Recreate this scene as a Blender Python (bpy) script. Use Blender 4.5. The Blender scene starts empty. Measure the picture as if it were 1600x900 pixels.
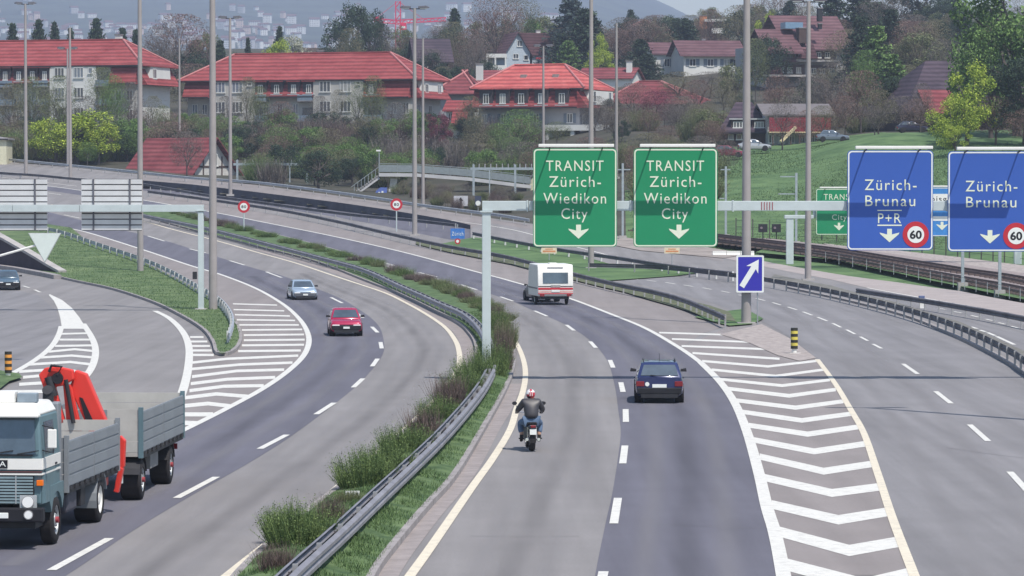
import bpy, bmesh, math, random
from mathutils import Vector, Matrix, noise
random.seed(7)
sc = bpy.context.scene
COL = sc.collection
R = math.radians

# ------------------------------------------------------------------ camera, sky, sun, exposure
F = 5772.0                       # focal length in photograph pixels (1600 wide)
EYE = 7.7                        # metres above the road: the view from an overbridge
PITCH = math.atan(162.0 / F)
cam = bpy.data.objects.new('camera', bpy.data.cameras.new('camera'))
COL.objects.link(cam)
cam.location = (0, 0, EYE)
cam.rotation_euler = (math.pi / 2 - PITCH, 0, 0)
cam.data.sensor_width = 36
cam.data.lens = 36 * F / 1600
cam.data.clip_start = 1
cam.data.clip_end = 20000
sc.camera = cam
SUN_EL, SUN_AZ = R(60), R(144.4)          # azimuth clockwise from +Y (behind the camera, to the right)
w = bpy.data.worlds.new('World'); sc.world = w; w.use_nodes = True
nt = w.node_tree
bg = nt.nodes['Background']
sky = nt.nodes.new('ShaderNodeTexSky')
sky.sky_type = 'NISHITA'; sky.sun_disc = False
sky.sun_elevation = SUN_EL; sky.sun_rotation = SUN_AZ
sky.air_density = 1.3; sky.dust_density = 1.0; sky.ozone_density = 2.0
nt.links.new(sky.outputs[0], bg.inputs[0])
bg.inputs[1].default_value = 0.135
sun = bpy.data.objects.new('sun', bpy.data.lights.new('sun', 'SUN'))
COL.objects.link(sun)
sun.data.energy = 4.6; sun.data.angle = R(0.5); sun.data.color = (1.0, 0.94, 0.85)
tosun = Vector((math.sin(SUN_AZ) * math.cos(SUN_EL), math.cos(SUN_AZ) * math.cos(SUN_EL), math.sin(SUN_EL)))
sun.rotation_euler = tosun.to_track_quat('Z', 'Y').to_euler()
sun.location = (60, -60, 150)
sc.view_settings.view_transform = 'Standard'; sc.view_settings.look = 'None'
sc.view_settings.exposure = 0.17; sc.view_settings.gamma = 1
sc.render.engine = 'CYCLES'

# ------------------------------------------------------------------ where things stand
def sp(x, k):
    t = x / k
    return x if t > 30 else (0 if t < -30 else k * math.log(1 + math.exp(t)))
def zp(Y):                                  # height of the road: level, then climbing away
    return 0.036 * sp(Y - 275, 18) + 0.019 * sp(Y - 380, 18)
cp, spn = math.cos(PITCH), math.sin(PITCH)
def ray(px, py):
    a, b = px - 800.0, 450.0 - py
    return Vector((a, F * cp + b * spn, -F * spn + b * cp))
def P(px, py, Y):                           # the point at distance Y seen at a pixel
    d = ray(px, py); t = Y / d.y
    return Vector((d.x * t, Y, EYE + d.z * t))
def G(px, py, off=0.0):                     # the point of the road surface seen at a pixel
    d = ray(px, py)
    lo, hi = 20.0, 620.0
    f = lambda Y: EYE + d.z / d.y * Y - zp(Y) - off
    for _ in range(48):
        m = (lo + hi) / 2
        if f(m) > 0: lo = m
        else: hi = m
    Y = (lo + hi) / 2
    return Vector((d.x / d.y * Y, Y, zp(Y) + off))
def zpy(py, Y): return P(800, py, Y).z
PROF = {
 -900: [(505, None), (540, 235), (575, 200), (700, 150), (900, 85), (1100, 82)],
 0:    [(505, None), (530, 238), (566, 200), (640, 180), (760, 120), (900, 85), (1100, 80)],
 200:  [(480, None), (520, 246), (570, 203), (640, 180), (760, 115), (900, 82), (1100, 80)],
 400:  [(452, None), (500, 272), (560, 212), (640, 180), (760, 120), (900, 80), (1100, 80)],
 600:  [(420, None), (470, 292), (555, 216), (640, 165), (760, 110), (900, 78), (1100, 80)],
 800:  [(378, None), (430, 322), (540, 232), (600, 190), (700, 130), (850, 80), (1100, 55)],
 1000: [(345, None), (400, 305), (470, 238), (560, 190), (650, 140), (750, 95), (900, 60), (1100, 52)],
 1200: [(334, None), (400, 292), (455, 230), (500, 222), (600, 160), (700, 105), (850, 60), (1100, 38)],
 1400: [(322, None), (380, 290), (440, 214), (500, 202), (600, 130), (700, 80), (850, 45), (1100, 30)],
 1600: [(310, None), (360, 300), (430, 222), (500, 190), (600, 130), (700, 75), (850, 40), (1100, 25)],
 2600: [(310, None), (360, 300), (430, 222), (500, 190), (600, 130), (700, 75), (850, 40), (1100, 25)]}
PK = sorted(PROF)
def prof(k, Y):
    p = PROF[k]
    if Y <= p[0][0]: return zp(Y) - 0.3
    pts = [(p[0][0], zp(p[0][0]) - 0.3)] + [(y, zpy(q, y)) for y, q in p[1:]] + [(1600, 22), (9000, 20)]
    for (a, za), (b, zb) in zip(pts, pts[1:]):
        if Y <= b:
            t = (Y - a) / (b - a); return za + (zb - za) * t
    return 20
def H(X, Y):
    if Y < 250: return zp(Y) - 0.3
    px = max(-900, min(2600, 800 + F * X / Y))
    for a, b in zip(PK, PK[1:]):
        if px <= b:
            t = (px - a) / (b - a); t = t * t * (3 - 2 * t) if b - a < 300 else t
            return prof(a, Y) * (1 - t) + prof(b, Y) * t
def S(px, Y, dz=0.0):                       # the terrain point in that direction at distance Y
    X = (px - 800) / F * Y
    return Vector((X, Y, H(X, Y) + dz))

# ------------------------------------------------------------------ materials
MATS = {}
def lin(c): return tuple(((v / 255) / 12.92 if v <= 10 else (((v / 255) + 0.055) / 1.055) ** 2.4) for v in c)
def mat(name, col, rough=0.7, metal=0.0, var=0.15, scale=3.0, kind='noise', spec=0.3, bump=0.0, col2=None, coat=0.0):
    """procedural material: base colour broken up by two noises (object space)"""
    if name in MATS: return MATS[name]
    m = bpy.data.materials.new(name); m.use_nodes = True
    n, l = m.node_tree.nodes, m.node_tree.links
    b = n['Principled BSDF']
    b.inputs['Roughness'].default_value = rough; b.inputs['Metallic'].default_value = metal
    b.inputs['Specular IOR Level'].default_value = spec
    if coat: b.inputs['Coat Weight'].default_value = coat
    c1 = tuple(max(0, v * (1 - var)) for v in col) + (1,)
    c2 = (tuple(min(1, v * (1 + var)) for v in col) if col2 is None else col2) + (1,)
    tc = n.new('ShaderNodeTexCoord')
    nz = n.new('ShaderNodeTexNoise'); nz.inputs['Scale'].default_value = scale; nz.inputs['Detail'].default_value = 7
    nz.inputs['Roughness'].default_value = 0.65
    l.new(tc.outputs['Object'], nz.inputs['Vector'])
    rp = n.new('ShaderNodeValToRGB')
    rp.color_ramp.elements[0].position = 0.32; rp.color_ramp.elements[1].position = 0.68
    rp.color_ramp.elements[0].color = c1; rp.color_ramp.elements[1].color = c2
    if kind == 'leaf':
        ge = n.new('ShaderNodeNewGeometry')
        mx = n.new('ShaderNodeMath'); mx.operation = 'MULTIPLY_ADD'; mx.inputs[1].default_value = 0.45
        l.new(nz.outputs[0], mx.inputs[2]); l.new(ge.outputs['Random Per Island'], mx.inputs[0])
        sb = n.new('ShaderNodeMath'); sb.operation = 'SUBTRACT'; sb.inputs[1].default_value = 0.22
        l.new(mx.outputs[0], sb.inputs[0]); l.new(sb.outputs[0], rp.inputs[0])
    else:
        l.new(nz.outputs[0], rp.inputs[0])
    l.new(rp.outputs[0], b.inputs['Base Color'])
    if bump:
        bp = n.new('ShaderNodeBump'); bp.inputs['Strength'].default_value = bump; bp.inputs['Distance'].default_value = 0.03
        n2 = n.new('ShaderNodeTexNoise'); n2.inputs['Scale'].default_value = scale * 12; n2.inputs['Detail'].default_value = 4
        l.new(tc.outputs['Object'], n2.inputs['Vector'])
        l.new(n2.outputs[0], bp.inputs['Height']); l.new(bp.outputs[0], b.inputs['Normal'])
    MATS[name] = m
    return m
def asphalt(name, col, wear, streak=0.12):
    """asphalt: fine aggregate grain, broad patches, faint stains"""
    if name in MATS: return MATS[name]
    m = mat(name, col, 0.9, 0, 0.06, 0.25, spec=0.15)
    n, l = m.node_tree.nodes, m.node_tree.links
    b = n['Principled BSDF']; rp = [x for x in n if x.type == 'VALTORGB'][0]
    tc = [x for x in n if x.type == 'TEX_COORD'][0]
    g = n.new('ShaderNodeTexNoise'); g.inputs['Scale'].default_value = 14; g.inputs['Detail'].default_value = 8; g.inputs['Roughness'].default_value = 0.8
    l.new(tc.outputs['Object'], g.inputs['Vector'])
    mp = n.new('ShaderNodeMapping'); mp.inputs['Scale'].default_value = (1.1, 0.035, 1)
    l.new(tc.outputs['Object'], mp.inputs['Vector'])
    s = n.new('ShaderNodeTexNoise'); s.inputs['Scale'].default_value = 1.0; s.inputs['Detail'].default_value = 5
    l.new(mp.outputs[0], s.inputs['Vector'])
    m1 = n.new('ShaderNodeMapRange'); m1.inputs[1].default_value = .3; m1.inputs[2].default_value = .7
    m1.inputs[3].default_value = 1 - wear; m1.inputs[4].default_value = 1 + wear
    l.new(g.outputs[0], m1.inputs[0])
    m2 = n.new('ShaderNodeMapRange'); m2.inputs[1].default_value = .3; m2.inputs[2].default_value = .7
    m2.inputs[3].default_value = 1 - streak; m2.inputs[4].default_value = 1 + streak * .6
    l.new(s.outputs[0], m2.inputs[0])
    mm = n.new('ShaderNodeMath'); mm.operation = 'MULTIPLY'
    l.new(m1.outputs[0], mm.inputs[0]); l.new(m2.outputs[0], mm.inputs[1])
    vm = n.new('ShaderNodeVectorMath'); vm.operation = 'SCALE'
    l.new(rp.outputs[0], vm.inputs[0]); l.new(mm.outputs[0], vm.inputs['Scale'])
    l.new(vm.outputs[0], b.inputs['Base Color'])
    return m
def rooftile(name, col, col2, sc_=1.0):
    """clay tiles: courses and per-tile colour, in object space"""
    if name in MATS: return MATS[name]
    m = mat(name, col, 0.85, 0, 0.1, 0.35, col2=col2, spec=0.2)
    n, l = m.node_tree.nodes, m.node_tree.links
    b = n['Principled BSDF']; rp = [x for x in n if x.type == 'VALTORGB'][0]
    tc = [x for x in n if x.type == 'TEX_COORD'][0]
    wv = n.new('ShaderNodeTexWave'); wv.bands_direction = 'Z'; wv.inputs['Scale'].default_value = 0.55
    wv.inputs['Distortion'].default_value = 1.6; wv.inputs['Detail'].default_value = 3
    l.new(tc.outputs['Object'], wv.inputs['Vector'])
    g = n.new('ShaderNodeTexNoise'); g.inputs['Scale'].default_value = 2.2; g.inputs['Detail'].default_value = 6; g.inputs['Roughness'].default_value = .8
    l.new(tc.outputs['Object'], g.inputs['Vector'])
    a = n.new('ShaderNodeMath'); a.operation = 'ADD'
    l.new(wv.outputs['Fac'], a.inputs[0]); l.new(g.outputs[0], a.inputs[1])
    m1 = n.new('ShaderNodeMapRange'); m1.inputs[1].default_value = .3; m1.inputs[2].default_value = 1.7
    m1.inputs[3].default_value = .60; m1.inputs[4].default_value = 1.35
    l.new(a.outputs[0], m1.inputs[0])
    vm = n.new('ShaderNodeVectorMath'); vm.operation = 'SCALE'
    l.new(rp.outputs[0], vm.inputs[0]); l.new(m1.outputs[0], vm.inputs['Scale'])
    l.new(vm.outputs[0], b.inputs['Base Color'])
    return m

ASPH_L = asphalt('asphalt_worn', (.218, .208, .210), .14, .14)
ASPH_D = asphalt('asphalt_new', (.126, .124, .152), .13, .16)
ASPH_S = asphalt('asphalt_shoulder', (.232, .21, .207), .13, .10)
ASPH_B = asphalt('asphalt_ramp', (.205, .199, .208), .13, .18)
CONC = mat('concrete', (.36, .34, .33), .9, var=.18, scale=.8)
CONC_D = mat('concrete_weathered', (.22, .21, .215), .9, var=.25, scale=.6)
KERB = mat('kerb_stone', (.27, .25, .25), .9, var=.2, scale=2)
PAINT = mat('road_paint', (.60, .59, .555), .7, var=.08, scale=6)
PAINT_Y = mat('road_paint_cream', (.62, .56, .45), .7, var=.08, scale=5)
for PM in (PAINT, PAINT_Y):
    n, l = PM.node_tree.nodes, PM.node_tree.links; b = n['Principled BSDF']; rp = [x for x in n if x.type == 'VALTORGB'][0]; tc = [x for x in n if x.type == 'TEX_COORD'][0]
    w1 = n.new('ShaderNodeTexNoise'); w1.inputs['Scale'].default_value = 2.6; w1.inputs['Detail'].default_value = 9; w1.inputs['Roughness'].default_value = .78
    l.new(tc.outputs['Object'], w1.inputs['Vector'])
    mr = n.new('ShaderNodeMapRange'); mr.inputs[1].default_value = .50; mr.inputs[2].default_value = .72; mr.inputs[3].default_value = 0; mr.inputs[4].default_value = .62
    l.new(w1.outputs[0], mr.inputs[0])
    mx = n.new('ShaderNodeMixRGB'); mx.inputs[2].default_value = (.26, .25, .25, 1)
    l.new(mr.outputs[0], mx.inputs[0]); l.new(rp.outputs[0], mx.inputs[1]); l.new(mx.outputs[0], b.inputs['Base Color'])
DIRTLINE = mat('worn_concrete_edge', (.26, .23, .225), .95, var=.18, scale=1.5)
GRAVEL = mat('gravel', (.33, .29, .275), .95, var=.35, scale=2.5, bump=.6)
BALLAST = mat('ballast', (.26, .22, .215), .95, var=.35, scale=3.5, bump=.6)
GRASS = mat('grass', (.07, .13, .045), .95, var=.3, scale=.5, col2=(.14, .2, .085))
GRASSM = mat('grass_meadow', (.06, .125, .045), .95, var=.25, scale=.3, col2=(.125, .20, .08))
SCRUB = mat('scrub_ground', (.045, .05, .03), .95, var=.3, scale=.15, col2=(.085, .075, .06))
GALV = mat('galvanised_steel', (.42, .44, .47), .5, .55, var=.18, scale=1.2)
GALV_D = mat('weathered_rail_steel', (.115, .11, .125), .65, .3, var=.35, scale=.8)
GANTRY = mat('gantry_paint', (.50, .56, .57), .45, .1, var=.08, scale=.9)
MASTM = mat('mast_concrete', (.31, .285, .28), .75, .0, var=.10, scale=.7)
SIGN_G = mat('sign_green', (.015, .235, .105), .5, var=.03, scale=.7)
SIGN_B = mat('sign_blue', (.040, .105, .41), .5, var=.03, scale=.7)
SIGN_B2 = mat('sign_deep_blue', (.035, .03, .36), .5, var=.03, scale=.7)
SIGN_W = mat('sign_white', (.74, .76, .74), .5, var=.03, scale=2)
SIGN_R = mat('sign_red', (.48, .03, .045), .5, var=.05, scale=2)
BLACKP = mat('black_print', (.015, .015, .02), .6, var=.1)
ALU = mat('aluminium', (.52, .52, .53), .45, .35, var=.1, scale=1)
RUBBER = mat('rubber', (.022, .02, .022), .85, var=.2, scale=6)
DARKM = mat('dark_steel', (.03, .03, .035), .6, .2, var=.2)
GLASSD = mat('dark_glass', (.10, .13, .16), .08, .35, var=.25, scale=1.1, spec=.9)  # base colour lifted towards blue in place of a weak sky reflection
GLASSW = mat('window_pane', (.07, .08, .10), .1, 0, var=.3, scale=.7, spec=.8)
PANES = [GLASSW, GLASSW, mat('window_pane_deep', (.03, .035, .045), .1, spec=.8), mat('window_curtain', (.30, .30, .29), .5, var=.2, scale=2), mat('pane_painted_sky', (.16, .19, .24), .12, spec=.8)]  # last pane: reflected sky is put into the base colour
CHROME = mat('chrome', (.6, .6, .62), .2, .8, var=.05)
WHITEP = mat('white_paint', (.74, .73, .70), .35, 0, var=.04, scale=2, spec=.5)
LAMPG = mat('lamp_glass', (.8, .8, .8), .12, 0, var=.03, spec=.9)
LAMPR = mat('red_lamp_glass', (.19, .012, .02), .2, 0, var=.05, spec=.7)
ORANGE = mat('orange_lens', (.75, .16, .01), .3, 0, var=.05)
WOOD = mat('old_planks', (.34, .32, .30), .9, var=.2, scale=1.5)
BARK = mat('bark', (.10, .085, .08), .95, var=.3, scale=3)
WALL_W = mat('plaster_white', (.62, .62, .60), .9, var=.07, scale=.4)
WALL_B = mat('plaster_beige', (.44, .425, .40), .9, var=.10, scale=.4)
WALL_G = mat('plaster_grey', (.33, .335, .35), .9, var=.10, scale=.4)
ROOF_R = rooftile('tiles_red', (.205, .040, .044), (.27, .068, .070))
ROOF_R2 = rooftile('tiles_fresh_red', (.36, .068, .068), (.44, .12, .11))
ROOF_O = rooftile('tiles_old_red', (.16, .038, .045), (.21, .062, .068))
ROOF_B = rooftile('tiles_brown', (.105, .052, .062), (.145, .08, .09))
ROOF_V = rooftile('tiles_dark', (.048, .036, .050), (.075, .055, .072))
RIDGE = mat('ridge_tiles', (.42, .17, .17), .8, var=.1)
WOODD = mat('dark_timber', (.075, .05, .045), .85, var=.3, scale=1)

# ------------------------------------------------------------------ mesh helpers
class MB:
    def __init__(s): s.v = []; s.f = []; s.m = []; s.cur = 0
    def face(s, pts):
        i = len(s.v); s.v += [tuple(p) for p in pts]; s.f.append(tuple(range(i, i + len(pts)))); s.m.append(s.cur); return s
    def box(s, x0, x1, y0, y1, z0, z1):
        i = len(s.v)
        s.v += [(x0, y0, z0), (x1, y0, z0), (x1, y1, z0), (x0, y1, z0), (x0, y0, z1), (x1, y0, z1), (x1, y1, z1), (x0, y1, z1)]
        for q in ((0, 3, 2, 1), (4, 5, 6, 7), (0, 1, 5, 4), (1, 2, 6, 5), (2, 3, 7, 6), (3, 0, 4, 7)):
            s.f.append(tuple(i + k for k in q)); s.m.append(s.cur)
        return s
    def loft(s, rings, cap=True):
        i = len(s.v); n = len(rings[0])
        for r in rings: s.v += [tuple(p) for p in r]
        for a in range(len(rings) - 1):
            for k in range(n):
                k2 = (k + 1) % n
                s.f.append((i + a * n + k, i + a * n + k2, i + (a + 1) * n + k2, i + (a + 1) * n + k)); s.m.append(s.cur)
        if cap:
            s.f.append(tuple(i + k for k in reversed(range(n)))); s.m.append(s.cur)
            s.f.append(tuple(i + (len(rings) - 1) * n + k for k in range(n))); s.m.append(s.cur)
        return s
    def tube(s, pts, r, n=8, r1=None, cap=True):
        pts = [Vector(p) for p in pts]; rings = []
        for a, p in enumerate(pts):
            d = (pts[min(a + 1, len(pts) - 1)] - pts[max(a - 1, 0)]).normalized()
            u = d.orthogonal().normalized() if abs(d.z) > .95 else d.cross(Vector((0, 0, 1))).normalized()
            v = d.cross(u)
            rr = r if r1 is None else r + (r1 - r) * a / (len(pts) - 1)
            rings.append([p + (u * math.cos(2 * math.pi * k / n) + v * math.sin(2 * math.pi * k / n)) * rr for k in range(n)])
        return s.loft(rings, cap)
    def prism(s, poly, axis, a, b):
        """extrude a 2-D polygon along axis 'x','y' or 'z' from a to b"""
        def mk(t):
            if axis == 'x': return [(t, p[0], p[1]) for p in poly]
            if axis == 'y': return [(p[0], t, p[1]) for p in poly]
            return [(p[0], p[1], t) for p in poly]
        return s.loft([mk(a), mk(b)])
    def bar(s, p, q, w, h):
        p, q = Vector(p), Vector(q); d = (q - p).normalized()
        u = (d.cross(Vector((0, 0, 1))) if abs(d.z) < .95 else Vector((1, 0, 0))).normalized() * w / 2
        v = d.cross(u).normalized() * h / 2
        return s.loft([[c - u - v, c + u - v, c + u + v, c - u + v] for c in (p, q)])
    def mesh(s, name, mats, smooth=False, recalc=True):
        me = bpy.data.meshes.new(name)
        me.from_pydata(s.v, [], s.f)
        for m in (mats if isinstance(mats, (list, tuple)) else [mats]): me.materials.append(m)
        me.polygons.foreach_set('material_index', s.m)
        if recalc:
            bm = bmesh.new(); bm.from_mesh(me)
            bmesh.ops.recalc_face_normals(bm, faces=bm.faces); bm.to_mesh(me); bm.free()
        if smooth:
            me.polygons.foreach_set('use_smooth', [True] * len(me.polygons))
            try: me.set_sharp_from_angle(angle=R(38))
            except Exception: pass
        me.update(); return me
    def build(s, name, mats, parent=None, smooth=False, bevel=0, recalc=True):
        o = bpy.data.objects.new(name, s.mesh(name, mats, smooth, recalc))
        COL.objects.link(o); o.parent = parent
        if bevel:
            b = o.modifiers.new('bevel', 'BEVEL'); b.width = bevel; b.segments = 2; b.limit_method = 'ANGLE'; b.angle_limit = R(35)
        return o
def tag(o, label=None, cat=None, group=None, kind=None):
    if label: o['label'] = label
    if cat: o['category'] = cat
    if group: o['group'] = group
    if kind: o['kind'] = kind
    return o
def thing(name, label, cat, loc=(0, 0, 0), rz=0, group=None):
    o = bpy.data.objects.new(name, None); COL.objects.link(o)
    o.empty_display_size = .3; o.location = loc; o.rotation_euler = (0, 0, rz)
    return tag(o, label, cat, group)
def part(name, mesh, parent, loc=(0, 0, 0), rot=(0, 0, 0), scale=(1, 1, 1)):
    o = bpy.data.objects.new(name, mesh); COL.objects.link(o); o.parent = parent
    o.location = loc; o.rotation_euler = rot; o.scale = scale; return o
def copy_tree(o, parent=None):
    c = o.copy(); COL.objects.link(c); c.parent = parent
    for ch in [x for x in o.children]: copy_tree(ch, c)
    return c
def catmull(pts, n=6):
    out = []
    for i in range(len(pts) - 1):
        p0, p1, p2, p3 = pts[max(i - 1, 0)], pts[i], pts[i + 1], pts[min(i + 2, len(pts) - 1)]
        for k in range(n):
            t = k / n
            out.append(tuple(.5 * ((2 * b) + (-a + c) * t + (2 * a - 5 * b + 4 * c - d) * t * t + (-a + 3 * b - 3 * c + d) * t ** 3)
                             for a, b, c, d in zip(p0, p1, p2, p3)))
    out.append(tuple(pts[-1])); return out
def resample(pts, step):
    pts = [Vector(p) for p in pts]; out = [pts[0]]; acc = 0
    for a, b in zip(pts, pts[1:]):
        L = (b - a).length
        while L > 1e-6 and acc + L >= step:
            t = (step - acc) / L; a = a + (b - a) * t; out.append(a.copy()); L = (b - a).length; acc = 0
        acc += L
    if (out[-1] - pts[-1]).length > step * .3: out.append(pts[-1])
    return out
def path(px, off=0.0, n=6):                 # smooth curve over the road through pixels
    c = catmull([tuple(G(x, y, off).xy) for x, y in px], n)
    return [Vector((a, b, zp(b) + off)) for a, b in c]
def drape(poly, off, name, m, parent=None, zf=None, step=8.0, y0=120):
    """flat polygon (world XY) laid on the road surface, cut every few metres where the road curves"""
    bm = bmesh.new()
    vs = []
    for x, y in poly: vs.append(bm.verts.new((x, y, 0)))
    f = bm.faces.new(vs); f.normal_update()
    if f.normal.z < 0: f.normal_flip()
    bmesh.ops.triangulate(bm, faces=bm.faces[:])
    ys = [v.co.y for v in bm.verts]; y = y0
    while y < max(ys):
        if y > min(ys):
            bmesh.ops.bisect_plane(bm, geom=bm.verts[:] + bm.edges[:] + bm.faces[:], plane_co=(0, y, 0), plane_no=(0, 1, 0))
        y += step
    for v in bm.verts: v.co.z = (zf(v.co.x, v.co.y) if zf else zp(v.co.y)) + off
    me = bpy.data.meshes.new(name); bm.to_mesh(me); bm.free(); me.materials.append(m)
    o = bpy.data.objects.new(name, me); COL.objects.link(o); o.parent = parent; return o
def polypx(px, smooth=0):
    p = [tuple(G(x, y).xy) for x, y in px]
    return catmull(p, smooth) if smooth else p
def ribbon(mb, pts, w, off=0.0):
    """strip of width w along world points"""
    pts = [Vector(p) for p in pts]; L, Rr = [], []
    for i, p in enumerate(pts):
        d = (pts[min(i + 1, len(pts) - 1)] - pts[max(i - 1, 0)]); d.z = 0; d.normalize()
        n = Vector((-d.y, d.x, 0)) * w / 2
        a, b = p + n, p - n; a.z = zp(a.y) + off; b.z = zp(b.y) + off
        L.append(a); Rr.append(b)
    i0 = len(mb.v); mb.v += [tuple(p) for p in L] + [tuple(p) for p in Rr]; n = len(L)
    for i in range(n - 1): mb.f.append((i0 + i, i0 + i + 1, i0 + n + i + 1, i0 + n + i)); mb.m.append(mb.cur)

# ------------------------------------------------------------------ the ground
def in_poly(x, y, poly):
    c = False; j = len(poly) - 1
    for i in range(len(poly)):
        xi, yi = poly[i]; xj, yj = poly[j]
        if (yi > y) != (yj > y) and x < (xj - xi) * (y - yi) / (yj - yi) + xi: c = not c
        j = i
    return c
TR_NEAR = [(215, 297), (300, 305), (400, 319), (525, 339), (600, 353), (660, 366), (700, 374), (735, 381)]
TR_FAR = [(215, 285), (300, 292), (400, 304), (525, 320), (600, 331), (660, 341), (700, 348), (735, 356)]
trench_poly = polypx(TR_NEAR) + polypx(TR_FAR)[::-1]
def ground():
    mb = MB(); Ys = [-60, 0, 40, 80, 120, 160, 200, 230, 250]
    y = 250
    while y < 700: y += 3.5; Ys.append(y)
    while y < 1150: y += 12; Ys.append(y)
    while y < 9000: y += 250; Ys.append(y)
    us = [-1.2, -.8, -.5, -.35, -.25, -.2] + [-.17 + .0028 * i for i in range(123)] + [.2, .25, .35, .5, .8, 1.2]
    for Y in Ys:
        for u in us:
            X = u * (Y + 25); z = H(X, Y)
            if Y > 330 and z > zp(Y) + 0.3 or Y > 520: z += 1.2 * noise.noise((X * .03, Y * .03, 3)) * min(1, (Y - 330) / 200)
            mb.v.append((X, Y, z))
    n = len(us)
    for j in range(len(Ys) - 1):
        for i in range(n - 1):
            q = (j * n + i, j * n + i + 1, (j + 1) * n + i + 1, (j + 1) * n + i)
            cx = sum(mb.v[k][0] for k in q) / 4; cy = sum(mb.v[k][1] for k in q) / 4
            if in_poly(cx, cy, trench_poly): continue
            px = 800 + F * cx / max(cy, 1)
            mb.cur = 0 if (px > 985 and cy < 470 + noise.noise((cx * .05, cy * .05, 0)) * 10) or cy < 300 else 1
            mb.f.append(q); mb.m.append(mb.cur)
    return mb.build('ground', [GRASSM, SCRUB], smooth=True, recalc=False)
tag(ground(), kind='structure')
def hills():
    ridge = [(-900, -60), (850, -60), (950, -28), (1025, 0), (1045, 8), (1062, 19), (1077, 25), (1100, 28), (1200, 36), (1400, 45), (2600, 60)]
    def rg(px):
        for (a, ya), (b, yb) in zip(ridge, ridge[1:]):
            if px <= b: return ya + (yb - ya) * (px - a) / (b - a)
        return 60
    global HILL
    def HILL(px, t):
        Y = 2600 + 4200 * t; r = rg(px)
        py = 130 + (r - 130) * t
        p = P(px, py, Y); p.z += 9 * noise.noise((p.x * .003, p.y * .003, 0)) * (1 if t < .9 else .3)
        return p
    mb = MB(); n = 0; pxs = [-900 + 25 * i for i in range(141)]; ts = [i / 40 for i in range(41)]
    for t in ts:
        for px in pxs: mb.v.append(tuple(HILL(px, t)))
    for px in pxs:
        p = HILL(px, 1); mb.v.append((p.x * 1.2, p.y * 1.2, -20))
    n = len(pxs)
    for j in range(len(ts)):
        for i in range(n - 1):
            mb.f.append((j * n + i, j * n + i + 1, (j + 1) * n + i + 1, (j + 1) * n + i)); mb.m.append(0)
    m = mat('hill_forest', (.02, .032, .035), .95, var=.4, scale=.011, col2=(.06, .075, .06))
    return mb.build('hills', m, smooth=True, recalc=False)
tag(hills(), kind='structure')
# ------------------------------------------------------------------ haze
hz = MB().box(-4200, 4200, -80, 8800, -25, 520).build('haze', [])
hz.data.materials.clear()
hm = bpy.data.materials.new('air'); hm.use_nodes = True
hm.node_tree.nodes.clear()
ho = hm.node_tree.nodes.new('ShaderNodeOutputMaterial'); hv = hm.node_tree.nodes.new('ShaderNodeVolumePrincipled')
hv.inputs['Color'].default_value = (.66, .77, 1, 1); hv.inputs['Density'].default_value = 0.000165
hv.inputs['Anisotropy'].default_value = 0.0
hm.node_tree.links.new(hv.outputs[0], ho.inputs['Volume'])
hz.data.materials.append(hm); tag(hz, kind='stuff')
# ------------------------------------------------------------------ paved surfaces
def structure(o): return tag(o, kind='structure')
pave_px_far = [(-900, 238), (-300, 246), (0, 252), (120, 262), (225, 273), (400, 289), (500, 302), (600, 316), (700, 331), (775, 342),
               (850, 352), (950, 366), (1050, 383), (1150, 401), (1230, 415), (1300, 428), (1400, 449), (1500, 471), (1600, 496), (1900, 570)]
far = polypx(pave_px_far)
near = [(60, 60), (60, -40), (-60, -40), (-60, 60)]
# main paved sheet in two pieces round the sunken ramp
tn, tf = polypx(TR_NEAR), polypx(TR_FAR)
sheetA = [far[0]] + far[1:5] + [tf[0]] + [tn[0]] + tn[1:] + [tf[-1]] + far[9:] + near
structure(drape(sheetA, 0.0, 'road', ASPH_L))
sheetB = far[4:10] + [tf[-1]] + tf[-2::-1]
structure(drape(sheetB, 0.0, 'far_road', ASPH_S))
# sunken ramp
def ramp():
    mb = MB(); dep = lambda t: .55 * min(1, (1 - t) * 1.6) + .12
    n = len(tn)
    for i in range(n - 1):
        a, b, c, d = tn[i], tn[i + 1], tf[i + 1], tf[i]
        t0, t1 = i / (n - 1), (i + 1) / (n - 1)
        za, zb, zc, zd = (zp(a[1]) - dep(t0), zp(b[1]) - dep(t1), zp(c[1]) - dep(t1), zp(d[1]) - dep(t0))
        mb.cur = 0; mb.face([(a[0], a[1], za), (b[0], b[1], zb), (c[0], c[1], zc), (d[0], d[1], zd)])
        mb.cur = 1
        mb.face([(a[0], a[1], za), (b[0], b[1], zb), (b[0], b[1], zp(b[1])), (a[0], a[1], zp(a[1]))])
        mb.face([(d[0], d[1], zd), (c[0], c[1], zc), (c[0], c[1], zp(c[1]) + .3), (d[0], d[1], zp(d[1]) + .3)])
        mb.face([(d[0], d[1] + .5, zp(d[1])), (c[0], c[1] + .5, zp(c[1])), (c[0], c[1], zp(c[1]) + .3), (d[0], d[1], zp(d[1]) + .3)])
    for k in (0, n - 1):
        a, d = tn[k], tf[k]; z = dep(k / (n - 1))
        mb.face([(a[0], a[1], zp(a[1]) - z), (d[0], d[1], zp(d[1]) - z), (d[0], d[1], zp(d[1])), (a[0], a[1], zp(a[1]))])
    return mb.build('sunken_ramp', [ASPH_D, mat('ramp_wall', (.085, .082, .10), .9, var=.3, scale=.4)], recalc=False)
structure(ramp())
O1, O2, O3 = 0.006, 0.012, 0.018
RE = [(60, 289), (125, 297.5), (225, 313), (337, 332.5), (400, 345), (500, 365), (600, 387), (683, 408), (767, 431), (800, 440), (850, 454), (900, 470), (962, 494),
      (1010, 514), (1062, 544), (1095, 567), (1125, 597), (1148, 630), (1167, 675), (1185, 737), (1198, 792), (1211, 835), (1224, 899), (1240, 1000)]
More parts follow.
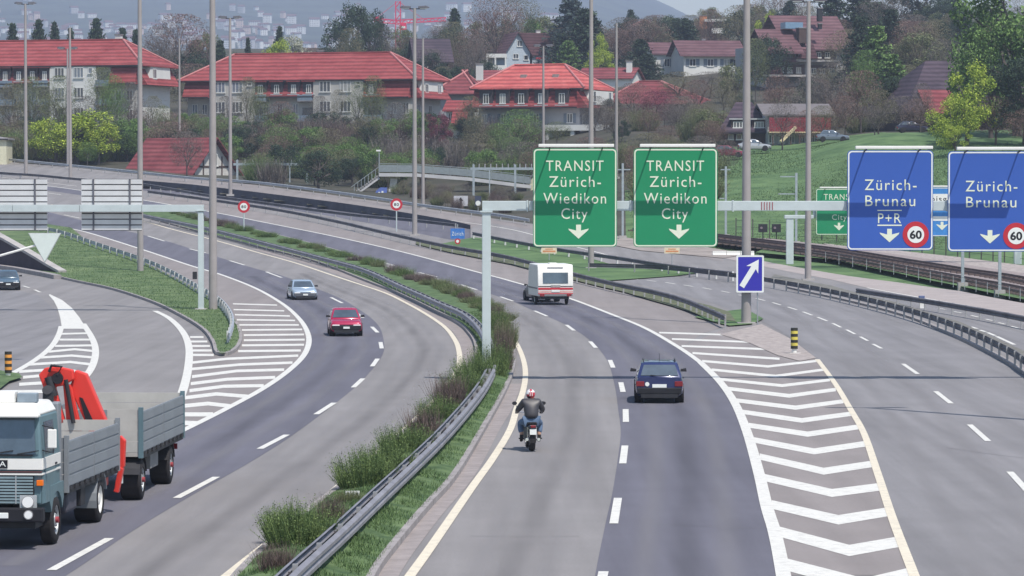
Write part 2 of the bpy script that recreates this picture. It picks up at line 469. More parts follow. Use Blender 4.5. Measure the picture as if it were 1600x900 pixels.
RD = [(450, 374.5), (520, 390.5), (590, 408), (655, 426.5), (720, 445), (790, 467), (835, 486), (885, 508), (922, 532), (948, 562), (960, 600), (966, 640),
      (970, 675), (965, 720), (956, 775), (948, 810), (930, 899), (915, 1000)]
RDall = [(60, 296), (125, 305), (225, 322), (337, 347), (400, 361)] + RD
structure(drape([tuple(v.xy) for v in path(RE)] + [tuple(v.xy) for v in path(RDall)][::-1], O1, 'right_carriageway_lane', ASPH_D))
LE = [(-60, 321), (10, 335), (75, 351), (135, 363), (222, 390), (300, 416), (350, 431), (400, 451), (440, 474), (468, 499), (482, 525), (478, 550), (455, 576),
      (412, 607), (350, 641), (284, 674), (180, 724), (60, 777), (-100, 838), (-300, 900)]
LB = [(-60, 302), (20, 319), (90, 335), (231, 369), (322, 396), (400, 420), (450, 434), (520, 461), (560, 483), (590, 507), (600, 535), (597, 556), (575, 585), (547, 612), (470, 671),
      (400, 717), (300, 774), (207, 830), (130, 882), (40, 940), (-60, 1000)]
structure(drape([tuple(v.xy) for v in path(LE)] + [tuple(v.xy) for v in path(LB)][::-1], O1, 'left_carriageway_lane', ASPH_D))
# hard shoulders and gores in the warmer tone
R1top = [(230, 300), (330, 312), (432, 334), (525, 354), (625, 377), (700, 393), (800, 412), (900, 437), (975, 455), (1025, 466), (1075, 481), (1120, 498)]
structure(drape([tuple(v.xy) for v in path(RE[2:15])] + polypx([(1100, 520), (1140, 508), (1120, 500), (1075, 483), (1025, 468), (975, 457), (900, 439), (800, 414), (700, 395), (625, 379), (525, 356), (432, 336), (330, 315), (240, 305)]), O1, 'hard_shoulder', ASPH_S))
structure(drape([tuple(v.xy) for v in path(RE[14:23])] + polypx([(1430, 899), (1395, 815), (1350, 675), (1305, 600), (1277, 563), (1195, 512), (1140, 510)]), O1, 'gore', ASPH_S))
structure(drape([tuple(v.xy) for v in path(LE[2:16])] + polypx([(280, 672), (287, 615), (297, 575), (297, 542), (287, 520), (340, 556), (366, 552), (380, 530), (372, 505), (352, 480), (300, 448), (222, 408), (130, 372), (80, 358)]), O1, 'slip_gore', ASPH_S))
structure(drape([tuple(v.xy) for v in path([(700, 345), (775, 350), (850, 362), (950, 376), (1050, 393), (1130, 409)])] + polypx([(1130, 404), (1050, 386), (950, 368), (850, 354), (775, 344), (700, 335)]), O1, 'far_shoulder', ASPH_S))
# smoother, paler tarmac of the ramp to the right
RB = [(1277, 561), (1305, 600), (1350, 675), (1372, 750), (1395, 815), (1430, 899), (1470, 1000)]
RX = [(1230, 452), (1325, 472), (1425, 499), (1525, 543), (1600, 584), (1700, 650), (1900, 800)]
structure(drape([tuple(v.xy) for v in path([(900, 428), (1000, 445), (1100, 470), (1195, 505)] + RB)] + [(40, 44)] + [tuple(v.xy) for v in path([(950, 418), (1050, 424), (1150, 437)] + RX)][::-1], O1, 'ramp_road', ASPH_B))
structure(drape(polypx([(1300, 450), (1400, 476), (1500, 513), (1600, 563), (1800, 680), (1850, 600), (1600, 497), (1500, 477), (1400, 459), (1310, 443)]), O1, 'side_road', ASPH_B))
structure(drape(polypx([(1130, 403), (1230, 424), (1300, 437), (1400, 459), (1500, 477), (1600, 497), (1850, 560), (1850, 520), (1600, 474), (1500, 455), (1400, 441), (1330, 432), (1230, 415), (1150, 400)]), O2, 'footpath', mat('path_gravel', (.33, .29, .28), .95, var=.12, scale=.6)))
structure(drape(polypx([(1125, 523), (1190, 507), (1235, 530), (1275, 560), (1250, 565), (1215, 556), (1170, 536)]), O3 + .01, 'gore_gravel', GRAVEL))
# left slip roads: a touch bluer
structure(drape(polypx([(-300, 420), (0, 446), (60, 462), (88, 485), (95, 510), (80, 540), (28, 580), (-60, 625), (-300, 700)]), O1, 'slip_road', ASPH_B))

# ------------------------------------------------------------------ painted markings
marks = MB()
def line(px, w, off=O3, n=6, yellow=0):
    marks.cur = yellow; ribbon(marks, path(px, 0, n), w, off)
def dash(a, b, w=.2):
    marks.cur = 0; ribbon(marks, [G(*a), (G(*a) + G(*b)) / 2, G(*b)], w, O3)
def fill(poly, off=O3, yellow=0):
    """convex marking polygon in sub-strips"""
    marks.cur = yellow
    p = [G(x, y) for x, y in poly]
    for q in p: q.z = zp(q.y) + off
    marks.face(p)
def chevron(pts, k=5.4e-5, y=0):
    marks.cur = y
    for (x0, y0), (x1, y1) in zip(pts, pts[1:]):
        n = max(1, int(abs(x1 - x0) / 40))
        for i in range(n):
            a, b = i / n, (i + 1) / n
            xa, ya, xb, yb = x0 + (x1 - x0) * a, y0 + (y1 - y0) * a, x0 + (x1 - x0) * b, y0 + (y1 - y0) * b
            ha, hb = k * (ya - 288) ** 2 / 2, k * (yb - 288) ** 2 / 2
            p = [G(xa, ya - ha), G(xb, yb - hb), G(xb, yb + hb), G(xa, ya + ha)]
            for q in p: q.z = zp(q.y) + O2
            marks.face(p)
line(RE[:16], .26); line(RE[15:], .30)
line(LE, .27)
line([(80, 320), (150, 332), (224, 346), (267, 358), (337, 376), (400, 394), (480, 417), (585, 452), (637, 475), (687, 505), (710, 530), (718, 555), (715, 578), (700, 604), (672, 634),
      (632, 672), (560, 735), (480, 802), (397, 867), (357, 899), (280, 960)], .24, yellow=1)
line([(620, 424), (700, 452), (760, 482), (790, 512), (806, 535), (817, 560), (821, 585), (817, 612), (807, 640), (797, 672), (770, 717), (737, 763), (675, 853), (642, 899), (570, 1000)], .22, yellow=1)
for a, b in [((231, 369), (257, 377)), ((296, 389), (322, 395.5)), ((359, 407.5), (382, 414.5)), ((416, 425), (440, 434)), ((517, 465), (535, 474)), ((554, 487), (567, 497)),
             ((581, 511), (590, 520)), ((594.5, 535), (596.5, 545)), ((590, 561), (581.5, 573)), ((567, 592), (552, 606)), ((522, 630), (494, 648)), ((448, 680), (406, 702)),
             ((338, 746), (276, 779)), ((171, 842), (80, 892)), ((163, 351), (185, 357)), ((100, 336), (125, 341)), ((24, 318), (48, 323)),
             ((976.5, 697), (973, 725)), ((965.5, 779), (959, 819)), ((943, 894), (930, 955)), ((977.5, 640), (978, 660)), ((970, 598), (973.5, 613)), ((953, 563), (958, 575)),
             ((922, 534), (931, 544)), ((885, 508), (897, 517)), ((835, 486), (855, 494.5)), ((782, 464), (802, 471)), ((720, 445), (745, 453)), ((655, 426), (683, 433)),
             ((590, 408), (616, 415)), ((520, 390), (550, 397)), ((450, 375), (477, 381)), ((385, 359), (410, 364.5)), ((320, 344.5), (345, 350)), ((255, 330), (280, 335)), ((195, 318), (218, 322.5)), ((74, 301.5), (95, 304.5))]:
    dash(a, b)
for a, b in [((982, 435), (997, 437)), ((1010, 438), (1025, 440)), ((1040, 441.5), (1055, 444)), ((1068, 445.5), (1083, 448)), ((1098, 450), (1112, 452.5)), ((1127, 455), (1140, 457.5)), ((1154, 461), (1168, 463.5)), ((1181, 466.5), (1195, 470)), ((1207, 473), (1220, 477)),
             ((1231, 480), (1245, 484.5)), ((1254.5, 487.5), (1269, 493)), ((1277.5, 496), (1292.5, 502)), ((1301, 505.5), (1314, 512)), ((1322.5, 515.5), (1336, 522.5)), ((1344, 526.5), (1356, 533)), ((1364, 538), (1377.5, 545))]:
    dash(a, b, .16)
for a, b in [((1411, 569), (1434, 585)), ((1462, 612), (1486, 631)), ((1515, 664), (1544, 690)), ((1578, 738), (1612, 775)), ((1665, 830), (1720, 880))]: dash(a, b, .19)
for a, b in [((1465, 482), (1478, 484)), ((1490, 487), (1503, 489.5)), ((1517, 493), (1529, 496)), ((1540, 499), (1551, 501.5)), ((1560, 504.5), (1570, 507)), ((1580, 510), (1592, 513.5))]: dash(a, b, .16)
for a, b in [((1517, 511), (1527, 514)), ((1531, 516), (1540, 519)), ((1543, 520), (1555, 525)), ((1557, 526), (1585, 539))]: dash(a, b, .2)
line([(1355, 450), (1437, 465), (1525, 480.5), (1600, 496), (1750, 533)], .2)
line([(120, 291), (60, 284), (-60, 270)], .2)
line([(700, 344), (800, 359), (900, 386), (1000, 411)], .2)
line([(0, 268), (100, 276), (217, 286)], .16)
line([(1277, 562), (1305, 600), (1330, 642), (1350, 678), (1372, 742), (1395, 812), (1428, 899), (1466, 1000)], .21, yellow=1, off=O3)
bars = [[(1030, 520), (1152, 524)], [(1050, 530), (1177, 535)], [(1065, 541), (1200, 546)], [(1082, 552), (1218, 561)], [(1097, 564.5), (1200, 573), (1279, 564)],
        [(1112, 578), (1212, 588), (1287, 578)], [(1125, 593), (1222, 603), (1297, 594)], [(1137, 607.5), (1233, 619), (1306, 609)], [(1150, 626), (1243, 637.5), (1318, 627.5)],
        [(1160, 644), (1253, 657.5), (1330, 647)], [(1170, 665), (1262, 679), (1342, 667.5)], [(1178, 688), (1272, 706), (1352, 694)], [(1187, 714), (1287, 737), (1366, 725)],
        [(1195, 747), (1300, 771), (1377, 761)], [(1206, 789), (1310, 813), (1390, 800)], [(1216, 831), (1327, 861), (1406, 847)], [(1226, 882), (1350, 915), (1424, 897)]]
for b in bars: chevron(b, 5.4e-5 if b[0][1] > 600 else 4.6e-5)
for b in [[(364, 475), (433, 477)], [(365, 484), (444, 486)], [(367, 492), (453, 494)], [(370, 500), (461, 501)], [(374, 508), (467, 508)], [(378, 516), (472, 515)], [(381, 524), (475, 523)],
          [(381, 532), (476, 531)], [(378, 540), (475, 539)], [(372, 549), (470, 548)], [(300, 567), (355, 561), (466, 556)], [(300, 577), (375, 570), (457, 567)], [(300, 589), (370, 580), (444, 578)],
          [(298, 600), (355, 593), (430, 590)], [(296, 611), (350, 604), (412, 603)], [(289, 622), (338, 616), (388, 620)], [(285, 635), (325, 631), (360, 635)], [(284, 648), (333, 648)], [(284, 661), (308, 662)],
          [(297, 527), (318, 527)], [(298, 534), (324, 534)], [(299, 541), (328, 541)], [(299, 548), (331, 548)], [(300, 555), (334, 555)],
          [(96, 522), (138, 521)], [(93, 531), (143, 531)], [(86, 541), (146, 540)], [(76, 550), (117, 546), (147, 549)], [(64, 559), (112, 556), (146, 559)], [(45, 570), (110, 566), (144, 570)],
          [(30, 581), (100, 577), (136, 584)], [(36, 590), (70, 587)], [(30, 601), (80, 598)], [(-20, 613), (80, 612)]]: chevron(b, 5.0e-5)
# filled nose of the left gore, its two edge lines and the slip line
noseL = [(76, 461), (84, 470), (90, 482), (94, 496), (97, 514)]; noseR = [(78, 460), (97, 469), (112, 481), (124, 496), (135, 514)]
for i in range(4): fill([noseL[i], noseR[i], noseR[i + 1], noseL[i + 1]], O2)
line([(96, 510), (92, 523), (82, 540), (62, 558), (30, 578), (-20, 603)], .3)
line([(130, 506), (143, 527), (149, 545), (147, 565), (136, 586), (110, 612)], .32)
line([(242, 486), (265, 498), (285, 518), (295, 542), (294, 575), (286, 610), (270, 650)], .34)
for a, b in [((36, 447), (46, 450)), ((54, 453), (63, 457))]: dash(a, b, .2)
structure(marks.build('road_markings', [PAINT, PAINT_Y], recalc=False))
# sealed cracks and paving joints
sm = MB(); rj = random.Random(3)
def seam(px, wob=.05, w=.05):
    p = resample(path(px), 1.2); off_ = 0; q = []
    for v in p: off_ = off_ * .8 + rj.gauss(0, wob); q.append(v + Vector((off_, 0, 0)))
    ribbon(sm, q, w, O2 + .002)
for a_, b_ in (((735, 838), (930, 838)), ((1480, 700), (1600, 716)), ((1030, 820), (1210, 826))): seam([a_, ((a_[0] + b_[0]) / 2, (a_[1] + b_[1]) / 2 + 1), b_], .0, .03)
structure(sm.build('road_seams', mat('crack_sealer', (.15, .145, .155), .85, var=.25, scale=2), recalc=False))
# tyre-polished wheel tracks and the oily middle of each lane: thin stains that fade out sideways
def stain_mat(name, col, k):
    m = bpy.data.materials.new(name); m.use_nodes = True; n, l = m.node_tree.nodes, m.node_tree.links
    p = n['Principled BSDF']; p.inputs['Base Color'].default_value = col + (1,); p.inputs['Roughness'].default_value = .8; p.inputs['Specular IOR Level'].default_value = .15
    uv = n.new('ShaderNodeUVMap'); sx = n.new('ShaderNodeSeparateXYZ'); l.new(uv.outputs[0], sx.inputs[0])
    def M(op, *v):
        q = n.new('ShaderNodeMath'); q.operation = op
        for i_, x in enumerate(v):
            if isinstance(x, (int, float)): q.inputs[i_].default_value = x
            else: l.new(x, q.inputs[i_])
        return q.outputs[0]
    s_ = M('SINE', M('MULTIPLY', sx.outputs[0], math.pi)); s2 = M('MULTIPLY', s_, s_)
    tc = n.new('ShaderNodeTexCoord'); mp = n.new('ShaderNodeMapping'); mp.inputs['Scale'].default_value = (.9, .06, 1); l.new(tc.outputs['Object'], mp.inputs[0])
    nz = n.new('ShaderNodeTexNoise'); nz.inputs['Scale'].default_value = 1.5; nz.inputs['Detail'].default_value = 6; l.new(mp.outputs[0], nz.inputs['Vector'])
    f_ = M('MULTIPLY', M('MULTIPLY', s2, nz.outputs[0]), k)
    tr = n.new('ShaderNodeBsdfTransparent'); mx = n.new('ShaderNodeMixShader')
    l.new(f_, mx.inputs[0]); l.new(tr.outputs[0], mx.inputs[1]); l.new(p.outputs[0], mx.inputs[2]); l.new(mx.outputs[0], n['Material Output'].inputs['Surface'])
    return m
def stains(name, specs, m, off):
    V, Fc, UV = [], [], []
    for A, B, t, w_ in specs:
        pa = resample(path(A), 3.0); pb = path(B)
        N = 60; pa = [Vector(p) for p in path(A)]
        def at(pp, u):
            k_ = u * (len(pp) - 1); i_ = min(int(k_), len(pp) - 2); return Vector(pp[i_]).lerp(Vector(pp[i_ + 1]), k_ - i_)
        i0 = len(V); q = [at(pa, i_ / N).lerp(at(pb, i_ / N), t) for i_ in range(N + 1)]
        for i_, p in enumerate(q):
            d = q[min(i_ + 1, N)] - q[max(i_ - 1, 0)]; d.z = 0; d.normalize(); nn = Vector((-d.y, d.x, 0)) * w_ / 2
            for s_ in (1, -1): v = p + nn * s_; V.append((v.x, v.y, zp(v.y) + off))
        for i_ in range(N): k_ = i0 + 2 * i_; Fc.append((k_, k_ + 1, k_ + 3, k_ + 2)); UV += [(0, i_), (1, i_), (1, i_ + 1), (0, i_ + 1)]
    me = bpy.data.meshes.new(name); me.from_pydata(V, [], Fc); u_ = me.uv_layers.new(name='UVMap')
    for i_, x in enumerate(UV): u_.data[i_].uv = x
    me.materials.append(m); o = bpy.data.objects.new(name, me); COL.objects.link(o); return structure(o)
rdl = [(720, 445), (790, 467), (885, 508), (948, 562), (970, 640), (970, 700), (956, 790), (930, 899), (915, 1000)]
rel = [(767, 431), (850, 454), (962, 494), (1062, 544), (1125, 597), (1160, 655), (1185, 737), (1224, 899), (1240, 1000)]
ryl = [(620, 424), (700, 452), (790, 512), (817, 560), (817, 612), (797, 672), (737, 763), (642, 899), (570, 1000)]
lel = [(350, 431), (440, 474), (482, 525), (478, 550), (412, 607), (284, 674), (60, 777), (-100, 838)]
ldl = [(440, 432), (550, 483), (597, 530), (590, 565), (520, 632), (400, 708), (200, 828), (60, 905)]
lyl = [(500, 423), (637, 475), (710, 530), (718, 565), (672, 634), (560, 735), (397, 867), (280, 960)]
rbl = [(1195, 470), (1277, 561), (1305, 600), (1350, 675), (1372, 750), (1430, 899), (1470, 1000)]
rcl = [(1290, 500), (1380, 548), (1430, 583), (1486, 631), (1545, 690), (1665, 830), (1760, 940)]
stains('wheel_tracks', [(rdl, rel, .26, .9), (rdl, rel, .72, .9), (rdl, ryl, .28, .9), (rdl, ryl, .66, .9), (lel, ldl, .26, .9), (lel, ldl, .72, .9), (ldl, lyl, .30, .9), (ldl, lyl, .72, .9), (rbl, rcl, .35, .8), (rbl, rcl, .8, .8)], stain_mat('tyre_polish', (.30, .29, .30), .42), O2 + .001)
stains('oil_traces', [(rdl, rel, .49, 1.1), (rdl, ryl, .47, 1.1), (lel, ldl, .49, 1.1), (ldl, lyl, .51, 1.1)], stain_mat('oil_film', (.05, .05, .06), .27), O2 + .002)
# worn concrete edges beside the kerbs
ed = MB()
ribbon(ed, path([(400, 389), (500, 417), (590, 449), (645, 473), (690, 497), (722, 520), (734, 545), (735, 570), (722, 592), (695, 628), (650, 672)]), .9, O2)
ribbon(ed, path([(805, 600), (788, 640), (768, 672), (728, 742), (668, 812), (605, 897), (560, 990)]), .5, O2)
structure(ed.build('road_edge', DIRTLINE, recalc=False))

# ------------------------------------------------------------------ median, grass islands and kerbs
PAIRS = [((300, 1000), (540, 1000)), ((372, 905), (582, 905)), ((430, 850), (622, 850)), ((495, 795), (668, 795)), ((560, 745), (712, 745)), ((650, 665), (760, 665)),
         ((700, 620), (785, 620)), ((728, 590), (798, 590)), ((742, 565), (803, 565)), ((744, 545), (801, 540)), ((735, 525), (790, 512)), ((711, 504), (765, 486)), ((650, 473), (700, 453)),
         ((595, 449), (640, 432)), ((500, 412), (540, 397)), ((400, 386), (430, 368)), ((300, 360), (320, 342)), ((225, 340), (240, 326)), ((150, 322), (160, 312))]
def strip_grid(pairs, hump, name, m, nseg=6, dens=5, lift=.14):
    A = catmull([tuple(G(*a).xy) for a, b in pairs], dens); B = catmull([tuple(G(*b).xy) for a, b in pairs], dens)
    mb = MB(); N = nseg + 1
    for a, b in zip(A, B):
        mb.v.append((a[0], a[1], zp(a[1])))
        for k in range(N):
            t = k / nseg; x = a[0] + (b[0] - a[0]) * t; y = a[1] + (b[1] - a[1]) * t
            mb.v.append((x, y, zp(y) + lift + hump * math.sin(math.pi * t) + (.05 * noise.noise((x * 1.3, y * 1.3, 0)) if 0 < k < nseg else 0)))
        mb.v.append((b[0], b[1], zp(b[1])))
    M = N + 2
    for i in range(len(A) - 1):
        for k in range(M - 1): mb.f.append((i * M + k, i * M + k + 1, (i + 1) * M + k + 1, (i + 1) * M + k)); mb.m.append(0)
    return structure(mb.build(name, m, recalc=False)), A, B
GRASSN = mat('grass_verge', (.055, .115, .045), .95, var=.4, scale=1.1, col2=(.13, .19, .08), bump=.8)
med, MA, MBd = strip_grid(PAIRS, .16, 'median_strip', GRASSN)
def kerbline(pts, name='kerb', h=.15, w=.16):
    """a kerb of separate stones"""
    mb = MB()
    pts = resample(pts, 2.0)
    for a, b in zip(pts, pts[1:]):
        d = (b - a).normalized() * .012
        a2, b2 = a + d, b - d
        a2.z = zp(a2.y) + h / 2; b2.z = zp(b2.y) + h / 2
        mb.bar(a2, b2, w, h + .02)
    o = mb.build(name, KERB); return structure(o)
kerbline([Vector((x, y, 0)) for x, y in MA]); kerbline([Vector((x, y, 0)) for x, y in MBd])
ISL = [(-350, 318), (60, 350), (130, 374), (222, 411), (300, 451), (345, 481), (368, 506), (376, 530), (368, 548), (350, 557), (338, 553), (333, 537), (318, 517), (285, 496), (240, 474), (180, 454), (120, 441), (85, 433), (0, 413), (-350, 330)]
isl = catmull(polypx(ISL), 3)
def raised(poly, name, m, lift=.15):
    o = drape(poly, lift, name, m, y0=120, step=8)
    return structure(o)
raised(isl, 'grass_island', mat('grass_island_turf', (.06, .12, .04), .95, var=.3, scale=.45, col2=(.15, .20, .09), bump=.8))
kerbline([Vector((x, y, 0)) for x, y in isl[18:]])
raised(polypx([(1085, 497), (1120, 490), (1165, 484), (1193, 500), (1175, 508), (1140, 511)]), 'grass_tip', GRASSM, .08)
raised(polypx([(740, 372), (800, 378), (900, 398), (975, 420), (1100, 426), (1060, 432), (950, 440), (900, 433), (800, 408), (720, 388), (690, 382)]), 'grass_wedge', GRASSM, .08)
raised(polypx([(1110, 480), (1040, 462), (975, 447), (900, 428), (800, 408), (700, 389), (650, 379), (650, 383), (700, 395), (800, 415), (900, 440), (975, 458), (1050, 480), (1110, 500), (1150, 505), (1140, 490)]), 'rail_verge', mat('verge_turf', (.08, .11, .055), .95, var=.3, scale=.7, col2=(.16, .16, .10)), .1)
raised(polypx([(1200, 440), (1275, 452), (1350, 468), (1425, 487), (1500, 512), (1575, 549), (1620, 578), (1800, 690), (1830, 660), (1620, 560), (1500, 505), (1400, 474), (1300, 448), (1210, 430)]), 'ramp_verge', mat('verge_gravel', (.16, .155, .14), .95, var=.35, scale=1.5, bump=.6), .08)
raised(polypx([(1180, 396), (1300, 407), (1400, 428), (1500, 449), (1600, 470), (1850, 530), (1850, 505), (1600, 452), (1500, 436), (1400, 420), (1300, 402), (1200, 388)]), 'grass_strip', GRASSM, .1)
raised(polypx([(1130, 404), (1170, 398), (1100, 386), (1000, 375), (900, 362), (860, 358), (900, 372), (1000, 392)]), 'tram_verge', mat('sandy_verge', (.27, .235, .215), .95, var=.25, scale=.5), .05)
kerbline(path([(1230, 450), (1325, 471), (1425, 498), (1525, 542), (1600, 583), (1750, 690)]), h=.12, w=.25)

# ------------------------------------------------------------------ railway
trk = [(1000, 360), (1100, 376), (1200, 388), (1300, 401), (1400, 419.5), (1500, 438), (1600, 457), (1850, 510)]
trk2 = [(1000, 354), (1100, 368), (1200, 380), (1300, 392), (1400, 408), (1500, 424), (1600, 440), (1850, 486)]
def ballast():
    a = polypx([(980, 352), (1100, 364), (1200, 375), (1300, 386), (1400, 400), (1500, 415), (1600, 430), (1850, 474)]); b = polypx([(990, 364), (1100, 380), (1200, 393), (1300, 407), (1400, 426), (1500, 446), (1600, 464), (1850, 520)])
    return structure(drape(a + b[::-1], .16, 'railway_ballast', BALLAST))
ballast()
structure(drape(polypx([(1280, 381), (1400, 393), (1500, 404), (1600, 417), (1850, 455), (1850, 474), (1600, 430), (1500, 415), (1400, 400), (1300, 386)]), .12, 'gravel_bank', GRAVEL))
sleeper = MB().box(-1.2, 1.2, -.12, .12, 0, .1).mesh('sleeper', mat('sleeper_wood', (.12, .09, .085), .9, var=.3))
RAILM = mat('rail_steel', (.10, .07, .07), .5, .5, var=.3)
nsl = 0
for tr, lab in ((trk, 'nearer of the two railway tracks running past the grass slope'), (trk2, 'farther of the two railway tracks, along the foot of the slope')):
    pts = path(tr, .2)
    t = thing('railway_track', lab, 'railway track', pts[0], group='railway tracks below the slope')
    o0 = pts[0]
    for s in (-.72, .72):
        mb = MB(); q = []
        for i, p in enumerate(pts):
            d = (pts[min(i + 1, len(pts) - 1)] - pts[max(i - 1, 0)]); d.z = 0; d.normalize()
            n = Vector((-d.y, d.x, 0)); q.append(p + n * s + Vector((0, 0, .17)) - o0)
        for a, b in zip(q, q[1:]): mb.bar(a, b, .09, .16)
        mb.build('rail', RAILM, t)
    sl = resample(pts, 1.4)
    for i, p in enumerate(sl[:-1]):
        if nsl > 250: break
        d = sl[i + 1] - p; nsl += 1
        part('sleeper', sleeper, t, p - o0 - Vector((0, 0, .03)), (0, 0, math.atan2(d.y, d.x) + math.pi / 2))

# ------------------------------------------------------------------ guard rails
PROFILE = [(-.02, -.16), (.05, -.12), (.05, -.05), (0, 0), (.05, .05), (.05, .12), (-.02, .16), (-.05, .16), (.02, .12), (.02, .05), (-.03, 0), (.02, -.05), (.02, -.12), (-.05, -.16)]
post_mesh = MB().box(-.05, .05, -.035, .035, 0, .72).mesh('post', mat('post_steel', (.36, .36, .37), .6, .3, var=.2))
post_pale = MB().box(-.07, .07, -.05, .05, 0, .72).mesh('post', mat('post_pale', (.6, .6, .6), .6, .1, var=.12))
def guardrail(px, label, side=1, both=False, m=GALV, pale=False, h=.72, posts=4.0, spread=.2, cap=None, group='guard rails along the carriageways'):
    """px: where the rail top is seen; side: +1 posts to the left of travel of the points"""
    pts = resample(path(px, h), 2.0)
    t = thing('guard_rail', label, 'guard rail', (pts[0].x, pts[0].y, zp(pts[0].y)), group=group)
    org = Vector(t.location)
    nor = []
    for i, p in enumerate(pts):
        d = (pts[min(i + 1, len(pts) - 1)] - pts[max(i - 1, 0)]); d.z = 0; d.normalize(); nor.append(Vector((-d.y, d.x, 0)))
    for s in ((1, -1) if both else (-side,)):
        rings = []
        for i, p in enumerate(pts):
            dz = 0
            rings.append([p - org + nor[i] * s * ((spread if both else .08) + a) + Vector((0, 0, b - .17 + dz)) for a, b in PROFILE])
        MB().loft(rings).build('rail_beam', m, t, smooth=True)
    acc = 0
    for i, p in enumerate(pts):
        if i % max(1, int(posts / 2)) == 0:
            d = nor[i]
            o = part('post', post_pale if pale else post_mesh, t, (p.x - org.x, p.y - org.y, zp(p.y) - org.z), (0, 0, math.atan2(d.y, d.x)))
            if both: pass
    if both:
        spm = MB().box(-spread, spread, -.03, .03, -.05, .05).mesh('spacer', GALV_D)
        for i, p in enumerate(pts):
            if i % 2 == 0: part('spacer', spm, t, p - org + Vector((0, 0, -.2)), (0, 0, math.atan2(nor[i].y, nor[i].x)))
    return t
guardrail([(380, 960), (457, 885), (525, 825), (592, 763), (637, 722), (690, 672), (735, 622), (757, 592), (768, 566), (764, 535), (750, 508), (725, 487), (690, 472), (640, 450),
           (575, 421), (500, 400), (400, 374), (320, 354), (232, 336), (160, 320)], 'long double guard rail curving along the planted median', both=True, m=mat('median_rail_steel', (.24, .235, .26), .55, .3, var=.25, scale=.8), spread=.15)
guardrail([(232, 297), (330, 310), (432, 325), (525, 343), (625, 366), (700, 382), (800, 400), (900, 426), (975, 443), (1025, 453), (1075, 467), (1135, 492)],
          'weathered guard rail right of the main road, ending at the blue arrow sign', side=1, m=GALV_D)
guardrail([(920, 411), (1000, 413), (1050, 416), (1150, 427), (1200, 434), (1275, 447), (1350, 463), (1425, 482), (1500, 507), (1575, 542), (1600, 558), (1700, 620), (1800, 700)],
          'guard rail on the far side of the exit road, sweeping out at the right edge', side=-1, m=GALV_D, posts=4.0)
guardrail([(740, 362), (800, 374), (880, 388), (965, 400), (1050, 413), (1145, 424)], 'short guard rail on the green wedge under the transit signs', side=1, m=GALV_D, pale=True)
guardrail([(60, 352), (100, 361), (150, 378), (222, 402), (270, 423), (310, 445), (340, 463), (357, 482), (362, 500), (355, 520)], 'guard rail with pale posts along the grass island by the blank sign backs', side=-1, pale=True, posts=4, m=GALV)
guardrail([(-60, 262), (0, 268), (60, 272), (125, 278), (217, 285), (325, 303), (400, 313), (480, 324), (560, 334), (640, 341), (712, 349)], 'guard rail between the far road and the dark sunken ramp', side=1, m=GALV_D)
guardrail([(-60, 241), (0, 246), (125, 258), (225, 268), (300, 276), (400, 283), (500, 295), (600, 309), (657, 318), (775, 333), (830, 342)], 'guard rail along the outer edge of the far road, under the scrub', side=1, m=GALV)
guardrail([(1340, 450), (1425, 463), (1500, 475), (1600, 493), (1800, 535)], 'thin guard rail behind the side road at the right edge, below the tracks', side=1, m=GALV_D)
# ------------------------------------------------------------------ lettering and sign kit
TXT = {}
def text_mesh(s, width, height, m, bold=.0, spacing=1.16):
    key = (s, round(width, 3), round(height, 3), m.name)
    if key in TXT: return TXT[key]
    cu = bpy.data.curves.new('lettering', 'FONT'); cu.body = s; cu.extrude = 0.004; cu.offset = bold
    cu.space_character = spacing; cu.resolution_u = 3
    o = bpy.data.objects.new('tmp', cu); COL.objects.link(o)
    bpy.context.view_layer.update()
    me = bpy.data.meshes.new_from_object(o.evaluated_get(bpy.context.evaluated_depsgraph_get()))
    bpy.data.objects.remove(o)
    xs = [v.co.x for v in me.vertices]; ys = [v.co.y for v in me.vertices]
    x0, x1 = min(xs), max(xs)
    kx = width / (x1 - x0); ky = height / 0.70          # cap height of the built-in font is about 0.7
    for v in me.vertices: v.co = Vector(((v.co.x - (x0 + x1) / 2) * kx, -v.co.z, v.co.y * ky))
    me.materials.clear(); me.materials.append(m); me.name = 'lettering'
    TXT[key] = me; return me
def rrect(w, h, r, n=5):
    out = []
    for cx, cz, a0 in ((w / 2 - r, h / 2 - r, 0), (-w / 2 + r, h / 2 - r, 90), (-w / 2 + r, -h / 2 + r, 180), (w / 2 - r, -h / 2 + r, 270)):
        for k in range(n + 1):
            a = R(a0 + 90 * k / n); out.append((cx + r * math.cos(a), cz + r * math.sin(a)))
    return out
def ring_mesh(o, i, y0, y1, name, m):
    mb = MB(); n = len(o)
    for k in range(n):
        k2 = (k + 1) % n
        mb.face([(o[k][0], y0, o[k][1]), (o[k2][0], y0, o[k2][1]), (i[k2][0], y0, i[k2][1]), (i[k][0], y0, i[k][1])])
        mb.face([(o[k][0], y0, o[k][1]), (o[k2][0], y0, o[k2][1]), (o[k2][0], y1, o[k2][1]), (o[k][0], y1, o[k][1])])
    return mb.mesh(name, m)
def circ(r, n=32, cx=0, cz=0): return [(cx + r * math.cos(2 * math.pi * k / n), cz + r * math.sin(2 * math.pi * k / n)) for k in range(n)]
def arrow_down(w, h):
    return [(-w * .12, h / 2), (w * .12, h / 2), (w * .12, h * .08), (w / 2, h * .22), (w * .46, h * .10), (0, -h / 2), (-w * .46, h * .10), (-w / 2, h * .22), (-w * .12, h * .08)]
CREAM = mat('reflective_cream', (.70, .74, .60), .5, var=.03)
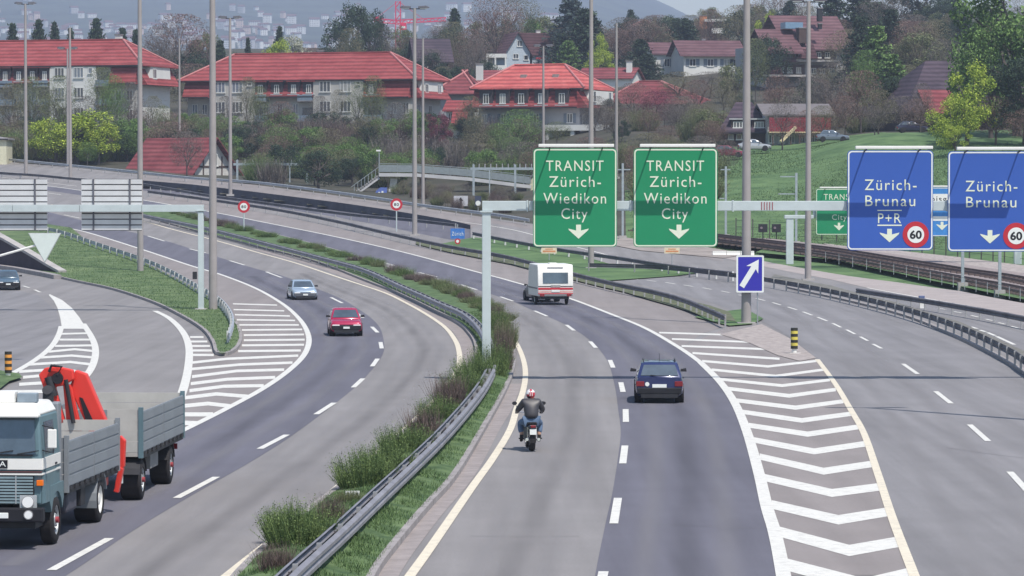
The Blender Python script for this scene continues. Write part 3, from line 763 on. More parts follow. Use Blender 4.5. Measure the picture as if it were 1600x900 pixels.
def big_sign(label, px0, px1, py0, py1, Y, col, lines, arrow=None, limit=None, group=None, lamp=True, frame=SIGN_W, extra=None):
    s = F / Y; c = P((px0 + px1) / 2, (py0 + py1) / 2, Y); W, Hh = (px1 - px0) / s, (py1 - py0) / s
    t = thing('overhead_sign', label, 'road sign', c, group=group)
    X = lambda px: (px - (px0 + px1) / 2) / s
    Z = lambda py: ((py0 + py1) / 2 - py) / s
    MB().prism(rrect(W, Hh, .16), 'y', 0, .07).build('sign_panel', col, t)
    part('border', ring_mesh(rrect(W - .05, Hh - .05, .15), rrect(W - .15, Hh - .15, .11), -.006, .002, 'border', frame), t)
    for txt, x0, x1, base, cap in lines:
        part('lettering', text_mesh(txt, (x1 - x0) / s, cap / s, CREAM), t, (X((x0 + x1) / 2), -.006, Z(base)))
    if arrow:
        ax, ay, aw, ah = arrow
        p = [(X(ax) + a, Z(ay) + b) for a, b in arrow_down(aw / s, ah / s)]
        MB().prism(p, 'y', -.009, 0).build('arrow', CREAM, t)
    if limit:
        lx, ly, r = limit; r /= s
        lm = MB().prism(circ(r, 36), 'y', -.014, -.001).build('limit_roundel', SIGN_R, t); lm.location = (X(lx), 0, Z(ly))
        MB().prism(circ(r * .64, 36), 'y', -.02, -.012).build('white_disc', SIGN_W, lm)
        part('lettering', text_mesh('60', r * .92, r * .60, BLACKP, bold=.03, spacing=1), lm, (0, -.022, -r * .3))
    if extra: extra(t, X, Z, s)
    # stiffening channels on the back, hangers, and the lamp tray held out in front of the top edge
    for k in range(4):
        z = -Hh / 2 + Hh * (k + .5) / 4; MB().box(-W / 2 + .08, W / 2 - .08, .07, .13, z - .04, z + .04).build('back_rail', ALU, t)
    for x in (-W * .28, W * .28): MB().box(x - .05, x + .05, .13, .2, -Hh / 2 + .1, Hh / 2 - .05).build('hanger', ALU, t)
    if lamp:
        lx0, lx1 = X(px0 + 8 * s / 40), X(px1 - 6 * s / 40)
        MB().box(lx0, lx1, -1.25, -1.02, Hh / 2 + .04, Hh / 2 + .16).build('lamp_tray', WHITEP, t, bevel=.02)
        for x in (lx0 + (lx1 - lx0) * .15, lx0 + (lx1 - lx0) * .85):
            MB().bar((x, .05, Hh / 2 - .05), (x, -1.14, Hh / 2 + .06), .045, .05).build('lamp_arm', DARKM, t)
    return t
YG = 144.0
def ground_sign_text(*a): pass
for i, (x0, x1, lab) in enumerate([(833, 964, 'green transit sign for Wiedikon and City, left of the two over the main road'), (990, 1121, 'green transit sign for Wiedikon and City, right of the two, nearer the blue signs')]):
    o = x0 - 833
    big_sign(lab, x0, x1, 232, 386, YG - .35, SIGN_G,
             [('TRANSIT', 853 + o, 943 + o, 267, 16.5), ('Zürich-', 858 + o, 939 + o, 292, 17), ('Wiedikon', 849 + o, 947 + o, 318, 17), ('City', 877 + o, 918 + o, 342, 17)],
             arrow=(904 + o, 362, 32, 22), group='green transit signs on the gantry', frame=CREAM)
def pr(t, X, Z, s):
    MB().box(X(1371), X(1409), -.007, 0, Z(329.5), Z(328)).build('bar', CREAM, t)
    MB().box(X(1371), X(1409), -.007, 0, Z(353), Z(351)).build('bar', CREAM, t)
big_sign('blue Zürich-Brunau sign with P+R and a 60 roundel', 1324, 1458, 235, 391, YG - .35, SIGN_B,
         [('Zürich-', 1351, 1432, 297, 17), ('Brunau', 1352, 1430, 322, 17), ('P+R', 1372, 1408, 348.5, 15.5)], arrow=(1390, 368, 31, 21), limit=(1431, 366.5, 20.5),
         group='blue Brunau signs on the gantry', extra=pr)
big_sign('blue Zürich-Brunau sign cut by the right edge, without P+R', 1481, 1614, 236.5, 393, YG - .35, SIGN_B,
         [('Zürich-', 1508.5, 1589.5, 299, 17), ('Brunau', 1509.5, 1588, 324, 17)], arrow=(1547, 370, 31, 21), limit=(1588, 368.5, 20.5), group='blue Brunau signs on the gantry')
# main gantry
s = F / YG
gx = (760 - 800) / s
g = thing('sign_gantry', 'pale grey gantry carrying the green and blue signs over the right carriageway', 'gantry', (gx, YG, 0))
ztop = P(760, 314, YG).z; zbot = P(760, 330, YG).z
MB().box(-.17, .17, -.2, .2, .5, zbot).build('post', GANTRY, g, bevel=.03)
MB().box(-.32, .32, -.35, .35, 0, .5).build('plinth', CONC, g, bevel=.03)
MB().box(-.24, .24, -.26, .26, zbot - .04, zbot + .02).build('cap_plate', GANTRY, g)
xe = [(753, 826), (826, 985), (985, 1145), (1145, 1326), (1326, 1480), (1480, 1700), (1700, 1790)]
for a, b in xe:
    MB().box((a - 760) / s + .01, (b - 760) / s - .01, -.2, .2, zbot + .02, ztop).build('beam_section', GANTRY, g, bevel=.015)
for x in (824, 985, 1145, 1326, 1480): MB().box((x - 760) / s - .03, (x - 760) / s + .03, -.23, .23, zbot - .01, ztop + .03).build('flange', GANTRY, g)
for k in range(5): MB().box((1189.5 + 4.2 * k - 760) / s - .014, (1189.5 + 4.2 * k - 760) / s + .014, -.22, -.2, zbot + .05, ztop - .04).build('marker_bar', mat('marker_red', (.3, .06, .07), .6), g)
MB().box((1780 - 760) / s, (1792 - 760) / s, -.2, .2, 0, zbot + .02).build('post', GANTRY, g, bevel=.03)
# left gantry, seen from behind its signs
YL = 222.0; sL = F / YL
zt, zb = P(313, 320, YL).z, P(313, 331, YL).z
gl = thing('sign_gantry', 'grey gantry on the grass island carrying two signs seen from behind', 'gantry', ((314 - 800) / sL, YL, .1))
MB().box(-.17, .17, -.2, .2, .1, zb).build('post', GANTRY, gl, bevel=.03)
MB().box(-.35, .35, -.35, .35, -.05, .14).build('plinth', CONC, gl, bevel=.03)
MB().box(-.3, .32, -.26, .26, zb - .05, zb).build('cap_plate', GANTRY, gl)
for a, b in ((-130, 20), (20, 125), (125, 222), (222, 319)):
    MB().box((a - 314) / sL + .01, (b - 314) / sL - .01, -.2, .2, zb - .1, zt - .1).build('beam_section', GANTRY, gl, bevel=.015)
MB().box(-.5, -.25, -.15, .15, 1.9, 2.35).build('switch_box', DARKM, gl, bevel=.02)
for x0, x1, lab in ((-22, 74, 'ribbed back of a large sign cut by the left edge'), (127, 222, 'ribbed back of a large sign above the grass island, nearer the gantry post')):
    c = P((x0 + x1) / 2, 320, YL + .28)
    t = thing('overhead_sign', lab, 'road sign', c, group='signs seen from behind on the left gantry')
    W, Hh = (x1 - x0) / sL, 81 / sL
    n = 9
    for k in range(n):
        z0 = -Hh / 2 + Hh * k / n
        MB().box(-W / 2, W / 2, 0, .06, z0 + .035, z0 + Hh / n - .035).build('plank', mat('plank_aluminium', (.60, .60, .61), .5, .15, var=.08, scale=1), t, bevel=.01)
    MB().box(-W / 2 + .02, W / 2 - .02, .06, .09, -Hh / 2, Hh / 2).build('backing', mat('sign_back_shade', (.10, .10, .11), .6), t)
    for x in (-W * .30, W * .30):
        MB().box(x - .05, x + .05, -.06, 0, -Hh / 2, Hh / 2).build('hanger', mat('hanger_steel', (.12, .12, .14), .6, .2), t)
# far gantry with its two signs
YF = 303.0; sF = F / YF
gz = zp(YF)
gf = thing('sign_gantry', 'small far gantry post with a short bracket, beyond the exit road', 'gantry', ((1234 - 800) / sF, YF, gz))
zf = P(1234, 336, YF).z - gz
MB().box(-.3, .3, -.25, .25, 0, zf - .3).build('post', GANTRY, gf, bevel=.03)
MB().box(-.45, 1.95, -.3, .3, zf - .3, zf).build('bracket', GANTRY, gf, bevel=.03)
MB().box(1.9, 19, -.22, .22, zf - .2, zf + .45).build('beam', GANTRY, gf, bevel=.03)
MB().box(18.4, 19, -.25, .25, 0, zf - .2).build('post', GANTRY, gf, bevel=.03)
big_sign('smaller green transit sign half hidden behind the blue Brunau sign', 1275, 1347, 295, 367, YF - .5, SIGN_G,
         [('TRANSIT', 1287, 1338, 312, 9), ('Zürich-', 1290, 1333, 323, 8), ('City', 1300, 1323, 343.5, 8.5)], arrow=(1311, 354, 16, 12), frame=CREAM)
def alb(t, X, Z, s):
    MB().box(X(1432), X(1512), -.006, 0, Z(319), Z(303)).build('white_field', SIGN_W, t)
    part('lettering', text_mesh('Albisgüetli', 70 / s, 9 / s, BLACKP), t, (X(1474), -.012, Z(315)))
    MB().box(X(1432), X(1512), -.006, 0, Z(345), Z(338)).build('white_field', SIGN_W, t)
big_sign('small blue and white direction sign seen between the two blue Brunau signs', 1428, 1516, 293, 369, YF - .5, mat('sign_cyan_blue', (.05, .22, .55), .5), [], arrow=(1472, 353, 18, 13), extra=alb)
# small signs
def round_sign(px, py, base_py, r, label, group, txt='80'):
    b = G(px, base_py); s = F / b.y; t = thing('speed_limit_sign', label, 'road sign', b, group=group)
    z = P(px, py, b.y).z - b.z
    MB().tube([(0, .05, 0), (0, .05, z)], .06, 8).build('pole', GANTRY, t)
    rr = r / s
    d = MB().prism(circ(rr, 32), 'y', -.02, 0).build('red_disc', SIGN_R, t); d.location = (0, 0, z)
    MB().prism(circ(rr * .62, 32), 'y', -.028, -.02).build('white_disc', SIGN_W, d)
    part('lettering', text_mesh(txt, rr * .8, rr * .45, BLACKP, bold=.02), d, (0, -.032, -rr * .22))
    MB().box(-rr * .5, rr * .5, 0, .03, -.05, .05).build('clamp', ALU, d)
round_sign(381, 323, 366, 9.5, 'round red 80 speed limit sign on the median, left of the two', 'round speed limit signs')
round_sign(619.5, 319.5, 362, 9.5, 'round red 80 speed limit sign in front of the sunken ramp', 'round speed limit signs')
b = G(715, 383); t = thing('place_name_sign', 'small blue place name sign over a red roundel on the green wedge', 'road sign', b); s = F / b.y
MB().tube([(0, .05, 0), (0, .05, 1.9)], .04).build('pole', GALV, t)
z = P(715, 364, b.y).z - b.z; pn = MB().box(-11 / s, 11 / s, -.02, 0, z - 9 / s, z + 7 / s).build('sign_panel', mat('sign_mid_blue', (.05, .17, .5), .5), t)
part('lettering', text_mesh('Zürich', 18 / s, 6 / s, SIGN_W), t, (0, -.03, z - 4 / s))
d = MB().prism(circ(4.5 / s, 20), 'y', -.02, 0).build('red_disc', SIGN_R, t); d.location = (0, 0, P(715, 377, b.y).z - b.z)
MB().prism(circ(2.4 / s, 20), 'y', -.03, -.02).build('white_disc', SIGN_W, d)
for px, lab in ((858, 'small cream and orange plate below the left transit sign'), (1050, 'small cream and orange plate below the right transit sign')):
    b = G(px, 408 if px < 900 else 424); s = F / b.y; t = thing('marker_plate', lab, 'road sign', b, group='small orange plates by the wedge')
    z = P(px, 391, b.y).z - b.z
    MB().tube([(0, .03, 0), (0, .03, z)], .035).build('pole', GALV, t)
    MB().box(-12 / s, 12 / s, -.02, 0, z - 5 / s, z + 4 / s).build('plate', mat('plate_cream', (.7, .6, .45), .6), t)
    MB().box(-10 / s, 10 / s, -.026, -.02, z - 3 / s, z - .4 / s).build('stripe', mat('plate_orange', (.6, .25, .12), .6), t)
    MB().box(-6 / s, 6 / s, -.026, -.02, z + 1 / s, z + 2.6 / s).build('stripe', mat('plate_orange', (.6, .25, .12), .6), t)
# white triangle seen from behind, on a long arm from the left
YT = 160.0; s = F / YT; c = P(70, 385, YT)
t = thing('yield_sign', 'white triangular sign pointing down, held on a slanting arm at the left edge', 'road sign', c)
MB().prism([(-24.5 / s, 20 / s), (24.5 / s, 20 / s), (0, -24 / s)], 'y', -.03, .01).build('sign_panel', mat('pale_sign_back', (.60, .66, .63), .5, var=.05), t)
MB().prism([(-26 / s, 21 / s), (26 / s, 21 / s), (0, -26 / s)], 'y', .012, .02).build('rim', ALU, t)
q = P(-40, 411, YT) - c; MB().tube([(-6 / s, .08, 4 / s), q + Vector((0, .08, 0))], .05).build('arm', WHITEP, t)
MB().tube([q + Vector((0, .08, .3)), (q.x, .08, -c.z)], .09).build('post', GANTRY, t)
# mast with the blue arrow sign
b = G(1173, 507); s = F / b.y; t = thing('arrow_sign', 'deep blue sign with a white arrow pointing up right, on the lamp mast', 'road sign', Vector((P(1172, 428, b.y - .5).x, b.y - .5, P(1172, 428, b.y - .5).z)))
MB().prism(rrect(43 / s, 58 / s, .08), 'y', 0, .04).build('sign_panel', SIGN_B2, t)
part('border', ring_mesh(rrect(43 / s, 58 / s, .08), rrect(37.5 / s, 53 / s, .04), -.006, .0, 'border', SIGN_W), t)
u = Vector((13 + 13, 21 + 20)).normalized(); n2 = Vector((-u.y, u.x)); tip = Vector((13.5, 22.5)); tail = Vector((-13, -20))
hd = tip - u * 19
ar = [tail + n2 * -4.2, tail + n2 * 4.2, hd + u * 4 + n2 * 4.2, hd + n2 * 11, tip, hd - n2 * 11, hd + u * 4 - n2 * 4.2]
MB().prism([(p.x / s, p.y / s) for p in ar], 'y', -.012, -.001).build('arrow', SIGN_W, t)
MB().tube([(.42, .12, -29 / s), (.42, .12, -t.location.z)], .035).build('pole', GALV, t)
MB().box(-.3, .45, .04, .2, -.1, .0).build('clamp', ALU, t)
# kilometre plate by the median rail
b = G(551, 800); s = F / b.y; t = thing('distance_plate', 'little white number plate among the median bushes', 'sign', b)
MB().box(-.17, .17, -.02, 0, .32, .5).build('plate', SIGN_W, t); MB().box(-.02, .02, 0, .04, 0, .34).build('stake', GALV_D, t)
part('lettering', text_mesh('04.8', .27, .11, BLACKP), t, (0, -.03, .355))
# bollards
YEL = mat('bollard_yellow', (.62, .52, .10), .5); ORG = mat('bollard_orange', (.72, .30, .06), .5); BLK = mat('bollard_black', (.03, .03, .025), .6)
def bollard(px, py, h, label, c2):
    b = G(px, py); s = F / b.y; t = thing('bollard', label, 'bollard', b, group='striped bollards')
    H_ = h / s; r = 5.6 / s; z0 = H_ * .2
    MB().tube([(0, 0, 0), (0, 0, z0)], r * .7, 14).build('stem', WHITEP, t, smooth=True)
    n = 7; dz = (H_ - z0) / n
    for k in range(n):
        MB().tube([(0, 0, z0 + k * dz), (0, 0, z0 + (k + 1) * dz - .004)], r, 18).build('band', BLK if k % 2 == 0 else c2, t, smooth=True)
    MB().tube([(0, 0, -.02), (0, 0, .07)], r * 2.2, 10, r1=r * 1.7).build('foot', CONC, t)
bollard(1241, 553, 41, 'black and yellow striped bollard at the nose of the right gore', YEL)
bollard(13, 591, 42, 'black and orange striped bollard at the left edge above the truck', ORG)
b = G(1440, 482); t = thing('delineator', 'white marker post with a blue cap behind the exit guard rail', 'marker post', b); s = F / b.y
MB().box(-3.2 / s, 3.2 / s, -.1, .1, 0, 15 / s).build('body', WHITEP, t, bevel=.02); MB().box(-4.6 / s, 4.6 / s, -.14, .14, 15 / s, 20 / s).build('cap', mat('cap_blue', (.10, .13, .25), .5), t, bevel=.03)
raised([(v.x, v.y) for v in [G(-80, 640), G(-80, 575), G(0, 583), G(30, 588), G(35, 594), G(15, 600), G(0, 612)]], 'grass_nose', GRASSN, .12)

# ------------------------------------------------------------------ lamp masts
def mast(px, py, Y=None, h=22.0, w0=.48, head=True, top_py=None, label='', group='tall lamp masts', z=None, base=True):
    b = G(px, py) if Y is None else S(px, Y)
    if top_py is not None: h = P(px, top_py, b.y).z - b.z
    t = thing('lamp_mast', label, 'lamp mast', b, group=group)
    n = 12; mb = MB(); ang = [2 * math.pi * k / n for k in range(n)]
    zs = [0, .3 * h, .6 * h, h]
    mb.loft([[(w0 / 2 * (1 - .42 * zz / h) * math.cos(a), w0 / 2 * (1 - .42 * zz / h) * math.sin(a), zz) for a in ang] for zz in zs])
    mb.build('pole', MASTM, t, smooth=True)
    if base:
        MB().box(-w0 * .9, w0 * .9, -w0 * .9, w0 * .9, -.1, .12).build('footing', CONC, t)
    if head:
        MB().bar((-1.0, 0, h - .05), (1.0, 0, h - .05), .09, .09).build('cross_arm', DARKM, t)
        for sx in (-1, 1):
            hd_ = MB().loft([[(sx * .35, -.16, h + .02), (sx * .35, .16, h + .02), (sx * .35, .12, h + .2), (sx * .35, -.12, h + .2)],
                             [(sx * 1.1, -.2, h + .0), (sx * 1.1, .2, h + .0), (sx * 1.1, .14, h + .26), (sx * 1.1, -.14, h + .26)],
                             [(sx * 1.4, -.1, h + .04), (sx * 1.4, .1, h + .04), (sx * 1.4, .08, h + .14), (sx * 1.4, -.08, h + .14)]]).build('lantern', mat('lantern_grey', (.10, .10, .12), .6, .2), t, bevel=.02)
            MB().box(min(sx * .5, sx * 1.2), max(sx * .5, sx * 1.2), -.12, .12, h - .06, h + .0).build('lens', LAMPG, hd_)
    return t
mast(1166, 507, w0=.55, h=22, label='broad lamp mast standing behind the blue arrow sign')
mast(333, 487, w0=.52, h=23, label='nearest left lamp mast, rising from the grass island beside the gantry post')
mast(219.5, 426, w0=.50, h=24, label='lamp mast rising beside the right one of the blank sign backs')
mast(1262.5, 438, w0=.50, top_py=2, label='double headed lamp mast beyond the exit road, before the red balcony')
mast(923.5, 420, w0=.48, h=24, label='lamp mast passing behind the left transit sign')
mast(648, 368, w0=.50, top_py=13, label='double headed lamp mast beside the sunken ramp, near the red crane')
mast(360, 305, w0=.46, top_py=28, label='double headed lamp mast at the left end of the middle apartment block')
mast(40.5, 276, w0=.5, top_py=6, label='leftmost lamp mast, with a double head, before the left apartment block')
mast(110, 279, w0=.45, top_py=43, head=False, label='headless mast before the yellow green bush on the left')
mast(661, 326, w0=.38, top_py=60, head=False, label='slim pole just right of the double headed mast by the ramp', group='slim poles')
mast(106, 262, w0=.36, top_py=76, label='short double headed mast behind the leftmost block, nearly hidden by another pole', group='slim poles')
mast(281, 0, Y=520, w0=.38, top_py=60, head=False, label='slim pole between the left and the middle apartment blocks', group='slim poles')
mast(849, 0, Y=500, w0=.42, top_py=72, label='slim double headed mast in front of the bright red mansard roof', group='slim poles')
mast(963, 0, Y=430, w0=.42, top_py=36, head=False, label='slim pole between the two transit signs', group='slim poles')
mast(1767, 668, w0=.5, h=22, label='lamp mast outside the right edge whose shadow falls on the exit road')
# ------------------------------------------------------------------ vehicles
def ell(cx, cz, rx, rz, n, a0=0, a1=2 * math.pi): return [(cx + rx * math.cos(a0 + (a1 - a0) * k / n), cz + rz * math.sin(a0 + (a1 - a0) * k / n)) for k in range(n)]
WH = {}
def wheel(parent, x, y, r, w=.2, side=1, rim=ALU, hub=None):
    """x: outer face; side +1 if the outer face looks to +x"""
    t = MB(); n = 28
    prof = [(0, r * .62), (0.0, r * .80), (-.02, r * .95), (-.05, r), (-w + .05, r), (-w + .02, r * .95), (-w, r * .8), (-w, r * .5)]
    rings = [[(side * a, rr * math.cos(2 * math.pi * k / n), r + rr * math.sin(2 * math.pi * k / n)) for k in range(n)] for a, rr in prof]
    t.loft(rings, False)
    wo = thing_part('wheel', parent, (x, y, 0))
    t.build('tyre', RUBBER, wo, smooth=True)
    m = MB(); pr_ = [(-.02, r * .63), (-.03, r * .56), (-.10, r * .50), (-.08, r * .30), (-.03, r * .26), (-.02, r * .0001)]
    m.loft([[(side * a, rr * math.cos(2 * math.pi * k / n), r + rr * math.sin(2 * math.pi * k / n)) for k in range(n)] for a, rr in pr_], False)
    m.build('rim', rim, wo, smooth=True)
    if hub:
        MB().tube([(side * -.06, 0, r), (side * .04, 0, r)], r * .13, 12).build('hub', hub, wo, smooth=True)
        for k in range(8):
            a = k * math.pi / 4; MB().tube([(side * -.07, r * .37 * math.cos(a), r + r * .37 * math.sin(a)), (side * -.035, r * .37 * math.cos(a), r + r * .37 * math.sin(a))], .028, 6).build('wheel_nut', DARKM, wo)
    return wo
def thing_part(name, parent, loc):
    o = bpy.data.objects.new(name, None); COL.objects.link(o); o.parent = parent; o.location = loc; o.empty_display_size = .1; return o
def sect(y, w, zb, zt, tum=.93):
    h = [(w * .0, zb), (w * .80, zb), (w * .96, zb + .10), (w, zb + (zt - zb) * .45), (w * .985, zb + (zt - zb) * .72), (w * tum, zt - .03), (w * tum * .86, zt)]
    return [(x, y, z) for x, z in h] + [(-x, y, z) for x, z in reversed(h[1:])]
def panel(name, m, parent, pts, off):
    """thin plate over four or more coplanar points, pushed out along its normal"""
    p = [Vector(q) for q in pts]; n = (p[1] - p[0]).cross(p[2] - p[0]).normalized() * off
    return MB().loft([p, [q + n for q in p]]).build(name, m, parent)
def car(label, cat, loc, rz, paint, L, Wd, Hh, belt, st, cab, rear_view=False, wr=.29, group=None, rails=False, lights_on=False, plate_txt=None):
    """front looks to local -y. st: stations (y, halfwidth, zbottom, ztop); cab: (y0,y1 at belt, y0,y1 at roof, roof halfwidth)"""
    t = thing('car', label, cat, loc, rz, group)
    MB().loft([sect(*s) for s in st]).build('body', paint, t, smooth=True)
    y0, y1, r0, r1, rw = cab; bw = Wd / 2 * .90
    zr = Hh
    def loop(ya, yb, w, z, k): return [(-w, ya + k, z), (-w + k * 1.3, ya, z), (w - k * 1.3, ya, z), (w, ya + k, z), (w, yb - k, z), (w - k * 1.3, yb, z), (-w + k * 1.3, yb, z), (-w, yb - k, z)]
    MB().loft([loop(y0, y1, bw, belt - .04, .06), loop(y0 + .02, y1 - .02, bw, belt, .06), loop(r0, r1, rw + .02, zr - .06, .06), loop(r0 + .08, r1 - .06, rw - .05, zr - .015, .06), loop(r0 + .3, r1 - .25, rw - .25, zr, .06)]).build('cabin', paint, t, smooth=True)
    lerp = lambda a, b, k: a + (b - a) * k
    za, zb = belt + .02, zr - .09
    def pt(ya, yr, k, w0=bw, w1=rw): return lerp(ya, yr, k), lerp(w0, w1, k)
    ka, kb = .06, .90
    fy0, fw0 = pt(y0, r0, ka); fy1, fw1 = pt(y0, r0, kb)
    ry0, rw0 = pt(y1, r1, ka); ry1, rw1 = pt(y1, r1, kb)
    z0, z1 = lerp(belt, zr - .06, ka), lerp(belt, zr - .06, kb)
    panel('windscreen', GLASSD, t, [(-fw0 * .90, fy0, z0), (fw0 * .90, fy0, z0), (fw1 * .88, fy1, z1), (-fw1 * .88, fy1, z1)], .012)
    panel('rear_window', GLASSD, t, [(rw0 * .86, ry0, z0), (-rw0 * .86, ry0, z0), (-rw1 * .86, ry1, z1), (rw1 * .86, ry1, z1)], .012)
    for sx in (-1, 1):
        a = (y0 + .22, r0 + .18); b = (y1 - .18, r1 - .12); mid0, mid1 = lerp(a[0], b[0], .48), lerp(a[1], b[1], .46)
        for (p0, p1, q0, q1) in ((a[0], a[1], mid0 - .04, mid1 - .04), (mid0 + .04, mid1 + .04, b[0], b[1])):
            pts = [(sx * lerp(bw, rw, .08), p0, lerp(belt, zr, .08)), (sx * lerp(bw, rw, .08), q0, lerp(belt, zr, .08)), (sx * lerp(bw, rw, .85), q1, lerp(belt, zr, .82)), (sx * lerp(bw, rw, .85), p1, lerp(belt, zr, .82))]
            if sx < 0: pts = pts[::-1]
            panel('side_window', GLASSD, t, pts, .014)
        # mirror
        ym = y0 + .35
        mi = MB().loft([[(sx * (bw + .02), ym - .05, belt + .03), (sx * (bw + .02), ym + .05, belt + .03), (sx * (bw + .02), ym + .05, belt + .12), (sx * (bw + .02), ym - .05, belt + .12)],
                   [(sx * (bw + .24), ym - .06, belt + .03), (sx * (bw + .24), ym + .04, belt + .03), (sx * (bw + .22), ym + .04, belt + .16), (sx * (bw + .22), ym - .06, belt + .16)]]).build('mirror', DARKM, t, bevel=.015)
    fy, ry = st[0][0], st[-1][0]
    fz = st[0][3]; rzt = st[-1][3]
    hw = Wd / 2
    # bumpers
    for yy, sgn, nm in ((fy, -1, 'front_bumper'), (ry, 1, 'rear_bumper')):
        MB().loft([[(-hw * .95, yy - sgn * .28, .36), (-hw * .88, yy + sgn * .04, .34), (hw * .88, yy + sgn * .04, .34), (hw * .95, yy - sgn * .28, .36)],
                   [(-hw * .97, yy - sgn * .28, .56), (-hw * .9, yy + sgn * .07, .55), (hw * .9, yy + sgn * .07, .55), (hw * .97, yy - sgn * .28, .56)]]).build(nm, DARKM if rear_view or lights_on else mat('bumper_grey', (.13, .14, .16), .5), t, bevel=.02)
        MB().box(-hw * .75, hw * .75, yy - .05, yy + .05, .2, .34).build('valance', DARKM, t)
    for sx in (-1, 1):
        MB().box(min(sx * hw * .42, sx * hw * .86), max(sx * hw * .42, sx * hw * .86), fy - .025, fy + .1, fz - .20, fz - .06).build('headlight', LAMPG, t, bevel=.015)
        MB().box(min(sx * hw * .62, sx * hw * .95), max(sx * hw * .62, sx * hw * .95), ry - .1, ry + .03, rzt - .32, rzt - .14).build('tail_light', LAMPR, t, bevel=.015)
        for (yw, ff) in ((st[0][0] + .72, 1), (st[-1][0] - .78, -1)):
            wheel(t, sx * (hw - .02), yw, wr, .19, sx)
            MB().tube([(sx * (hw - .30), yw, wr + .03), (sx * (hw + .004), yw, wr + .03)], wr + .05, 20).build('wheel_arch', RUBBER, t)
            MB().box(min(sx * (hw - .02), sx * (hw + .012)), max(sx * (hw - .02), sx * (hw + .012)), lerp(y0, y1, .55) , lerp(y0, y1, .55) + .14, belt - .13, belt - .10).build('door_handle', DARKM, t)
    MB().box(-hw * .40, hw * .40, fy - .02, fy + .1, fz - .19, fz - .07).build('grille', DARKM, t)
    MB().box(-.16, .16, fy - .085, fy - .06, .40, .50).build('front_plate', SIGN_W, t)
    rp = MB().box(-.25, .25, ry + .01, ry + .03, rzt - .36, rzt - .24).build('rear_plate', SIGN_W, t)
    if plate_txt: pass
    MB().box(-hw * .8, hw * .8, ry - .35, ry - .02, .28, .42).build('underbody', DARKM, t)
    MB().box(-hw * .8, hw * .8, fy + .3, ry - .3, .17, .3).build('floor_pan', RUBBER, t)
    if rails:
        for sx in (-1, 1): MB().tube([(sx * (rw - .06), r0 + .35, zr - .03), (sx * (rw - .06), r0 + .45, zr + .05), (sx * (rw - .06), r1 - .35, zr + .05), (sx * (rw - .06), r1 - .25, zr - .03)], .018, 6).build('roof_rail', DARKM, t)
        MB().tube([(0, r1 - .25, zr - .01), (0, r1 - .05, zr + .30)], .008, 5).build('aerial', DARKM, t)
        MB().bar((-.05, ry - .01, belt + .01), (.32, ry - .03, belt + .05), .02, .02).build('wiper', DARKM, t)
        MB().tube([(.43, ry + .022, rzt - .24), (.43, ry + .034, rzt - .24)], .075, 16).build('sticker', SIGN_W, t)
    return t
def carpaint(name, c): return mat(name, c, .25, .15, var=.05, scale=.6, spec=.5, coat=.6)
NAVY = carpaint('paint_navy', (.024, .034, .11)); REDC = carpaint('paint_cherry', (.38, .014, .065)); SILB = carpaint('paint_silver_blue', (.30, .38, .48)); BLUG = carpaint('paint_blue_grey', (.08, .13, .18))
wagon_st = [(-2.2, .62, .34, .66), (-2.1, .78, .22, .72), (-1.5, .84, .18, .86), (-.9, .85, .18, .92), (.5, .86, .18, .94), (1.6, .85, .2, .95), (2.05, .84, .26, .93), (2.17, .81, .34, .92)]
hatch_st = [(-2.0, .66, .36, .66), (-1.93, .79, .24, .72), (-1.4, .83, .18, .82), (-.8, .84, .18, .88), (.6, .84, .18, .92), (1.5, .83, .2, .92), (1.85, .80, .3, .88), (1.95, .76, .36, .84)]
b = G(1033, 631)
car('dark navy estate car with roof rails and red tail lights, driving away', 'car', (b.x, b.y + 2.2, .01), R(180 - 1.5), NAVY, 4.4, 1.72, 1.44, .95, wagon_st, (-1.05, 2.13, -.35, 1.78, .62), True, rails=True)
b = G(536, 526)
car('cherry red hatchback with headlights catching the sun, coming towards the view', 'car', (b.x, b.y + 2.0, .01), R(5), REDC, 4.0, 1.66, 1.39, .90, hatch_st, (-.95, 1.70, -.2, 1.15, .59), lights_on=True)
b = G(469, 469)
car('silver blue hatchback behind the red car', 'car', (b.x, b.y + 2.0, .01), R(10), SILB, 4.0, 1.66, 1.38, .90, hatch_st, (-.95, 1.70, -.2, 1.15, .59))
b = G(6, 454)
car('blue grey saloon on the slip road at the left edge', 'car', (b.x, b.y + 2.0, zp(b.y)), R(9), BLUG, 4.2, 1.7, 1.4, .92, hatch_st, (-.95, 1.4, -.2, .95, .59), True)
# caravan and the car that tows it
b = G(868, 477)
crz = R(8)
t = thing('caravan', 'white touring caravan with red stripes across its tail, driving away', 'caravan', (b.x - .3, b.y + 2.0, zp(b.y) + .01), crz)
WC = 1.13
prof_c = [(-2.1, .55), (2.0, .55), (2.12, .70), (2.10, 1.35), (1.98, 2.42), (1.86, 2.56), (-1.6, 2.58), (-1.95, 2.3), (-2.2, 1.2)]
MB().prism(prof_c, 'x', -WC, WC).build('body', mat('caravan_white', (.70, .69, .66), .35, var=.04), t, bevel=.05, smooth=True)
panel('rear_window', GLASSD, t, [(.80, 2.10, 1.38), (-.80, 2.10, 1.38), (-.80, 2.03, 2.05), (.80, 2.03, 2.05)], .03)
for k, (z0, z1) in enumerate(((.98, 1.10), (.70, .76))): MB().box(-WC + .02, WC - .02, 2.09, 2.135, z0, z1).build('red_stripe', SIGN_R, t)
MB().box(-WC + .02, WC - .02, 2.08, 2.13, .80, .90).build('pink_stripe', mat('faded_red', (.60, .36, .33), .5), t)
MB().box(-WC + .02, WC - .02, 2.085, 2.13, 1.17, 1.21).build('grey_stripe', DARKM, t)
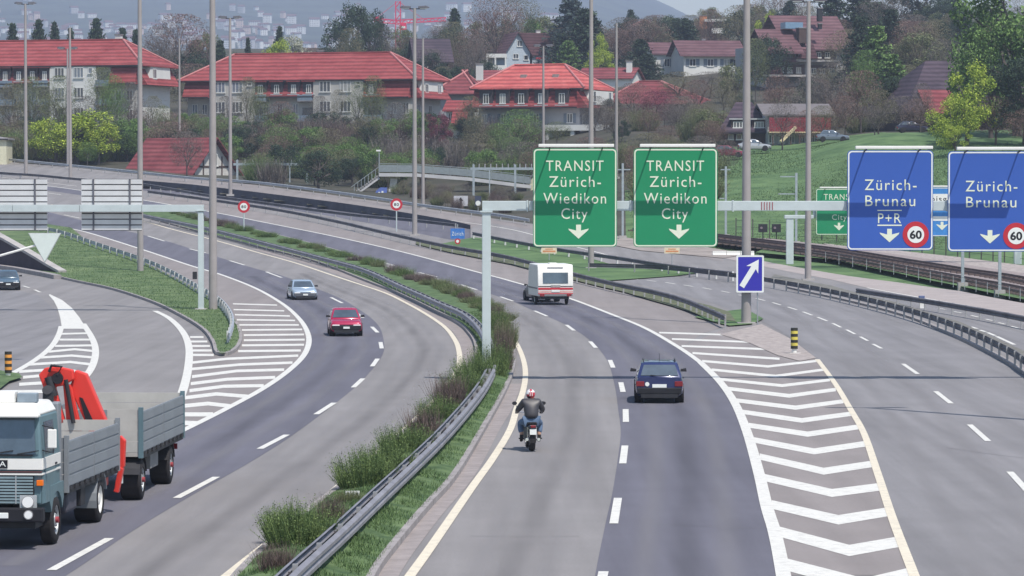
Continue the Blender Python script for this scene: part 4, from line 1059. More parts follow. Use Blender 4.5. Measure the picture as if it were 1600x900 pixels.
MB().box(-.3, .3, 2.12, 2.15, 1.16, 1.28).build('lettering_panel', CHROME, t); MB().box(-.26, .26, 2.13, 2.155, .84, .96).build('rear_plate', SIGN_W, t)
MB().box(-.5, .5, 1.92, 2.03, 2.36, 2.41).build('vent_strip', ALU, t)
MB().box(-.35, .15, -.2, .5, 2.55, 2.64).build('roof_hatch', WHITEP, t, bevel=.03)
for y0, y1 in ((-1.5, -.5), (.3, 1.4)): MB().box(-WC - .02, -WC + .02, y0, y1, 1.35, 1.95).build('side_window', GLASSD, t)
MB().box(-WC - .015, -WC + .02, -.35, .2, .7, 2.1).build('door', mat('caravan_door', (.5, .5, .5), .5), t)
MB().box(-WC - .012, WC + .012, -2.0, 1.95, 1.02, 1.10).build('side_trim', mat('trim_dark', (.12, .10, .12), .5), t)
for sx in (-1, 1):
    wheel(t, sx * (WC - .05), .25, .31, .18, sx, WHITEP)
    MB().box(min(sx * .72, sx * 1.0), max(sx * .72, sx * 1.0), 2.1, 2.15, .56, .70).build('tail_light', LAMPR, t)
MB().box(-.9, .9, -1.8, 1.9, .38, .55).build('chassis', DARKM, t)
MB().bar((0, -2.0, .45), (0, -3.2, .45), .1, .1).build('tow_bar', DARKM, t)
f = Vector((math.sin(crz), -math.cos(crz), 0))
fw = Vector((-math.sin(crz), math.cos(crz), 0))
for ch in list(t.children):          # the modelled tail looks to local +y; it must face the view
    pass
t.rotation_euler.z = crz + math.pi
t.location = Vector((b.x, b.y, zp(b.y) + .01)) + fw * 2.1
q = t.location + fw * 5.6 + Vector((.25, 0, 0)); q.z = zp(q.y) + .01
car('dark car towing the white caravan, mostly hidden behind it', 'car', q, crz + R(183), mat('paint_dark_grey', (.05, .05, .07), .3, .1), 4.3, 1.74, 1.45, .95, wagon_st, (-1.05, 2.13, -.35, 1.78, .62), True)

# ---- lorry (front looks to local -y, its left flank to +x)
TB = mat('lorry_teal', (.115, .185, .215), .4, .1, var=.10, scale=.8); TB2 = mat('dropside_grey', (.235, .255, .28), .6, .25, var=.10, scale=.7); CRR = mat('crane_red', (.62, .045, .035), .4, 0, var=.08, scale=.7)
SILP = mat('silver_paint', (.42, .44, .46), .4, .3, var=.12, scale=3)
HUBR = mat('hub_red', (.28, .04, .05), .6, var=.3, scale=8)
X0 = -9.86 - 1.24 + .15
LT = thing('lorry', 'teal and white dropside lorry with black bumper, cut by the left edge', 'lorry', (X0 - .02, 78.95, 0.01), -.075)
# cab: floor z 0.95, roof 2.95
MB().loft([[(-1.2, -1.38, .95), (1.2, -1.38, .95), (1.2, .55, .95), (-1.2, .55, .95)], [(-1.2, -1.42, 1.95), (1.2, -1.42, 1.95), (1.2, .55, 1.95), (-1.2, .55, 1.95)],
           [(-1.13, -1.28, 2.84), (1.13, -1.28, 2.84), (1.15, .5, 2.84), (-1.15, .5, 2.84)]]).build('cab', TB, LT, bevel=.05)
MB().loft([[(-1.14, -1.36, 2.82), (1.14, -1.36, 2.82), (1.16, .5, 2.82), (-1.16, .5, 2.82)], [(-1.0, -1.22, 3.08), (1.0, -1.22, 3.08), (1.02, .42, 3.08), (-1.02, .42, 3.08)]]).build('cab_roof', WHITEP, LT, bevel=.06, smooth=True)
MB().loft([[(-1.0, -1.1, 3.08), (.55, -1.1, 3.08), (.55, -.6, 3.08), (-1.0, -.6, 3.08)], [(-1.0, -1.05, 3.32), (.55, -1.05, 3.32), (.55, -.65, 3.32), (-1.0, -.65, 3.32)]]).build('roof_board', WHITEP, LT, bevel=.02)
part('lettering', text_mesh('OL RÉ', .62, .11, mat('print_grey', (.30, .28, .22), .6)), LT, (-.42, -1.085, 3.13), (R(-12), 0, 0))
MB().box(.58, 1.0, -.95, -.7, 3.08, 3.28).build('roof_vent', mat('vent_grey', (.22, .27, .32), .5), LT, bevel=.02)
MB().box(-1.16, 1.16, -1.60, -1.30, 2.80, 2.86).build('sun_visor', WHITEP, LT, bevel=.02)
panel('windscreen', GLASSD, LT, [(-1.08, -1.425, 2.02), (1.08, -1.425, 2.02), (1.03, -1.30, 2.76), (-1.03, -1.30, 2.76)], .02)
MB().box(-1.02, 1.02, -1.47, -1.44, 1.99, 2.02).build('windscreen_seal', BLACKP, LT)
for x in (-.5, .15, .7): MB().bar((x, -1.47, 2.03), (x + .45, -1.455, 2.10), .02, .02).build('wiper', DARKM, LT)
for x in (.35, .62, .88): MB().box(x, x + .1, -1.35, -1.32, 2.04, 2.10).build('dashboard_badge', SIGN_W, LT)
MB().box(-1.21, 1.21, -1.45, -1.40, 1.70, 1.93).build('white_band', WHITEP, LT)
MB().box(1.19, 1.225, -1.40, .5, 1.70, 1.93).build('white_band', WHITEP, LT)
MB().box(-1.215, 1.215, -1.455, -1.40, 1.64, 1.665).build('pinstripe', mat('pin_maroon', (.12, .05, .05), .5), LT)
MB().box(-1.215, 1.215, -1.455, -1.40, 1.585, 1.62).build('pinstripe', WHITEP, LT)
MB().box(1.19, 1.228, -1.40, .5, 1.585, 1.62).build('pinstripe', WHITEP, LT)
for i, ch in enumerate('SCANIA'):
    x = -.74 + i * .225
    bp = MB().box(x - .1, x + .1, -1.475, -1.452, 1.73, 1.90).build('badge', BLACKP, LT)
    part('lettering', text_mesh(ch, .14 if ch != 'I' else .03, .11, SIGN_W), bp, (x, -1.482, 1.765))
for k in range(9): MB().box(-1.0, 1.02, -1.46, -1.40, .99 + .065 * k, 1.03 + .065 * k).build('grille_slat', mat('grille_slat', (.20, .27, .30), .5), LT)
MB().box(-1.02, 1.04, -1.43, -1.39, .97, 1.57).build('grille_shadow', BLACKP, LT)
for k in (-.6, .05, .65): MB().box(k, k + .02, -1.47, -1.40, .98, 1.57).build('grille_rib', SILP, LT)
for sx in (-1, 1):
    hl = MB().tube([(sx * .92, -1.50, 1.02), (sx * .92, -1.42, 1.02)], .135, 20).build('headlight', CHROME, LT, smooth=True)
    MB().tube([(sx * .92, -1.515, 1.02), (sx * .92, -1.495, 1.02)], .115, 20).build('lens', LAMPG, hl)
    MB().box(min(sx * .74, sx * 1.1), max(sx * .74, sx * 1.1), -1.47, -1.41, .88, 1.16).build('headlight_bezel', SILP, LT, bevel=.01)
    MB().box(min(sx * 1.10, sx * 1.23), max(sx * 1.10, sx * 1.23), -1.47, -1.33, 1.36, 1.48).build('indicator', ORANGE, LT, bevel=.01)
    fl = MB().tube([(sx * .95, -1.60, .76), (sx * .95, -1.50, .76)], .10, 18).build('fog_light', CHROME, LT, smooth=True)
    MB().tube([(sx * .95, -1.61, .76), (sx * .95, -1.59, .76)], .08, 18).build('lens', LAMPG, fl)
    MB().loft([[(sx * 1.20, -1.38, 1.58), (sx * 1.20, -1.38, .98), (sx * 1.24, -1.2, .98), (sx * 1.24, -1.2, 1.58)], [(sx * 1.22, -.7, 1.58), (sx * 1.22, -.7, .98), (sx * 1.24, -.68, .98), (sx * 1.24, -.68, 1.58)]]).build('corner_panel', TB, LT)
    # door window, pillars
    pts = [(sx * 1.20, -1.05, 2.02), (sx * 1.20, -.05, 2.02), (sx * 1.155, -.05, 2.68), (sx * 1.15, -.98, 2.68)]
    panel('door_window', GLASSD, LT, pts if sx > 0 else pts[::-1], .012)
    dr = MB().box(min(sx * 1.195, sx * 1.222), max(sx * 1.195, sx * 1.222), -1.12, .05, 1.0, 1.68).build('door', TB, LT, bevel=.01)
    MB().box(min(sx * 1.21, sx * 1.25), max(sx * 1.21, sx * 1.25), -.12, .02, 1.72, 1.76).build('handle', DARKM, dr)
    MB().tube([(sx * 1.20, -1.32, 2.62), (sx * 1.45, -1.42, 2.58), (sx * 1.45, -1.42, 2.05), (sx * 1.2, -1.32, 2.1)], .015, 6).build('mirror_arm', DARKM, LT)
    MB().box(min(sx * 1.33, sx * 1.52), max(sx * 1.33, sx * 1.52), -1.44, -1.38, 2.15, 2.55).build('mirror', WHITEP if sx > 0 else DARKM, LT, bevel=.02)
MB().box(-1.25, 1.25, -1.56, -1.30, .60, .90).build('front_bumper', BLACKP, LT, bevel=.03)
MB().box(-.05, .52, -1.58, -1.56, .68, .80).build('front_plate', SIGN_W, LT, bevel=.01)
MB().box(-1.05, 1.05, -1.35, 1.0, .45, .62).build('underframe', DARKM, LT)
MB().box(-.42, .42, -.6, 7.2, .62, .95).build('chassis', DARKM, LT)
for sx in (-1, 1):
    MB().prism([(-.72 if False else y, z) for y, z in ([(-.75, .95)] + [(.62 * math.cos(a), .52 + .62 * math.sin(a)) for a in [R(160), R(135), R(110), R(90), R(70), R(45), R(20)]] + [(.72, .95), (.72, 1.3), (-.75, 1.3)])], 'x', min(sx * .9, sx * 1.245), max(sx * .9, sx * 1.245)).build('mudguard', TB, LT)
    wheel(LT, sx * 1.24, 0, .52, .30, sx, SILP, HUBR)
    wheel(LT, sx * 1.22, 5.15, .52, .56, sx, WHITEP)
    # round rear mudguard
    a = [R(x) for x in range(15, 200, 15)]
    MB().prism([(5.15 + .66 * math.cos(q), .54 + .66 * math.sin(q)) for q in a] + [(5.15 + .62 * math.cos(q), .54 + .62 * math.sin(q)) for q in reversed(a)], 'x', min(sx * .66, sx * 1.24), max(sx * .66, sx * 1.24)).build('rear_mudguard', TB2, LT)
MB().box(.7, 1.15, 1.6, 2.7, .50, .98).build('fuel_tank', mat('tank_dark', (.07, .07, .09), .6), LT, bevel=.08)
MB().box(.85, 1.18, 3.0, 3.5, .55, .98).build('tool_box', DARKM, LT, bevel=.02)
MB().box(.66, 1.16, .6, .95, .95, 3.0).build('air_stack', TB2, LT, bevel=.04)
MB().tube([(.9, .78, 2.95), (.9, .78, 3.2), (.9, .7, 3.26)], .12, 12).build('stack_cap', DARKM, LT, smooth=True)
# load bed
Y0, Y1 = 1.15, 7.3
bed = MB().box(-1.22, 1.22, Y0, Y1, 1.02, 1.12).build('bed_floor', WOOD, LT)
def side(parent, x, ya, yb, z0, z1, sx, m, name='dropside', nsplit=2):
    L = (yb - ya) / nsplit
    for k in range(nsplit):
        a, b_ = ya + k * L + .015, ya + (k + 1) * L - .015
        n = 4
        pl = MB()
        pl.box(x - .02, x + .02, a, b_, z0, z1)
        o = pl.build(name, m, parent, bevel=.006)
        for j in range(n):
            zz = z0 + (z1 - z0) * (j + .5) / n
            part('rib', RIB(b_ - a), o, (x + sx * .022, (a + b_) / 2, zz))
        for j in range(5):
            yy = a + (b_ - a) * (j + .5) / 5
            part('hinge', HINGE, o, (x + sx * .035, yy, z0 - .03))
RIBS = {}
def RIB(l):
    if l not in RIBS: RIBS[l] = MB().box(-.012, .012, -l / 2 + .03, l / 2 - .03, -.10, .10).mesh('rib', TB2)
    return RIBS[l]
HINGE = MB().box(-.02, .02, -.16, .16, -.05, .04).mesh('hinge', DARKM)
side(LT, 1.22, Y0, Y1, 1.12, 2.12, 1, TB2); side(LT, -1.22, Y0, Y1, 1.12, 2.12, -1, TB2)
def endboard(parent, y, hw, z0, z1, m, name):
    n = 4
    for k in range(n):
        a = z0 + (z1 - z0) * k / n
        MB().box(-hw, hw, y - .02, y + .02, a + .006, a + (z1 - z0) / n - .006).build(name, m, parent)
endboard(LT, Y0 + .02, 1.19, 1.12, 2.2, TB2, 'headboard_plank'); endboard(LT, Y1 - .02, 1.19, 1.12, 2.2, mat('planks_pale', (.40, .39, .37), .85, var=.12, scale=1.2), 'tailboard_plank')
for sx in (-1, 1):
    for yy in (Y0 + .02, Y1 - .02): MB().box(sx * 1.22 - .05, sx * 1.22 + .05, yy - .05, yy + .05, 1.0, 2.24).build('corner_post', TB2, LT)
    MB().box(sx * 1.2 - .03, sx * 1.2 + .03, Y0, Y1, .96, 1.05).build('side_rail', DARKM, LT)
# loading crane behind the bed
cr = thing_part('loading_crane', LT, (.0, 7.62, 0))
MB().box(-.9, .9, -.2, .2, .62, .95).build('crane_base', CRR, cr, bevel=.03)
MB().tube([(.1, 0, .9), (.1, 0, 1.9)], .2, 14).build('column', CRR, cr, smooth=True)
def cx(px): return (px - 800) / F * 86.7 - (X0 + 7.6 * .075 + .0)
def cz(py): return EYE + (288 - py) / F * 86.7
boom = [(cx(121), cz(578)), (cx(138), cz(584)), (cx(174), cz(668)), (cx(172), cz(735)), (cx(158), cz(735)), (cx(140), cz(668)), (cx(112), cz(606))]
MB().prism(boom, 'y', -.14, .14).build('main_boom', CRR, cr, bevel=.03)
jib = [(cx(66), cz(585)), (cx(76), cz(574)), (cx(96), cz(572)), (cx(120), cz(577)), (cx(122), cz(592)), (cx(104), cz(602)), (cx(92), cz(604)), (cx(108), cz(660)), (cx(96), cz(665)), (cx(80), cz(622))]
MB().prism(jib, 'y', -.36, -.16).build('outer_boom', CRR, cr, bevel=.03)
inner = [(cx(104), cz(600)), (cx(116), cz(600)), (cx(132), cz(668)), (cx(132), cz(735)), (cx(112), cz(735)), (cx(110), cz(668))]
MB().prism(inner, 'y', -.32, -.16).build('inner_boom', CRR, cr, bevel=.02)
MB().tube([(cx(110), -.42, cz(592)), (cx(122), -.42, cz(660))], .05, 10).build('lift_ram', DARKM, cr, smooth=True)
MB().tube([(cx(82), -.42, cz(588)), (cx(92), -.42, cz(618))], .09, 10).build('folding_ram', DARKM, cr, smooth=True)
MB().tube([(cx(97), -.46, cz(590)), (cx(97), .18, cz(590))], .13, 14).build('elbow_pin', BLACKP, cr, smooth=True)
MB().tube([(cx(97), -.45, cz(585)), (cx(104), -.45, cz(572)), (cx(88), -.45, cz(570)), (cx(84), -.45, cz(580))], .035, 8).build('hydraulic_hose', BLACKP, cr)
MB().prism([(cx(128), cz(620)), (cx(133), cz(622)), (cx(150), cz(658)), (cx(138), cz(658))], 'y', -.17, -.14).build('boom_slot', BLACKP, cr)
MB().prism([(cx(191), cz(680)), (cx(199), cz(688)), (cx(197), cz(728)), (cx(191), cz(740)), (cx(189), cz(728)), (cx(187), cz(690))], 'y', -.1, .1).build('stabiliser', CRR, cr, bevel=.02)
MB().prism([(cx(189), cz(728)), (cx(196), cz(732)), (cx(188), cz(770)), (cx(180), cz(768))], 'y', -.12, .08).build('stabiliser_leg', CRR, cr, bevel=.02)
# ---- trailer
TR = thing('trailer', 'grey two axle dropside trailer coupled behind the lorry', 'trailer', (-8.98 - 1.22, 90.0, 0.01), -.052)
MB().box(-1.22, 1.22, -.45, 6.75, 1.08, 1.18).build('bed_floor', WOOD, TR)
side(TR, 1.22, -.45, 6.75, 1.18, 2.17, 1, TB2); side(TR, -1.22, -.45, 6.75, 1.18, 2.17, -1, TB2)
PP = MATS['planks_pale']
endboard(TR, -.43, 1.19, 1.18, 2.24, PP, 'headboard_plank'); endboard(TR, 6.73, 1.19, 1.18, 2.24, PP, 'tailboard_plank')
for x in (-.95, -.25, .35): MB().box(x - .05, x + .05, -.50, -.455, 1.1, 2.22).build('board_stay', TB2, TR)
for sx in (-1, 1):
    for yy in (-.43, 6.73): MB().box(sx * 1.22 - .055, sx * 1.22 + .055, yy - .055, yy + .055, 1.05, 2.28).build('corner_post', TB, TR)
    MB().box(sx * 1.2 - .03, sx * 1.2 + .03, -.45, 6.75, 1.02, 1.10).build('side_rail', DARKM, TR)
    for yy in (0.05, 4.85):
        wheel(TR, sx * 1.2, yy, .49, .52, sx, SILP, HUBR)
        a = [R(x) for x in range(15, 180, 15)]
        MB().prism([(yy + .63 * math.cos(q), .5 + .6 * math.sin(q)) for q in a] + [(yy + .60 * math.cos(q), .5 + .57 * math.sin(q)) for q in reversed(a)], 'x', min(sx * .66, sx * 1.2), max(sx * .66, sx * 1.2)).build('mudguard', DARKM, TR)
MB().box(-.45, .45, -.3, 6.6, .75, 1.02).build('chassis', DARKM, TR)
MB().tube([(0, .05, .95), (0, .05, 1.06)], .6, 20).build('turntable', DARKM, TR)
MB().bar((0, -.3, .7), (0, -2.1, .62), .14, .12).build('drawbar', DARKM, TR)
MB().box(.7, 1.1, 1.9, 3.2, .60, .98).build('stowage_box', mat('box_grey', (.2, .2, .2), .7), TR, bevel=.02)
for sx in (-1, 1): MB().box(sx * .95 - .12, sx * .95 + .12, 6.8, 6.84, .75, .9).build('tail_light', LAMPR, TR)
MB().tube([(.75, -.62, .45), (.75, -.62, 1.0)], .06, 8).build('support_leg', GANTRY, TR)

# ---- motorcycle and rider
b = G(831, 706.5); mrz = R(5)
MC = thing('motorcycle', 'dark motorcycle with chrome fittings ridden away from the view', 'motorcycle', (b.x, b.y + .3, 0.01), mrz)
# here +y is forward
def mwheel(y, r=.31, w=.065):
    wo = thing_part('wheel', MC, (0, y, r)); n = 26
    MB().loft([[(a, rr * math.cos(2 * math.pi * k / n), rr * math.sin(2 * math.pi * k / n)) for k in range(n)] for a, rr in ((-w * .6, r * .76), (-w, r * .86), (-w * .6, r * .97), (0, r), (w * .6, r * .97), (w, r * .86), (w * .6, r * .76))], False).build('tyre', RUBBER, wo, smooth=True)
    MB().loft([[(a, rr * math.cos(2 * math.pi * k / n), rr * math.sin(2 * math.pi * k / n)) for k in range(n)] for a, rr in ((-.05, r * .74), (-.05, r * .80), (.05, r * .80), (.05, r * .74), (-.05, r * .74))], False).build('rim', CHROME, wo, smooth=True)
    MB().tube([(-.08, 0, 0), (.08, 0, 0)], .05, 10).build('hub', CHROME, wo)
    for k in range(12):
        a = k * math.pi / 6; MB().tube([(0, .04 * math.cos(a), .04 * math.sin(a)), (0, r * .75 * math.cos(a), r * .75 * math.sin(a))], .005, 4).build('spoke', CHROME, wo)
mwheel(0, .32, .085); mwheel(1.42, .31, .055)
BLKP = carpaint('paint_black_cherry', (.03, .012, .02))
MB().loft([[(x * .13, .45, .84 + z * .10) for x, z in ell(0, 0, 1, 1, 14)], [(x * .17, .68, .90 + z * .15) for x, z in ell(0, 0, 1, 1, 14)], [(x * .16, .9, .92 + z * .15) for x, z in ell(0, 0, 1, 1, 14)], [(x * .08, 1.08, .93 + z * .08) for x, z in ell(0, 0, 1, 1, 14)]]).build('fuel_tank', BLKP, MC, smooth=True)
MB().loft([[(-.11, -.35, .80), (.11, -.35, .80), (.10, -.35, .86), (-.10, -.35, .86)], [(-.15, -.05, .74), (.15, -.05, .74), (.14, -.05, .84), (-.14, -.05, .84)], [(-.14, .45, .72), (.14, .45, .72), (.13, .45, .80), (-.13, .45, .80)]]).build('seat', RUBBER, MC, bevel=.02)
MB().loft([[(-.09, -.42, .62), (.09, -.42, .62), (.10, -.38, .78), (-.10, -.38, .78)], [(-.12, .1, .60), (.12, .1, .60), (.14, .1, .74), (-.14, .1, .74)]]).build('tail_cowl', BLKP, MC, bevel=.02)
a = [R(x) for x in range(70, 200, 15)]
MB().prism([(.37 * math.cos(q), .32 + .37 * math.sin(q)) for q in a] + [(.355 * math.cos(q), .32 + .355 * math.sin(q)) for q in reversed(a)], 'x', -.09, .09).build('rear_mudguard', RUBBER, MC)
MB().box(-.095, .095, -.42, -.40, .50, .66).build('rear_plate', SIGN_W, MC)
MB().box(-.07, .07, -.45, -.40, .70, .77).build('tail_light', LAMPR, MC, bevel=.01)
for sx in (-1, 1):
    MB().tube([(sx * .11, 0, .34), (sx * .12, -.02, .70)], .03, 10).build('shock_absorber', CHROME, MC)
    MB().tube([(sx * .17, -.35, .36), (sx * .17, .1, .33), (sx * .15, .6, .30)], .045, 12).build('silencer', CHROME, MC, smooth=True)
    MB().tube([(sx * .09, 1.42, .31), (sx * .09, 1.15, 1.0)], .025, 8).build('fork_leg', CHROME, MC)
    MB().bar((sx * .08, 0, .34), (sx * .08, .5, .40), .04, .05).build('swing_arm', DARKM, MC)
    MB().tube([(sx * .30, .98, 1.08), (sx * .39, .90, 1.30)], .008, 5).build('mirror_stem', DARKM, MC)
    MB().loft([[(sx * .42 + x * .075, .90, 1.33 + z * .055) for x, z in ell(0, 0, 1, 1, 12)], [(sx * .42 + x * .065, .93, 1.33 + z * .045) for x, z in ell(0, 0, 1, 1, 12)]]).build('mirror', DARKM, MC)
    MB().tube([(sx * .1, .42, .34), (sx * .34, .42, .34)], .02, 8).build('footrest', DARKM, MC)
MB().tube([(-.40, .86, 1.06), (-.30, 1.0, 1.08), (0, 1.08, 1.03), (.30, 1.0, 1.08), (.40, .86, 1.06)], .014, 8).build('handlebar', CHROME, MC)
MB().box(-.17, .17, .45, .85, .32, .70).build('engine', mat('engine_alloy', (.18, .18, .19), .5, .6), MC, bevel=.04)
MB().tube([(0, 1.2, .92), (0, 1.36, .92)], .10, 16).build('headlight', CHROME, MC, smooth=True)
MB().bar((0, .2, .62), (0, 1.1, .95), .06, .06).build('frame', DARKM, MC)
def skin(name, verts, edges, radii, m, parent, root=0, lv=2):
    me = bpy.data.meshes.new(name); me.from_pydata(verts, edges, []); me.materials.append(m)
    o = bpy.data.objects.new(name, me); COL.objects.link(o); o.parent = parent
    sk = o.modifiers.new('skin', 'SKIN'); sk.use_smooth_shade = True
    for i, r in enumerate(radii):
        v = me.skin_vertices[0].data[i]; v.radius = r if isinstance(r, tuple) else (r, r); v.use_root = (i == root)
    sub = o.modifiers.new('sub', 'SUBSURF'); sub.levels = lv; sub.render_levels = lv
    return o
PE = thing('person', 'motorcyclist seen from behind in a black leather jacket, blue jeans and red and white helmet', 'person', (b.x, b.y + .3, 0.01), mrz)
LEATH = mat('leather_black', (.035, .033, .04), .5, 0, var=.25, scale=5, spec=.6); JEANS = mat('denim', (.10, .15, .24), .9, var=.2, scale=9); SKINM = mat('skin_tone', (.42, .25, .18), .6, var=.06)
# body (one surface): pelvis, spine, neck, head, arms; legs
V = [(0, .12, .90), (0, .14, 1.06), (0, .20, 1.24), (0, .27, 1.40), (0, .31, 1.50), (0, .34, 1.60),       # 0-5 pelvis..head
     (-.19, .27, 1.41), (-.34, .42, 1.20), (-.34, .72, 1.10), (-.36, .84, 1.08),                       # 6-9 left arm
     (.19, .27, 1.41), (.36, .42, 1.22), (.36, .72, 1.10), (.36, .84, 1.08),                            # 10-13
     (-.13, .16, .86), (-.27, .55, .78), (-.25, .42, .42), (-.26, .58, .36),                            # 14-17 left leg
     (.13, .16, .86), (.27, .55, .78), (.25, .42, .42), (.26, .58, .36)]
E = [(0, 1), (1, 2), (2, 3), (3, 4), (4, 5), (3, 6), (6, 7), (7, 8), (8, 9), (3, 10), (10, 11), (11, 12), (12, 13), (0, 14), (14, 15), (15, 16), (16, 17), (0, 18), (18, 19), (19, 20), (20, 21)]
rad = [(.17, .15), (.15, .13), (.17, .14), (.17, .14), .055, .09, .085, .06, .042, .035, .085, .06, .042, .035, .11, .085, .055, .045, .11, .085, .055, .045]
skin('body', V, E, rad, SKINM, PE)
jk = [(0, .09, .90), (0, .12, 1.08), (0, .18, 1.24), (0, .25, 1.39), (0, .30, 1.46), (-.21, .26, 1.40), (-.35, .42, 1.19), (-.365, .68, 1.11), (-.36, .76, 1.09), (.21, .26, 1.40), (.35, .42, 1.19), (.365, .68, 1.11), (.36, .76, 1.09)]
skin('jacket', jk, [(0, 1), (1, 2), (2, 3), (3, 4), (3, 5), (5, 6), (6, 7), (7, 8), (3, 9), (9, 10), (10, 11), (11, 12)],
     [(.20, .18), (.22, .18), (.245, .19), (.21, .17), .09, .115, .09, .062, .055, .115, .09, .062, .055], LEATH, PE, 0, 3)
skin('jeans', [(0, .10, .90), (-.14, .17, .86), (-.285, .55, .79), (-.26, .44, .48), (.14, .17, .86), (.285, .55, .79), (.26, .44, .48)], [(0, 1), (1, 2), (2, 3), (0, 4), (4, 5), (5, 6)],
     [(.185, .16), .135, .105, .085, .135, .105, .085], JEANS, PE)
for sx, xx in ((-1, -.255), (1, .255)):
    skin('boot', [(xx, .43, .47), (xx, .44, .33), (xx, .48, .285), (xx, .64, .27)], [(0, 1), (1, 2), (2, 3)], [.068, .055, .052, .045], RUBBER, PE)
    # gloved hand: palm, four fingers round the grip and the thumb beneath it
    hx = .36 * sx
    gv = [(hx, .76, 1.10), (hx, .83, 1.085), (hx, .875, 1.08)]; ge = [(0, 1), (1, 2)]; gr = [.036, .038, .03]
    for k in range(4):
        fx = hx + (k - 1.5) * .021; i = len(gv); ln = [.9, 1.05, 1.0, .8][k]
        gv += [(fx, .895, 1.095), (fx, .925, 1.075 - .006 * ln), (fx, .92, 1.045 - .012 * ln), (fx, .89, 1.035 - .006 * ln)]; ge += [(2, i), (i, i + 1), (i + 1, i + 2), (i + 2, i + 3)]; gr += [.0115, .011, .010, .009]
    i = len(gv); gv += [(hx - sx * .045, .85, 1.06), (hx - sx * .052, .885, 1.045)]; ge += [(1, i), (i, i + 1)]; gr += [.012, .011]
    skin('glove', gv, ge, gr, RUBBER, PE, 0, 1)
hv = MB(); rings = []
for k in range(9):
    a = math.pi * k / 8; rr = math.sin(a); rings.append([(.135 * max(rr, .02) * math.cos(2 * math.pi * j / 18), .355 + .155 * max(rr, .02) * math.sin(2 * math.pi * j / 18), 1.625 - .15 * math.cos(a)) for j in range(18)])
HR = mat('helmet_red', (.45, .03, .05), .2, spec=.7, coat=.5); HW = mat('helmet_white', (.75, .73, .73), .2, spec=.7, coat=.5)
hv.loft(rings)
for i, f_ in enumerate(hv.f):
    c = sum((Vector(hv.v[k]) for k in f_), Vector()) / len(f_)
    hv.m[i] = 1 if (c.z > 1.66 and abs(c.x) > .035) or (c.z > 1.6 and c.x < -.05) else (2 if (c.z < 1.58 and c.x < -.02) else 0)
he = hv.build('helmet', [HR, HW, BLACKP], PE, smooth=True)
MB().loft([[(-.11, .46, 1.58), (.11, .46, 1.58), (.11, .46, 1.68), (-.11, .46, 1.68)], [(-.07, .515, 1.59), (.07, .515, 1.59), (.07, .515, 1.67), (-.07, .515, 1.67)]]).build('visor', GLASSD, he)
for xx in (-.03, .03): MB().box(xx - .009, xx + .009, .195, .202, 1.58, 1.70).build('helmet_stripe', HW, he)
# ------------------------------------------------------------------ houses
WIN = {}
def window(parent, x, y, z, w, h, face='y', bars=2, shutters=None, loc_rot=None):
    """frame with panes behind; face 'y' looks to -y, 'x' looks to +x"""
    k = (round(w, 1), round(h, 1), bars)
    if k not in WIN:
        W_, H_ = k[0], k[1]
        fr = MB(); f = .09
        fr.box(-W_ / 2, W_ / 2, -.05, .02, H_ / 2 - f, H_ / 2).box(-W_ / 2 - .08, W_ / 2 + .08, -.12, .02, -H_ / 2 - .08, -H_ / 2 + f)
        fr.box(-W_ / 2, -W_ / 2 + f, -.05, .02, -H_ / 2 + f, H_ / 2 - f).box(W_ / 2 - f, W_ / 2, -.05, .02, -H_ / 2 + f, H_ / 2 - f)
        for j in range(1, bars):
            xx = -W_ / 2 + W_ * j / bars; fr.box(xx - .05, xx + .05, -.045, .02, -H_ / 2 + f, H_ / 2 - f)
        pn = MB().box(-W_ / 2 + f, W_ / 2 - f, -.012, .01, -H_ / 2 + f, H_ / 2 - f)
        WIN[k] = (fr.mesh('window', WALL_W), pn.mesh('pane', GLASSW), MB().box(-W_ * .28, W_ * .28, -.05, -.02, -H_ / 2, H_ / 2).mesh('shutter', mat('shutter_grey', (.16, .19, .23), .7)))
    fm, pm, sm = WIN[k]
    o = part('window', fm, parent, (x, y, z), (0, 0, 0 if face == 'y' else (math.pi / 2 if face == 'x' else -math.pi / 2)))
    pn_ = part('pane', pm, o, (0, 0, 0)); pn_.material_slots[0].link = 'OBJECT'; pn_.material_slots[0].material = random.choice(PANES)
    if shutters:
        for sx in (-1, 1): part('shutter', sm, o, (sx * k[0] * .8, 0, 0))
    return o
def hip_roof(mb, x0, x1, y0, y1, z0, z1, inl, inr, th=.22):
    ym = (y0 + y1) / 2
    a, b, c, d = (x0, y0, z0), (x1, y0, z0), (x1, y1, z0), (x0, y1, z0)
    e, f = (x0 + inl, ym, z1), (x1 - inr, ym, z1)
    mb.face([a, b, f, e]).face([c, d, e, f])
    mb.face([b, c, f]); mb.face([d, a, e])
    lo = [(p[0], p[1], p[2] - th) for p in (a, b, c, d)]
    mb.face(lo[::-1])
    for p, q, r, s_ in ((a, b, lo[1], lo[0]), (b, c, lo[2], lo[1]), (c, d, lo[3], lo[2]), (d, a, lo[0], lo[3])): mb.face([p, s_, r, q])
    return e, f, a, b, c, d
